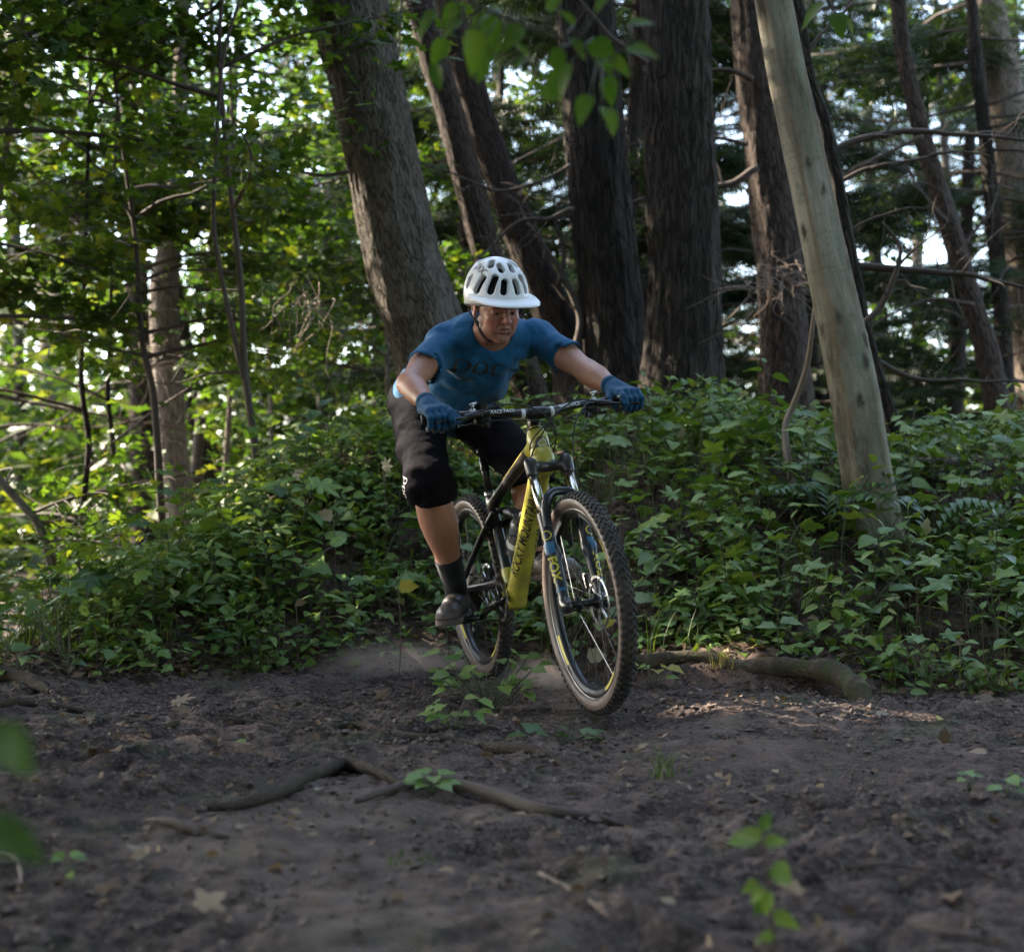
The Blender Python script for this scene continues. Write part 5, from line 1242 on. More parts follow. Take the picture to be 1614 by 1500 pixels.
# rear triangle, link and shock
LK = np.array([.315, 0, .625])
for sg in (-1, 1):
    y = lambda a: np.array([0, a * sg, 0])
    bpart('seatstay', T([AX + y(.072), AX + y(.070) + [.05, 0, .045], AX * .35 + LK * .65 + y(.052), LK + y(.034)], [.013, .012, .0125, .014], 12, 24), 'black_paint')
    bpart('chainstay', T([AX + y(.072), AX + y(.066) + [.15, 0, .012], BB + y(.046) + [-.09, 0, .06], BB + y(.034) + [-.03, 0, .075]], [.013, .013, .017, .018], 12, 24), 'black_paint')
    bpart('rocker_link', T([LK + y(.03), LK + y(.036) + [.035, 0, .01], LK + y(.03) + [.10, 0, .055]], [.013, .017, .012], 12, 10), 'black_metal')
sh0, sh1 = LK + np.array([.10, 0, .055]), np.array([.60, 0, .66]); shd = sh1 - sh0
mb = T([sh0, sh0 + shd * .45], .009, 14); mb.add(*tube(np.array([sh0 + shd * .4, sh0 + shd * .97]), .022, 18)); mb.add(*tube(np.array([sh0 + [0, -.022, 0], sh0 + [0, .022, 0]]), .011, 12)); mb.add(*tube(np.array([sh1 + [0, -.022, 0], sh1 + [0, .022, 0]]), .011, 12))
bpart('shock', mb, 'black_metal')
# fork
mb = MB()
def f_crown(P):
    d = 9 + 0 * P[:, 0]
    for sg in (-1, 1):
        d = smin(d, sd_cone(P, leg(.495, .066 * sg), leg(.535, .066 * sg), .0220, .0220), .010)
        d = smin(d, sd_cone(P, leg(.518, .062 * sg), leg(.530, 0, -.030), .0165, .020), .018)
    return d
V, Q = nets(f_crown, (.88, -.1, .74), (1.06, .1, .9), .004); bpart('fork_crown', MB().add(V, Q), 'black_paint')
for sg in (-1, 1):
    y = .066 * sg
    bpart('stanchion', T([leg(.28, y), leg(.50, y)], .0172, 20), 'stanchion')
    c = bpart('fork_cap', T([leg(.534, y), leg(.546, y)], [.019, .016], 18), 'silver' if sg < 0 else 'black_metal')
    def f_low(P):
        d = sd_cone(P, leg(.338, y), leg(.20, y), .0225, .0235); d = smin(d, sd_cone(P, leg(.20, y), leg(.0, y, .002), .0235, .019), .02)
        d = smin(d, sd_cone(P, leg(.01, y), FXL + [0, y, 0], .018, .019), .02)
        return np.maximum(d, -(P - leg(.345, y)) @ -u)
    V, Q = nets(f_low, leg(.18, y) - [.16, .045, .23], leg(.18, y) + [.16, .045, .25], .0042); ml = MB().add(V, Q); lg = bpart('fork_leg', ml, 'navy_paint'); bl = ml.bvh()
    nz = fw * .80 + np.array([0, .6 * sg, 0]); ux = -u
    if sg > 0: ux = u
    uy = np.cross(nz, ux)
    decal('lettering', text_geo('FOX', .03, 0), bl, leg(.135, y) + nz * .03, ux, uy, .088, .031, 'yellow_print', lg)
    decal('fork_stripe', grid2(10, 10), bl, leg(.212, y) + nz * .03, ux, uy, .042, .036, 'blue_print', lg)
    a = np.linspace(0, 2 * math.pi, 28)[:-1]
    decal('fork_emblem', stroke2([(np.stack([np.cos(a), np.sin(a)], 1) * .45, True)], .1), bl, leg(.258, y) + nz * .03, ux, uy, .034, .034, 'yellow_print', lg)
    decal('fork_stripe', grid2(3, 10), bl, leg(.062, y) + nz * .03, ux, uy, .012, .034, 'blue_print', lg)
bpart('fork_arch', T([leg(.285, -.066, .018), leg(.345, -.062, .030), leg(.395, -.040, .036), leg(.406, 0, .036), leg(.395, .040, .036), leg(.345, .062, .030), leg(.285, .066, .018)], [.013, .014, .0135, .0125, .0135, .014, .013], 12, 60, sq=1.25), 'navy_paint')
bpart('axle', T([FXL + [0, -.075, 0], FXL + [0, .075, 0]], .009, 14), 'black_metal')
# wheels
def wheel(c, front):
    w = bpy.data.objects.new('wheel', None); COL.objects.link(w); w.parent = BK; w.location = c; w['label'] = 'front wheel, tan sidewalls' if front else 'rear wheel, tan sidewalls'
    Y = (0, 1, 0); rc, mr = .3405, .0285
    def sec(a0, a1, n, k=1.0): return [(rc + mr * k * math.cos(q), mr * k * 1.02 * math.sin(q)) for q in np.radians(np.linspace(a0, a1, n))]
    bpart('tyre', MB().add(*lathe(sec(-66, 66, 15), (0, 0, 0), Y, 120)), 'tread', w)
    for sg in (-1, 1): bpart('sidewall', MB().add(*lathe(sec(64 * sg, 152 * sg, 10, .995), (0, 0, 0), Y, 120)), 'tanwall', w)
    kb = MB(); kv, kf = box((0, 0, 0), (.0058, .0048, .0042), bev=.0012)
    for row, (aa, n, sx) in enumerate([(-58, 84, 1), (-34, 84, .9), (-11, 84, 1), (11, 84, 1), (34, 84, .9), (58, 84, 1)]):
        for i in range(n):
            th = 2 * math.pi * (i + .5 * (row % 2) + .12 * math.sin(row * 3)) / n; ph = math.radians(aa)
            er = np.array([math.cos(th), 0, math.sin(th)]); et = np.array([-math.sin(th), 0, math.cos(th)]); up = er * math.cos(ph) + np.array([0, math.sin(ph), 0]); sd_ = np.cross(up, et)
            Rm = np.stack([et * sx, sd_, up], 1); kb.add(kv @ Rm.T + er * rc + up * (mr + .0012) - er * 0, kf)
    o = bpart('tread_knob', kb, 'tread', w, False); o['kind'] = 'stuff'
    rp = [(.318, -.0155), (.318, .0155), (.309, .0168), (.290, .0105), (.286, 0), (.290, -.0105), (.309, -.0168), (.318, -.0155)]
    bpart('rim', MB().add(*lathe(rp, (0, 0, 0), Y, 120)), 'black_metal', w)
    bpart('rim_bead', MB().add(*lathe([(.3185, .0150), (.3195, .0172), (.3155, .0178), (.3150, .0165)], (0, 0, 0), Y, 120)).add(*lathe([(.3185, -.0150), (.3195, -.0172), (.3155, -.0178), (.3150, -.0165)], (0, 0, 0), Y, 120)), 'silver', w)
    for sg in (-1, 1):
        for k, (a0, a1, mt) in enumerate([(205, 228, 'yellow_print'), (236, 262, 'grey_print'), (25, 46, 'yellow_print'), (60, 82, 'grey_print'), (115, 136, 'grey_print'), (295, 316, 'yellow_print')]):
            q = np.radians(np.linspace(a0, a1, 18)); P1 = np.stack([np.cos(q) * .3065, 0 * q + sg * .0169, np.sin(q) * .3065], 1); P2 = np.stack([np.cos(q) * .2945, 0 * q + sg * .0132, np.sin(q) * .2945], 1)
            i = np.arange(17); F = np.stack([i, i + 1, i + 19, i + 18], 1); bpart('rim_decal', MB().add(np.concatenate([P1, P2]), F), mt, w)
    hp = [(.0, -.052), (.012, -.052), (.012, -.036), (.029, -.034), (.029, -.028), (.014, -.024), (.013, .024), (.029, .028), (.029, .034), (.016, .036), (.016, .052), (.0, .052)]
    bpart('hub', MB().add(*lathe(hp, (0, 0, 0), Y, 24)), 'black_metal', w)
    sm = None
    for i in range(28):
        sg = 1 if i % 2 else -1; th = 2 * math.pi * i / 28; t2 = th + (.55 if (i // 2) % 2 else -.55)
        a = np.array([.029 * math.cos(t2), .031 * sg, .029 * math.sin(t2)]); b = np.array([.288 * math.cos(th), .002 * sg, .288 * math.sin(th)])
        bpart('spoke', T([a, b], .00125, 4, caps=False), 'black_metal' if not (front and i % 7 == 3) else 'silver', w)
    rt = MB(); a = np.linspace(0, 2 * math.pi, 49)[:-1]
    rt.add(*lathe([(.078, .043), (.090, .043), (.090, .0448), (.078, .0448), (.078, .043)], (0, 0, 0), Y, 48))
    for k in range(6):
        t0 = k * 1.047; rt.add(*tube(np.array([(.022 * math.cos(t0), .044, .022 * math.sin(t0)), (.052 * math.cos(t0 + .28), .044, .052 * math.sin(t0 + .28)), (.08 * math.cos(t0 + .3), .044, .08 * math.sin(t0 + .3))]), .0042, 6, 8))
    rt.add(*lathe([(.016, .040), (.026, .040), (.026, .047), (.016, .047), (.016, .040)], (0, 0, 0), Y, 24))
    bpart('brake_rotor', rt, 'silver', w)
    if not front:
        cs = MB()
        for k, r in enumerate(np.linspace(.100, .028, 9)): cs.add(*lathe([(.014, -.018 - k * .0036), (r, -.018 - k * .0036), (r, -.0198 - k * .0036), (.014, -.0198 - k * .0036)], (0, 0, 0), Y, 44))
        bpart('cassette', cs, 'steel', w)
wheel(FXL, True); wheel(AX, False)
def caliper(c, d): return MB().add(*box(c, (.018, .014, .030), np.stack([np.cross([0, 1., 0], d), [0, 1., 0], d], 1), .005))
bpart('brake_caliper', caliper(leg(.10, .048, -.06), u), 'black_metal'); bpart('brake_caliper', caliper(AX + [.07, .048, .06], np.array([.7, 0, .7])), 'black_metal')
# drivetrain
cr = MB(); cr.add(*lathe([(.056, -.049), (.070, -.049), (.070, -.052), (.056, -.052), (.056, -.049)], BB, (0, 1, 0), 64))
for k in range(34):
    t0 = 2 * math.pi * k / 34; cr.add(*box(BB + [.072 * math.cos(t0), -.0505, .072 * math.sin(t0)], (.0024, .0012, .0032), np.array([[-math.sin(t0), 0, math.cos(t0)], [0, 1, 0], [math.cos(t0), 0, math.sin(t0)]]).T))
for k in range(4): t0 = k * 1.571 + .3; cr.add(*tube(np.array([BB + [0, -.052, 0], BB + [.06 * math.cos(t0), -.0505, .06 * math.sin(t0)]]), .009, 8))
bpart('chainring', cr, 'black_metal')
PR = np.array([BB[0] - .155, -.094, BB[2] - .068]); PLf = np.array([BB[0] + .155, .088, BB[2] + .068])
bpart('crank_arm', T([BB + [0, -.066, 0], (BB + PR) / 2 + [0, -.036, 0], PR + [0, .006, 0]], [.017, .013, .014], 12, 14, sq=.7), 'black_metal')
bpart('crank_arm', T([BB + [0, .066, 0], (BB + PLf) / 2 + [0, .036, 0], PLf + [0, -.006, 0]], [.017, .013, .014], 12, 14, sq=.7), 'black_metal')
bpart('crank_spindle', T([BB + [0, -.075, 0], BB + [0, .075, 0]], .015, 14), 'black_metal')
for p, sg in ((PR, -1), (PLf, 1)):
    mb = MB(); c = p + np.array([0, .064 * sg, 0]); tl = math.radians(12)
    Rp = np.array([[math.cos(tl), 0, math.sin(tl)], [0, 1, 0], [-math.sin(tl), 0, math.cos(tl)]]).T
    for dx in (-.046, .046): mb.add(*box(c + Rp @ [dx, 0, 0], (.006, .05, .008), Rp, .003))
    for dy in (-.046, 0, .046): mb.add(*box(c + Rp @ [0, dy, 0], (.042, .005, .007), Rp, .002))
    for dx in (-.046, .046):
        for dy in (-.04, .04): mb.add(*tube(np.array([c + Rp @ [dx, dy, .006], c + Rp @ [dx, dy, .013]]), .002, 5))
    mb.add(*tube(np.array([p, c]), .007, 8)); bpart('pedal', mb, 'black_metal')
# chain: links along the upper and lower runs
ch = MB(); ck = -.0505
top = [BB + [.0, 0, .072], AX + [.0, 0, .062]]; low = [BB + [-.01, 0, -.072], AX + [.05, 0, -.13]]
path = np.concatenate([np.linspace(top[0], top[1], 44), [AX + [.062 * math.cos(a), 0, .062 * math.sin(a)] for a in np.radians(np.linspace(95, 250, 14))], np.linspace(AX + [.02, 0, -.06], low[1], 8), np.linspace(low[1], low[0], 40), [BB + [.072 * math.cos(a), 0, .072 * math.sin(a)] for a in np.radians(np.linspace(-95, 85, 20))]])
path[:, 1] = ck + .008 * np.clip((.3 - path[:, 0]) / .3, 0, 1)
for a, b in zip(path[:-1], path[1:]):
    L = np.linalg.norm(b - a)
    if L < 1e-4: continue
    d = (b - a) / L; mb_ = np.stack([d, [0, 1., 0], np.cross(d, [0, 1., 0])], 1); ch.add(*box((a + b) / 2, (L * .55, .0032, .0042), mb_))
o = bpart('chain', ch, 'steel', None, False); o['kind'] = 'stuff'
mb = MB(); dr0 = AX + np.array([.0, -.075, -.02])
mb.add(*tube(np.array([dr0, dr0 + [.012, -.012, -.05], dr0 + [.035, -.004, -.07]]), [.012, .016, .013], 10, 8)); mb.add(*tube(np.array([dr0 + [.035, .008, -.065], dr0 + [.06, .016, -.15]]), .008, 8, sq=.5))
for q in ((.036, .018, -.068), (.06, .018, -.15)): mb.add(*lathe([(0, -.004), (.022, -.004), (.022, .004), (0, .004)], dr0 + q, (0, 1, 0), 20))
bpart('derailleur', mb, 'black_metal')
# handlebar, stem, controls
HC = np.array([.917, 0, 1.022])
barp = lambda s: np.array([(.868, .398 * s, 1.042), (.884, .28 * s, 1.043), (.902, .14 * s, 1.036), (.914, .07 * s, 1.025)])
bp = np.concatenate([barp(-1), [HC], barp(1)[::-1]])
mbb = T(bp, [.0112, .0112, .0125, .0160, .0175, .0160, .0125, .0112, .0112], 16, 90); hb = bpart('handlebar', mbb, 'black_paint'); bvb = mbb.bvh()
for s in (-1, 1):
    bpart('bar_band', T([(.9162, .046 * s, 1.0225), (.9155, .060 * s, 1.024)], .0172, 18), 'white_print', hb)
    nz = np.array([.93, .05 * s, .35]); ux = np.array([-.05, 1, .12 * -s * 0 + (.10 if s > 0 else -.10)]); ux = ux / np.linalg.norm(ux)
    decal('lettering', text_geo('RACE FACE', .02, .2), bvb, (.906, .125 * s, 1.036), ux, np.cross(nz / np.linalg.norm(nz), ux), .085, .013, 'white_print', hb)
stt = ste(.715)
def f_stem(P):
    d = sd_cone(P, ste(.672), stt, .0195, .0185); d = smin(d, sd_cone(P, ste(.700), HC, .0165, .016), .015); return smin(d, sd_cone(P, HC - [0, .023, 0], HC + [0, .023, 0], .0225, .0225), .01)
V, Q = nets(f_stem, (.80, -.06, .90), (.97, .06, 1.07), .0038); bpart('stem', MB().add(V, Q), 'black_metal')
for s in (-1, 1):
    bpart('grip', T([(.8665, .404 * s, 1.042), (.872, .36 * s, 1.0420), (.884, .272 * s, 1.0435)], [.0155, .0155, .0150], 16, 20), 'grip')
    # brake: clamp, reservoir, lever blade; shifter pod under the bar
    cb = np.array([.891, .225 * s, 1.043])
    lv = bpart('brake_lever', T([cb + [.014, 0, -.004], cb + [.042, -.004 * s, -.006], cb + [.050, .05 * s, -.012]], [.011, .012, .009], 10, 14), 'black_metal')
    bpart('lever_blade', T([cb + [.052, .035 * s, -.012], cb + [.062, .065 * s, -.016], cb + [.054, .100 * s, -.018], cb + [.052, .135 * s, -.020], cb + [.060, .150 * s, -.022]], [.005, .0055, .005, .0055, .005], 8, 24, sq=1.3), 'black_metal', lv)
    bpart('lever_clamp', T([cb - [0, .007 * s, 0], cb + [0, .007 * s, 0]], .0165, 16), 'silver', lv)
    bpart('clamp_bolt', T([cb + [.004, 0, .014], cb + [.010, 0, .032]], [.005, .004], 8).add(*tube(np.array([cb + [.010, -.012, .030], cb + [.010, .014, .034]]), .004, 8)), 'silver', lv)
    sp = np.array([.905, .20 * s, 1.018])
    mb = MB().add(*box(sp + [.004, 0, -.006], (.022, .026, .013), None, .005)); mb.add(*tube(np.array([sp + [-.005, 0, .03], sp]), .009, 8)); mb.add(*tube(np.array([sp + [-.01, .02 * s, -.012], sp + [-.03, .06 * s, -.016], sp + [-.034, .075 * s, -.014]]), [.005, .005, .008], 8, 10)); mb.add(*lathe([(0, -.012), (.014, -.010), (.014, .008), (0, .010)], sp + [.012, -.01 * s, -.018], (.3, 0, 1), 16))
    bpart('shifter', mb, 'black_metal')
for k, (pts, r) in enumerate([
    ([(.935, -.215, 1.045), (.985, -.13, 1.060), (1.005, -.03, 1.030), (.985, .035, .96), (.955, .04, .90), (.90, .038, .86)], .0027),
    ([(.935, .215, 1.045), (.985, .12, 1.050), (1.010, .03, 1.005), (1.0, -.02, .945), (.965, -.04, .90), (.90, -.04, .855)], .0027),
    ([(.925, .19, 1.012), (.985, .10, .998), (1.0, .0, .975), (.96, -.042, .93), (.90, -.036, .895)], .0025),
    ([(.925, -.19, 1.012), (.98, -.09, 1.00), (.99, .0, .985), (.965, .044, .93), (.90, .036, .895)], .0025),
    ([(.935, .215, 1.040), (1.0, .15, 1.03), (1.045, .085, .96), (1.035, .075, .86), (1.055, .074, .74), (1.12, .080, .55), (1.125, .062, .46)], .0026),
    ([(.925, .19, 1.010), (.99, .16, .985), (1.02, .12, .94), (.99, .07, .93), (.95, .045, .945)], .0022)]):
    bpart('cable', T(pts, r, 7, 60), 'grip')
# bottle, held in its cage
bc = BB + dd * .265 + dn * .082
mb = MB(); H = [(0, -.09), (.033, -.09), (.0365, -.082), (.0365, -.01), (.033, 0), (.033, .01), (.0365, .02), (.0365, .062), (.030, .074)]
bw = b2w(bc); bd = RBn @ dd
bt = MB().add(*lathe(H, (0, 0, 0), bd, 28)).build('water_bottle', M['bottle']); bt.location = bw
tag(bt, 'smoky water bottle standing in the bike frame', 'bottle')
MB().add(*lathe([(.031, .072), (.032, .092), (.024, .098), (.014, .102), (.012, .118), (0, .12)], (0, 0, 0), bd, 24)).build('bottle_cap', M['grip'], bt)
MB().add(*lathe([(.0372, -.045), (.0372, -.018)], (0, 0, 0), bd, 28)).build('bottle_band', M['white_print'], bt)
mb = MB()
for s in (-1, 1): mb.add(*tube(np.array([bc - dd * .095 - dn * .02, bc - dd * .06 + [0, .040 * s, 0], bc + dd * .02 + [0, .042 * s, 0] - dn * .01, bc + dd * .03 - dn * .046]), .003, 6, 20))
bpart('bottle_cage', mb, 'black_metal')
# ------------------------------------------------------------------ the rider
def skin_mat():
    t = NT('skin'); a = t.n('SeparateXYZ', {0: t.attr('tint')}); p = t.n('NewGeometry').outputs['Position']
    c = t.mix(t.noise(p, 45, 4), (.29, .142, .094), (.42, .225, .152))
    c = t.mix(a.outputs[1], c, (.40, .105, .085))
    c = t.mix(a.outputs[2], c, (.045, .026, .020))
    c = t.mix(a.outputs[0], c, (.26, .085, .075))
    return t.princ(c, .42, 0, t.bump(t.noise(p, 260, 3), .0016, .7), **{'Subsurface Weight': .08, 'Subsurface Radius': (.01, .004, .002), 'Specular IOR Level': .4})
def cloth_mat(name, c, rough=.85, sheen=.3, sc=500, spec=.2):
    t = NT(name); p = t.coords()
    col = t.mix(t.noise(p, 7, 4), [q * .75 for q in c], [q * 1.2 for q in c]); col = t.mix(t.math('MULTIPLY', t.noise(p, sc, 2), .35), col, [q * .45 for q in c])
    return t.princ(col, rough, 0, t.bump(t.math('ADD', t.noise(p, sc, 2), t.math('MULTIPLY', t.noise(p, 28, 3), 3.)), .0025, .6), **{'Sheen Weight': sheen, 'Sheen Roughness': .5, 'Specular IOR Level': spec})
M['skin'] = skin_mat()
M['shirt'] = cloth_mat('blue jersey', (.008, .095, .215), .85, .12)
M['shorts'] = cloth_mat('charcoal shorts fabric', (.0080, .0072, .0102), .9, .0, 300, .05)
M['glove'] = cloth_mat('blue glove fabric', (.004, .060, .135), .75, .08)
M['glove_palm'] = cloth_mat('grey glove palm', (.14, .125, .12), .8, .1)
M['sock'] = cloth_mat('black sock', (.010, .010, .012), .95, .2, 350)
M['shoe'] = plain('dark shoe leather', (.026, .026, .031), .42, 0, .35, 22, .3, dirt=.6)
M['sole'] = plain('shoe sole rubber', (.035, .032, .032), .8, 0, .3, 40, .4, dirt=.8)
M['helmet'] = plain('white helmet shell', (.74, .74, .75), .30, 0, .03, 8)
M['liner'] = plain('dark helmet liner', (.012, .012, .016), .9, 0, .3, 50)
M['helmet_shaded'] = plain('shaded grey helmet rim', (.34, .34, .36), .45, 0, .06, 20)  # shade on the helmet's lower edge put into the rim colour
M['strap'] = plain('black strap', (.010, .010, .011), .8, 0, .3, 80)
M['eye_white'] = plain('eyeball', (.42, .38, .35), .2, 0, .05, 60)
M['iris'] = plain('dark iris', (.03, .02, .015), .15, 0, .2, 60)
M['hair'] = plain('short greying hair', (.10, .085, .075), .8, 0, .5, 90, .6)

nrm = lambda v: np.asarray(v, float) / np.linalg.norm(v)
PV, NK = at(692, 630, 6.42), at(774, 524, 6.02)
RS, LS = at(692, 546, 6.00), at(856, 536, 6.12)
GR, GL = b2w((.876, -.358, 1.042)), b2w((.876, .358, 1.042))
RE, LE = at(646, 604, 5.76), at(926, 586, 5.93)
sp_ = nrm(NK - PV); la = LS - RS; la = nrm(la - sp_ * (la @ sp_)); fr = np.cross(la, sp_); TB = np.stack([la, fr, sp_], 1)
RH, LH = PV - la * .09 - sp_ * .02, PV + la * .09 - sp_ * .02
RK, LK_ = at(674, 758, 6.03), at(832, 736, 6.10)
PRw, PLw = b2w(PR + np.array([0, -.112, 0])), b2w(PLf + np.array([0, .055, 0]))
zb = RBn @ np.array([0, 0, 1.])
def foot(c, dl):
    d = nrm(RBn @ np.array(dl)); up = nrm(zb - d * (zb @ d)); sd = np.cross(d, up); ball = c + up * .015
    return d, up, sd, ball, ball - d * .122 + up * .105
FR = foot(PRw, (.86, -.50, -.03)); FLt = foot(PLw, (.97, .20, .05))
RA, LA_ = FR[4], FLt[4]
# head frame: x to his left, y forward, z up
hy = nrm([math.sin(math.radians(25)) * .94, -math.cos(math.radians(25)) * .94, -.34]); hz = np.array([-.07, 0, 1.]); hz = nrm(hz - hy * (hz @ hy)); hx = np.cross(hy, hz)
RHd = np.stack([hx, hy, hz], 1); HO = at(782, 481, 5.82); h2w = lambda p: np.asarray(p, float) @ RHd.T + HO

def sd_head(q):
    x = np.abs(q[:, 0]); m = np.column_stack([x, q[:, 1], q[:, 2]])
    E = lambda c, r: sd_ell(m, c, None, r)
    d = sd_ell(q, (0, -.008, .035), None, (.077, .098, .095))
    d = smin(d, sd_ell(q, (0, .034, -.040), None, (.064, .058, .088)), .03)
    d = smin(d, sd_ell(q, (0, .030, -.082), None, (.055, .056, .042)), .025)
    d = smin(d, E((.047, .022, -.075), (.016, .03, .024)), .02)
    d = smin(d, sd_ell(q, (0, .078, -.108), None, (.024, .018, .018)), .02)
    d = smin(d, E((.040, .062, -.034), (.024, .024, .022)), .022)
    d = smin(d, E((.028, .064, -.066), (.022, .022, .026)), .02)
    d = smin(d, sd_cone(m, (0, .084, .014), (.040, .072, .014), .013, .011), .012)
    d = smax(d, -E((.031, .100, -.008), (.0165, .018, .0105)), .010)
    d = smin(d, E((.031, .0755, -.009), (.0150, .0138, .0125)), .004)
    d = smin(d, sd_cone(m, (.016, .0900, -.0015), (.045, .079, -.005), .0045, .0045), .004)
    d = smin(d, sd_cone(q, (0, .088, .004), (0, .112, -.034), .0085, .0125), .010)
    d = smin(d, E((.0125, .1015, -.038), (.0085, .010, .0075)), .006)
    d = smax(d, -E((.006, .106, -.0475), (.0042, .006, .004)), .003)
    d = smin(d, sd_cone(m, (0, .0955, -.0625), (.021, .086, -.0675), .0058, .003), .006)
    d = smin(d, sd_cone(m, (0, .0935, -.0775), (.019, .086, -.0735), .0068, .003), .006)
    d = smax(d, -sd_cone(m, (0, .1005, -.0700), (.014, .094, -.0700), .0050, .0025), .002)
    d = smax(d, -sd_cone(m, (0, .092, -.091), (.016, .088, -.088), .004, .003), .008)
    d = smax(d, -sd_cone(m, (.020, .0975, -.043), (.030, .085, -.070), .0018, .001), .010)
    d = smax(d, -sd_cone(m, (.004, .104, .020), (.005, .102, .008), .0016, .001), .004)
    er = E((.081, -.012, -.010), (.0075, .019, .031)); er = smax(er, -E((.091, -.008, -.008), (.008, .010, .018)), .004)
    er = smin(er, E((.079, -.004, -.036), (.007, .009, .010)), .005)
    return smin(d, er, .006)
def limb_sd(P, a, b, ra, rb, bulge=0.0, bt=.35, bdir=None):
    d = sd_cone(P, a, b, ra, rb)
    if bulge:
        c = a + (b - a) * bt + (0 if bdir is None else np.asarray(bdir) * bulge * .6)
        R = np.stack(frames(np.array([a, b]))[::-1], 0)[:, 0].T
        d = smin(d, sd_ell(P, c, R, (ra * .8 + bulge * .5, ra * .8 + bulge * .5, np.linalg.norm(b - a) * .32)), .03)
    return d
Wr = {}
for s, G, E_ in ((-1, GR, RE), (1, GL, LE)):
    k = nrm(E_ - G); Wr[s] = G + k * .070 + zb * .012
def torso(P, inf=0.0):
    d = sd_ell(P, PV + sp_ * .36 + fr * .005, TB, np.array([.163, .116, .235]) + inf)
    d = smin(d, sd_ell(P, PV + sp_ * .14 + fr * .02, TB, np.array([.162, .122, .19]) + inf), .06)
    d = smin(d, sd_ell(P, PV - sp_ * .01, TB, np.array([.170, .125, .14]) + inf), .06)
    d = smin(d, sd_cone(P, RS + la * .01, NK - la * .03 - sp_ * .02, .057 + inf, .070 + inf), .05)
    d = smin(d, sd_cone(P, LS - la * .01, NK + la * .03 - sp_ * .02, .057 + inf, .070 + inf), .05)
    return d
def f_body(P):
    d = torso(P)
    d = smin(d, sd_cone(P, NK - sp_ * .02, h2w((0, -.015, -.075)), .0645, .0555), .03)
    for s, S, E_ in ((-1, RS, RE), (1, LS, LE)):
        w = Wr[s]; dn_ = nrm(np.cross(E_ - S, w - E_)); fd = nrm(w - E_)
        d = smin(d, limb_sd(P, S, E_, .054, .043, .008, .45), .03)
        d = smin(d, limb_sd(P, E_, w, .043, .029, .011, .30), .018)
        d = smin(d, sd_ell(P, E_ - nrm(S + (w - S) * .5 - E_) * .012, None, (.030, .030, .030)), .02)
    for H, K, A_, in ((RH, RK, RA), (LH, LK_, LA_)):
        d = smin(d, sd_cone(P, H, K, .084, .060), .05)
        kf = nrm(K - (H + A_) / 2); d = smin(d, sd_ell(P, K + kf * .014, None, (.05, .05, .055)), .03)
        d = smin(d, limb_sd(P, K, A_, .066, .041, .038, .33, -kf * .5), .03)
        d = smin(d, sd_cone(P, A_, A_ - zb * .05, .036, .038), .02)
    return d
lo = np.min([PV, RA, LA_, RE, HO, GR, GL, RS], 0) - .2; hi = np.max([PV, RA, LA_, RE, HO, GL, LE, LS], 0) + .22
V, Q = nets(f_body, lo, hi, .0060)
nkl = (NK - sp_ * .02 - HO) @ RHd
Vh, Qh = nets(lambda q: smin(sd_head(q), np.maximum(sd_cone(q, nkl, (0, -.015, -.075), .066, .058), -(q - nkl) @ nrm(-nkl) + .02), .014), (-.12, -.24, -.24), (.12, .14, .15), .0025)
Q = np.concatenate([Q, Qh + len(V)]); V = np.concatenate([V, h2w(Vh)])
q = (V - HO) @ RHd; x = np.abs(q[:, 0]); g = lambda c, r: np.exp(-(((np.column_stack([x, q[:, 1], q[:, 2]]) - c) / r) ** 2).sum(1))
lip = np.clip(g((0, .098, -.064), (.018, .02, .0045)) + g((0, .097, -.077), (.016, .02, .0055)), 0, 1) * .8
red = .55 * g((.046, .072, -.042), (.022, .04, .024)) + .5 * g((0, .112, -.036), (.012, .02, .014)) + .6 * g((.085, -.01, -.01), (.01, .03, .04)) + .12
hd = np.linalg.norm(q, axis=1) < .19; red = np.where(hd, red, .06)
dk = .95 * g((.030, .090, .012), (.018, .022, .0050)) + .95 * g((0, .096, -.0700), (.017, .012, .0036)) + .28 * np.where(hd, smooth(-.055, -.085, q[:, 2]) * smooth(.0, .03, q[:, 1]) * smooth(-.13, -.11, q[:, 2]), 0) + .5 * g((.0065, .108, -.0478), (.0045, .008, .004))  # brows and stubble, plus shade painted into mouth gap and nostrils
dk = np.where(hd, dk, .10 * np.clip(fbm(V * np.array([60, 60, 30.]), 3, 5), 0, 1)) + .35 * g((.031, .09, -.010), (.016, .012, .008))  # last term paints eye-socket shade into the skin colour
PB = np.array([PV[0], PV[1], 0.]); PE = thing('person', 'mountain biker crouched over the bars in white helmet, blue shirt and dark shorts', 'person', PB)
def ppart(name, mb, mat, parent=None, sm=True, **k):
    return mb.build(name, [M[m] for m in mat] if isinstance(mat, (list, tuple)) else M[mat], parent or PE, sm, off=PB, **k)
ppart('body', MB().add(V, Q, attr=np.stack([lip, np.clip(red, 0, 1), np.clip(dk, 0, 1)], 1)), 'skin', attr='tint')
for s in (-1, 1):
    c = np.array([.031 * s, .0772, -.0100]); gz_ = nrm([.22, 1, -.12])
    e = ppart('eye', MB().add(*(lambda v, f: (h2w(c + v * [1.0, 1, .62]), f))(*lathe([(0, -.0128)] + [(.0128 * math.sin(a), -.0128 * math.cos(a)) for a in np.linspace(.15, 3.0, 12)] + [(0, .0128)], (0, 0, 0), gz_, 20))), 'eye_white')
    ppart('iris', MB().add(*(lambda v, f: (h2w(c + v * [1.0, 1, .62]), f))(*lathe([(0, .0134), (.0030, .0132), (.0062, .0119)], (0, 0, 0), gz_, 16))), 'iris', e)
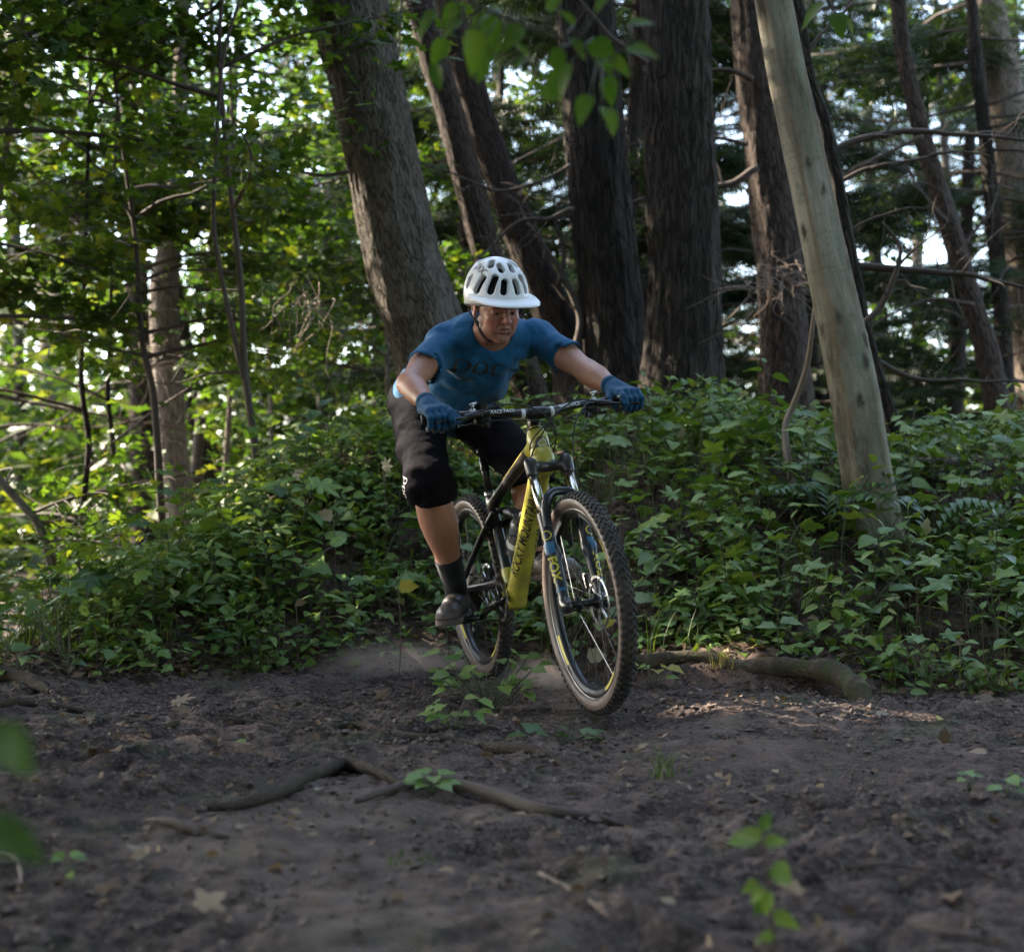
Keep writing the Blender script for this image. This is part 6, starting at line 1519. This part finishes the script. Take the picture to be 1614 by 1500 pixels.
# short hair under the helmet edge
def f_hair(q):
    d = sd_ell(q, (0, -.010, .033), None, (.0805, .102, .098)); d = np.maximum(d, -(q[:, 2] + .045)); d = np.maximum(d, q[:, 1] - .045 - .6 * np.maximum(q[:, 2], 0))
    d = np.maximum(d, -sd_ell(np.column_stack([np.abs(q[:, 0]), q[:, 1:]]), (.085, -.005, -.02), None, (.02, .028, .045)))
    return d + .001 * vnoise(q * 300)
Vh, Qh = nets(f_hair, (-.1, -.13, -.07), (.1, .1, .15), .004); ppart('hair', MB().add(h2w(Vh), Qh), 'hair')

# shirt --------------------------------------------------------------------
def folds(P):
    q = (P - PV) @ TB
    w = fbm(np.column_stack([q[:, 0] * 9, q[:, 1] * 9, q[:, 2] * 3.5]) + .7 * fbm(q * 5, 2, 40)[:, None], 3, 33)
    w2 = 1 - np.abs(fbm(np.column_stack([q[:, 0] * 6 + q[:, 2] * 5, q[:, 1] * 7, q[:, 2] * 9 - q[:, 0] * 4]), 2, 44)) * 2
    sh_ = np.exp(-((q[:, 2] - .42) / .16) ** 2) * np.exp(-((np.abs(q[:, 0]) - .13) / .10) ** 2)
    dmp = 1 - .8 * smooth(.21, .30, np.abs(q[:, 0]))
    w3 = np.sin((q[:, 0] * 38 + np.abs(q[:, 0]) * 30 + q[:, 2] * 55 + 3.5 * fbm(q * 7, 2, 70))) * sh_
    return dmp * (.0090 * w + .0085 * np.clip(w2, -1, 1) + .0065 * w3)
def f_shirt(P):
    d = torso(P, .010)
    # loose cloth hangs below the chest
    d = smin(d, sd_ell(P, PV + sp_ * .27 + fr * .06 + np.array([0, 0, -.02]), TB, (.160, .105, .24)), .05)
    sl = 9 + 0 * d
    for S, E_ in ((RS, RE), (LS, LE)):
        a = S + (NK - S) * .1; e = S + (E_ - S) * .62; ax = nrm(E_ - S); one = sd_cone(P, a, e + ax * .05, .067, .0715)
        one = np.maximum(one, (P - e) @ ax); one = np.maximum(one, -np.maximum(sd_cone(P, S, E_, .064, .064), -((P - e) @ ax) - .032)); sl = np.minimum(sl, one)
    d = smin(d, sl, .028)
    d = np.minimum(d + folds(P), torso(P, .005))
    for S, E_ in ((RS, RE), (LS, LE)):
        d = np.minimum(d, np.maximum(limb_sd(P, S, E_, .0585, .0475, .008, .45), (P - (S + (E_ - S) * .52)) @ nrm(E_ - S)))
    d = smin(d, sd_ell(P, PV + sp_ * .02, TB, (.205, .160, .16)) + .6 * folds(P), .05); hem = (P - (PV - sp_ * .075)) @ sp_
    d = np.maximum(d, -hem)
    nk = h2w((0, .0, -.06)); nd = nrm(nk - NK)
    d = smax(d, -sd_cone(P, NK - nd * .03 + fr * .012, nk + nd * .1, .068, .082), .008)
    return d
lo2 = np.min([PV, RS, LS, RE, NK], 0) - .2; hi2 = np.max([PV, RS, LS, LE, NK], 0) + .2
V, Q = nets(f_shirt, lo2, hi2, .0060); V = relax(V, Q, 1, .4); mbs = MB().add(V, Q); SH = ppart('shirt', mbs, 'shirt'); bs = mbs.bvh()
nz = nrm(fr * .5 + np.array([0, -1, 0.05])); co = at(773, 595, 5.9)
Vd, Fd = wrap(POC[0] * np.array([1, 1]), POC[1], bs, co, la, np.cross(nz, la), .185, .072, .0022, .8); ppart('lettering', MB().add(Vd, Fd), 'black_print', SH, False)
# collar
ring = []
for a in np.linspace(0, 2 * math.pi, 40)[:-1]:
    nk = h2w((0, 0, -.06)); nd = nrm(nk - NK); o1 = nrm(la - nd * (la @ nd)); o2 = np.cross(nd, o1)
    ring.append(NK - nd * .004 + fr * .012 + (o1 * math.cos(a) + o2 * math.sin(a)) * .0735 + nd * .012 * math.cos(a) ** 2)
ring.append(ring[0]); ppart('collar', MB().add(*tube(np.array(ring), .0055, 8, caps=False)), 'shirt', SH)

# shorts --------------------------------------------------------------------
HEM = {}
def f_shorts(P):
    d = np.maximum(sd_ell(P, PV - sp_ * .01, TB, (.188, .142, .165)), (P - (PV + sp_ * .055)) @ sp_)
    for H, K, A_ in ((RH, RK, RA), (LH, LK_, LA_)):
        sh = nrm(A_ - K); e = K + sh * .068; kf = nrm(K - (H + A_) / 2)
        one = smin(sd_cone(P, H, K + kf * .002, .114, .090), sd_cone(P, K + kf * .002, e + sh * .05, .088, .106), .02)
        one = np.maximum(one, (P - e) @ sh)
        one = np.maximum(one, -np.maximum(sd_cone(P, K, A_, .074, .110), -((P - e) @ sh) - .05))
        d = smin(d, one, .035)
    w = fbm(P * np.array([8., 8, 14.]) + .6 * fbm(P * 6, 2, 3)[:, None], 3, 51); w2 = 1 - np.abs(fbm(P * np.array([7., 7, 11.]), 2, 57)) * 2.4
    d = d + .0055 * w + .0065 * np.clip(w2, -1, 1)
    for H, K, A_ in ((RH, RK, RA), (LH, LK_, LA_)):
        sh = nrm(A_ - K); kf = nrm(K - (H + A_) / 2); one = smin(sd_cone(P, H, K, .090, .066), sd_ell(P, K + kf * .012, None, (.054, .054, .058)), .02)
        d = np.minimum(d, np.maximum(one, (P - K) @ sh - .03))
    return d
lo3 = np.min([PV, RK, LK_, RH], 0) - .25; hi3 = np.max([PV, RK, LK_, LH], 0) + .22
V, Q = nets(f_shorts, lo3, hi3, .0062); mbo = MB().add(V, Q); SO = ppart('shorts', mbo, 'shorts'); bo = mbo.bvh()
sh = nrm(RA - RK); nz = nrm([-.75, -.66, .05]); Vd, Fd = wrap(POC[0], POC[1], bo, at(639, 768, 6.0), sh, np.cross(nz, sh), .075, .030, .002, .5); ppart('lettering', MB().add(Vd, Fd), 'white_print', SO, False)

# socks and shoes -------------------------------------------------------------
for (d_, up, sd, ball, A_), K in ((FR, RK), (FLt, LK_)):
    sh = nrm(K - A_)
    mb = MB().add(*tube(np.array([A_ - zb * .04, A_ + sh * .02, A_ + sh * .075, A_ + sh * .135]), [.045, .0455, .050, .0545], 24, 26)); ppart('sock', mb, 'sock')
    Rf = np.stack([sd, d_, up], 1)
    def f_shoe(P):
        q = (P - ball) @ Rf; y = q[:, 1]; w = .046 + .006 * np.exp(-((y - .0) / .06) ** 2) - .012 * smooth(.04, .10, y)
        qq = q * np.column_stack([.048 / w, np.ones_like(w), np.ones_like(w)])
        d = sd_cone(qq, (0, -.135, .030), (0, .055, .026), .042, .036); d = smin(d, sd_ell(qq, (0, .055, .022), None, (.046, .052, .030)), .02)
        d = smin(d, sd_cone(qq, (0, -.125, .045), (0, -.03, .052), .044, .034), .02)
        d = smin(d, sd_cone(qq, (0, -.128, .06), (0, -.126, .118), .044, .046), .018)
        d = smax(d, -sd_cone(qq, (0, -.126, .085), (0, -.126, .16), .036, .042), .006)
        return smax(d, -(q[:, 2] - .004), .004) + .0012 * vnoise(q * 60, 3)
    V, Q = nets(f_shoe, (ball - .24), (ball + .24), .0045); so_ = ppart('shoe', MB().add(V, Q), 'shoe')
    def f_sole(P):
        q = (P - ball) @ Rf; y = q[:, 1]; w = .050 + .005 * np.exp(-(y / .06) ** 2) - .014 * smooth(.05, .11, y) - .006 * smooth(-.05, -.10, y)
        r = np.hypot(q[:, 0] / w, np.maximum(np.abs(y + .035) - .115, 0) / .036); d = (r - 1) * .03
        return smax(d, np.abs(q[:, 2] + .004) - .0115, .004)
    V, Q = nets(f_sole, (ball - .24), (ball + .24), .0045); ppart('sole', MB().add(V, Q), 'sole', so_)
    mb = MB()
    for k in range(4):
        y = -.075 + k * .024; mb.add(*tube(np.array([ball + Rf @ [sx * .032, y, .072 - k * .0068 - abs(sx) * .018 + .006] for sx in np.linspace(-1, 1, 9)]), .0028, 5))
    ppart('lace', mb, 'strap', so_)
    ppart('toe_cap', MB().add(*(lambda v, f: (ball + v @ Rf.T, f))(*nets(lambda q: np.maximum(sd_ell(q, (0, .058, .018), None, (.0475, .054, .0265)), np.maximum(.062 - q[:, 1], -(q[:, 2] - .005))), (-.06, 0, -.01), (.06, .13, .06), .0045))), 'sole', so_)

# gloves ---------------------------------------------------------------------
for s, G, E_ in ((-1, GR, RE), (1, GL, LE)):
    g0 = np.array([.876, 0, 1.042]); wl = (Wr[s] - BP) @ RBn; el = (E_ - BP) @ RBn; wd = nrm(el - wl)
    ys = [s * (.320 + .0235 * i) for i in range(4)]
    Ks = [g0 + [.038 - .002 * abs(i - 1), y, .024 - .003 * abs(i - 1)] for i, y in enumerate(ys)]; kc = np.mean(Ks, 0); pa = nrm(kc - wl); pn = nrm(np.cross(np.array([0, s, 0.]), pa) * s); pn = pn if pn[2] > 0 else -pn
    PBm = np.stack([np.cross(pa, pn), pa, pn], 1)
    def f_hand(P):
        d = sd_box(P, (kc * .55 + wl * .45) + pn * -.004, PBm, (.046, np.linalg.norm(kc - wl) * .60, .019), .017)
        d = smin(d, sd_cone(P, wl + wd * .035, wl - wd * .01, .034, .033), .02)
        d = smin(d, sd_cone(P, wl * .6 + kc * .4 - pn * .012 + [0, -s * .02, 0], g0 + [-.020, s * .335, -.004], .020, .018), .015)
        fg = 9 + 0 * d
        for i, y in enumerate(ys):
            K = Ks[i]; L = [1, 1.06, 1.0, .88][i]
            if i == 0: ch = [K, g0 + [.070, y, .008], g0 + [.082, y, -.018], g0 + [.066, y, -.034]]
            else: ch = [K, g0 + [.034 + .030 * L, y, -.004], g0 + [.026 + .026 * L, y, -.034 * L], g0 + [.014, y, -.046 * L]]
            o = 9 + 0 * d
            for a, b, ra, rb in zip(ch[:-1], ch[1:], (.0132, .0124, .0112), (.0124, .0112, .0098)): o = smin(o, sd_cone(P, a, b, ra, rb), .004)
            o = smin(o, sd_ell(P, K + [0, 0, .001], None, (.0135, .0118, .0135)), .006); fg = np.minimum(fg, o)
        d = smin(d, fg, .006)
        th = [kc * .35 + wl * .65 + [0, -s * .034, -.006], g0 + [.004, s * .288, .004], g0 + [.026, s * .282, -.016], g0 + [.040, s * .296, -.026]]
        for a, b, ra, rb in zip(th[:-1], th[1:], (.0175, .0140, .0128), (.0140, .0128, .0105)): d = smin(d, sd_cone(P, a, b, ra, rb), .006)
        return d + .0009 * vnoise(P * 90, 6)
    V, Q = nets(f_hand, g0 + [-.17, min(.2 * s, .46 * s), -.09], g0 + [.13, max(.2 * s, .46 * s), .19], .0031)
    fc = V[Q].mean(1); palm = ((fc - kc) @ pn < -.030) & ((fc - kc) @ pa < .01)
    mb = MB(); mb.add(V @ RBn.T + BP, Q[~palm], 0); mb.n0 = mb.n
    mb2_ = MB(); Vw = V @ RBn.T + BP; mb2_.add(Vw, [Q[~palm]]); mb2_.F.append(Q[palm]); mb2_.M.append(np.ones(palm.sum(), int))
    gl = ppart('glove', mb2_, ('glove', 'glove_palm'))
    ppart('cuff', MB().add(*(lambda v, f: (v @ RBn.T + BP, f))(*tube(np.array([wl + wd * .022, wl + wd * .046]), [.0355, .0350], 24))), 'glove', gl)
    bg_ = MB().add(V, Q).bvh(); nz = nrm([.8, -s * .55, .25]); ux = nrm([.1, 0, -1.])
    Vd, Fd = wrap(POC[0], POC[1], bg_, g0 + [.055, s * .310, -.008], ux, np.cross(nz, ux), .040, .017, .0014, .2); ppart('lettering', MB().add(Vd @ RBn.T + BP, Fd), 'white_print', gl, False)

# helmet ----------------------------------------------------------------------
HR, HCn = np.array([.115, .141, .130]), np.array([0, -.010, .044])
def hs(az, el, k=1.0):
    a, e = math.radians(az), math.radians(el); return HCn + HR * k * np.array([math.sin(a) * math.cos(e), math.cos(a) * math.cos(e), math.sin(e)])
SLOTS = []
for sg in (-1, 1):
    SLOTS += [((15 * sg, 22), (13 * sg, 38), .0150), ((40 * sg, 20), (37 * sg, 42), .0165), ((67 * sg, 14), (63 * sg, 36), .0170), ((95 * sg, 12), (96 * sg, 26), .0150), ((122 * sg, 8), (125 * sg, 30), .015),
              ((20 * sg, 58), (32 * sg, 70), .0135), ((62 * sg, 60), (84 * sg, 72), .0140), ((125 * sg, 52), (140 * sg, 68), .0125), ((158 * sg, 20), (160 * sg, 45), .013)]
def f_helm(q):
    d = sd_ell(q, HCn, None, HR)
    d = smax(d, -(q[:, 2] - .004 - .30 * q[:, 1] + .14 * np.maximum(-q[:, 1] - .02, 0) - .9 * np.maximum(.03 - np.abs(q[:, 1] + .005), 0) * 0), .006)
    n1 = np.abs(q[:, 0]); rid = .0035 * np.exp(-((n1 - .055) / .010) ** 2) * smooth(.06, .12, q[:, 2])
    d = d - rid
    d = np.maximum(d, -sd_ell(q, HCn - [0, 0, .008], None, HR - .023))
    v = 9 + 0 * d
    for a, b, r in SLOTS:
        p0, p1 = hs(*a, .945), hs(*b, .945); pm = nrm((p0 + p1) / 2 - HCn); v = np.minimum(v, sd_cone(q - np.outer(np.clip((q - p0) @ pm, -.02, .03), pm), p0, p1, r * .86, r * .86))
    return smax(d, -v, .004)
V, Q = nets(f_helm, (-.14, -.17, -.09), (.14, .15, .19), .0029); mh = MB().add(V, Q); bh = mh.bvh(); HT_ = np.array(Matrix.Rotation(math.radians(-7), 3, 'X')); ppart_h = lambda n, mb, m, p=None, sm=True: ppart(n, MB().add(h2w((np.concatenate(mb.V) - HCn) @ (HT_.T if n != 'strap' else np.eye(3)) + HCn), mb.F), m, p, sm)
HE = ppart_h('helmet', mh, 'helmet')
V, Q = nets(lambda q: np.maximum(np.maximum(sd_ell(q, HCn - [0, 0, .008], None, HR - .026), -sd_ell(q, HCn - [0, 0, .012], None, HR - .034)), -(q[:, 2] - .010 - .30 * q[:, 1] + .14 * np.maximum(-q[:, 1] - .02, 0))), (-.14, -.17, -.09), (.14, .15, .19), .005)
ppart_h('liner', MB().add(V, Q), 'liner', HE)
# rim band along the lower edge
rm = []
for a in np.linspace(0, 360, 73): 
    e = math.degrees(math.asin(np.clip((.012 + .30 * HCn[1] - HCn[2] + .30 * HR[1] * math.cos(math.radians(a)) * .93 - .14 * max(0, -(HCn[1] + HR[1] * math.cos(math.radians(a))) - .02)) / HR[2], -.9, .9))); rm.append(hs(a, e, .985))
ppart_h('rim_band', MB().add(*tube(np.array(rm), .0085, 8, caps=False, sq=.6)), 'helmet_shaded', HE)
# visor
na, nr_ = 41, 12; vt = []
for k in range(2):
    for i in range(na):
        a = -82 + 164 * i / (na - 1); ca = max(0, math.cos(math.radians(a * 1.06)))
        p0 = hs(a, 10 - 9 * (1 - ca), 1.0); L = .010 + .070 * ca ** .8 + .008 * math.exp(-(abs(a) - 30) ** 2 / 300)
        for j in range(nr_):
            t = j / (nr_ - 1); o = nrm([math.sin(math.radians(a * .62)), math.cos(math.radians(a * .62)), 0])
            p = p0 + o * (L * t - .004) + np.array([0, 0, .012 * (1 - t) ** 2 * 0 + .016 * t - .022 * t * t + .008 * ca * math.sin(t * 2.2)]); p[2] -= k * (.012 * (1 - t) ** 1.5 + .0035); vt.append(p)
vt = np.array(vt); I = lambda k, i, j: (k * na + i) * nr_ + j; F = []
for i in range(na - 1):
    for j in range(nr_ - 1): F += [(I(0, i, j), I(0, i, j + 1), I(0, i + 1, j + 1), I(0, i + 1, j)), (I(1, i, j), I(1, i + 1, j), I(1, i + 1, j + 1), I(1, i, j + 1))]
    F.append((I(0, i, nr_ - 1), I(1, i, nr_ - 1), I(1, i + 1, nr_ - 1), I(0, i + 1, nr_ - 1))); F.append((I(0, i, 0), I(0, i + 1, 0), I(1, i + 1, 0), I(1, i, 0)))
for j in range(nr_ - 1): F += [(I(0, 0, j), I(1, 0, j), I(1, 0, j + 1), I(0, 0, j + 1)), (I(0, na - 1, j), I(0, na - 1, j + 1), I(1, na - 1, j + 1), I(1, na - 1, j))]
ppart_h('visor', MB().add(vt, np.array(F)), 'helmet', HE)
def hdecal(az, el, w, h, mat, tilt=0.0, name='lettering'):
    c = hs(az, el); nz = nrm((c - HCn) / HR ** 2); ux = nrm(np.cross([0, 0, 1.], nz)); uy = np.cross(nz, ux); t = math.radians(tilt); ux, uy = ux * math.cos(t) + uy * math.sin(t), uy * math.cos(t) - ux * math.sin(t)
    V, F = wrap(POC[0], POC[1], bh, c + nz * .01, ux, uy, w, h, .0012, .1); ppart_h(name, MB().add(V, F), mat, HE, False)
hdecal(-82, 45, .070, .036, 'black_print', 8); hdecal(82, 45, .070, .036, 'black_print', -8); hdecal(-24, -4.0, .034, .011, 'black_print')
# straps
for s in (-1, 1):
    mb = MB(); mb.add(*tube(np.array([(.088 * s, .035, .0), (.084 * s, .024, -.035), (.076 * s, .018, -.062)]), .0065, 6, 14, sq=.3, up=(0, 1, 0)))
    mb.add(*tube(np.array([(.090 * s, -.045, -.02), (.086 * s, -.02, -.045), (.076 * s, .018, -.062)]), .0065, 6, 14, sq=.3, up=(0, 1, 0)))
    mb.add(*tube(np.array([(.076 * s, .018, -.062), (.068 * s, .030, -.092), (.045 * s, .046, -.118), (.0 * s, .052, -.129)]), .007, 6, 24, sq=.35, up=(0, 1, 0)))
    mb.add(*box((.077 * s, .018, -.062), (.004, .010, .010), None, .002)); ppart_h('strap', mb, 'strap', HE)

# ------------------------------------------------------------------ dust thrown up behind the rear wheel
t = NT('dust'); t.t.links  # volume only
co = t.coords('Object'); q = t.n('VectorMath', {0: co}, operation='LENGTH').outputs['Value']
fall = t.n('MapRange', {'Value': q, 'From Min': .15, 'From Max': 1.0, 'To Min': 1.0, 'To Max': 0.0}, interpolation_type='SMOOTHSTEP').outputs[0]
nz = t.n('MapRange', {'Value': t.noise(t.n('VectorMath', {0: co, 1: (3.2, 3.2, 2.0)}, operation='MULTIPLY').outputs[0], 1.0, 5, .65), 'From Min': .36, 'From Max': .68}).outputs[0]
den = t.math('MULTIPLY', t.math('MULTIPLY', fall, nz), 11.0)
pv = t.n('VolumePrincipled', {'Color': (.62, .50, .43, 1), 'Density': den, 'Anisotropy': .2})
t.t.links.new(pv.outputs[0], t.out.inputs['Volume'])
V, F = lathe([(math.sin(a), -math.cos(a)) for a in np.linspace(0.001, math.pi - .001, 18)], (0, 0, 0), (0, 0, 1), 28)
for k, (px, py, Y, sz) in enumerate([(640, 1050, 6.85, (.46, .30, .13)), (850, 1075, 6.0, (.17, .16, .13))]):
    o = MB().add(V, F).build('dust', t.m); o.location = at(px, py, Y); o.scale = sz
    tag(o, ['low brown dust cloud drifting off behind the rear wheel', 'small puff of dust between the two wheels'][k], 'dust', kind='stuff')

n = 150; c = at(655, 1035, 6.75); p = c + RNG.normal(0, 1, (n, 3)) * np.array([.22, .16, .055]) + np.array([0, 0, .03])
V, F = scatter(OV, OF, np.stack([np.eye(3)] * n) * np.exp(RNG.normal(math.log(.0035), .5, n))[:, None, None], p)
tag(MB().add(V, F).build('flying_dirt', M['crumb'], smooth_=False), 'specks of soil flung up behind the rear wheel', kind='stuff')
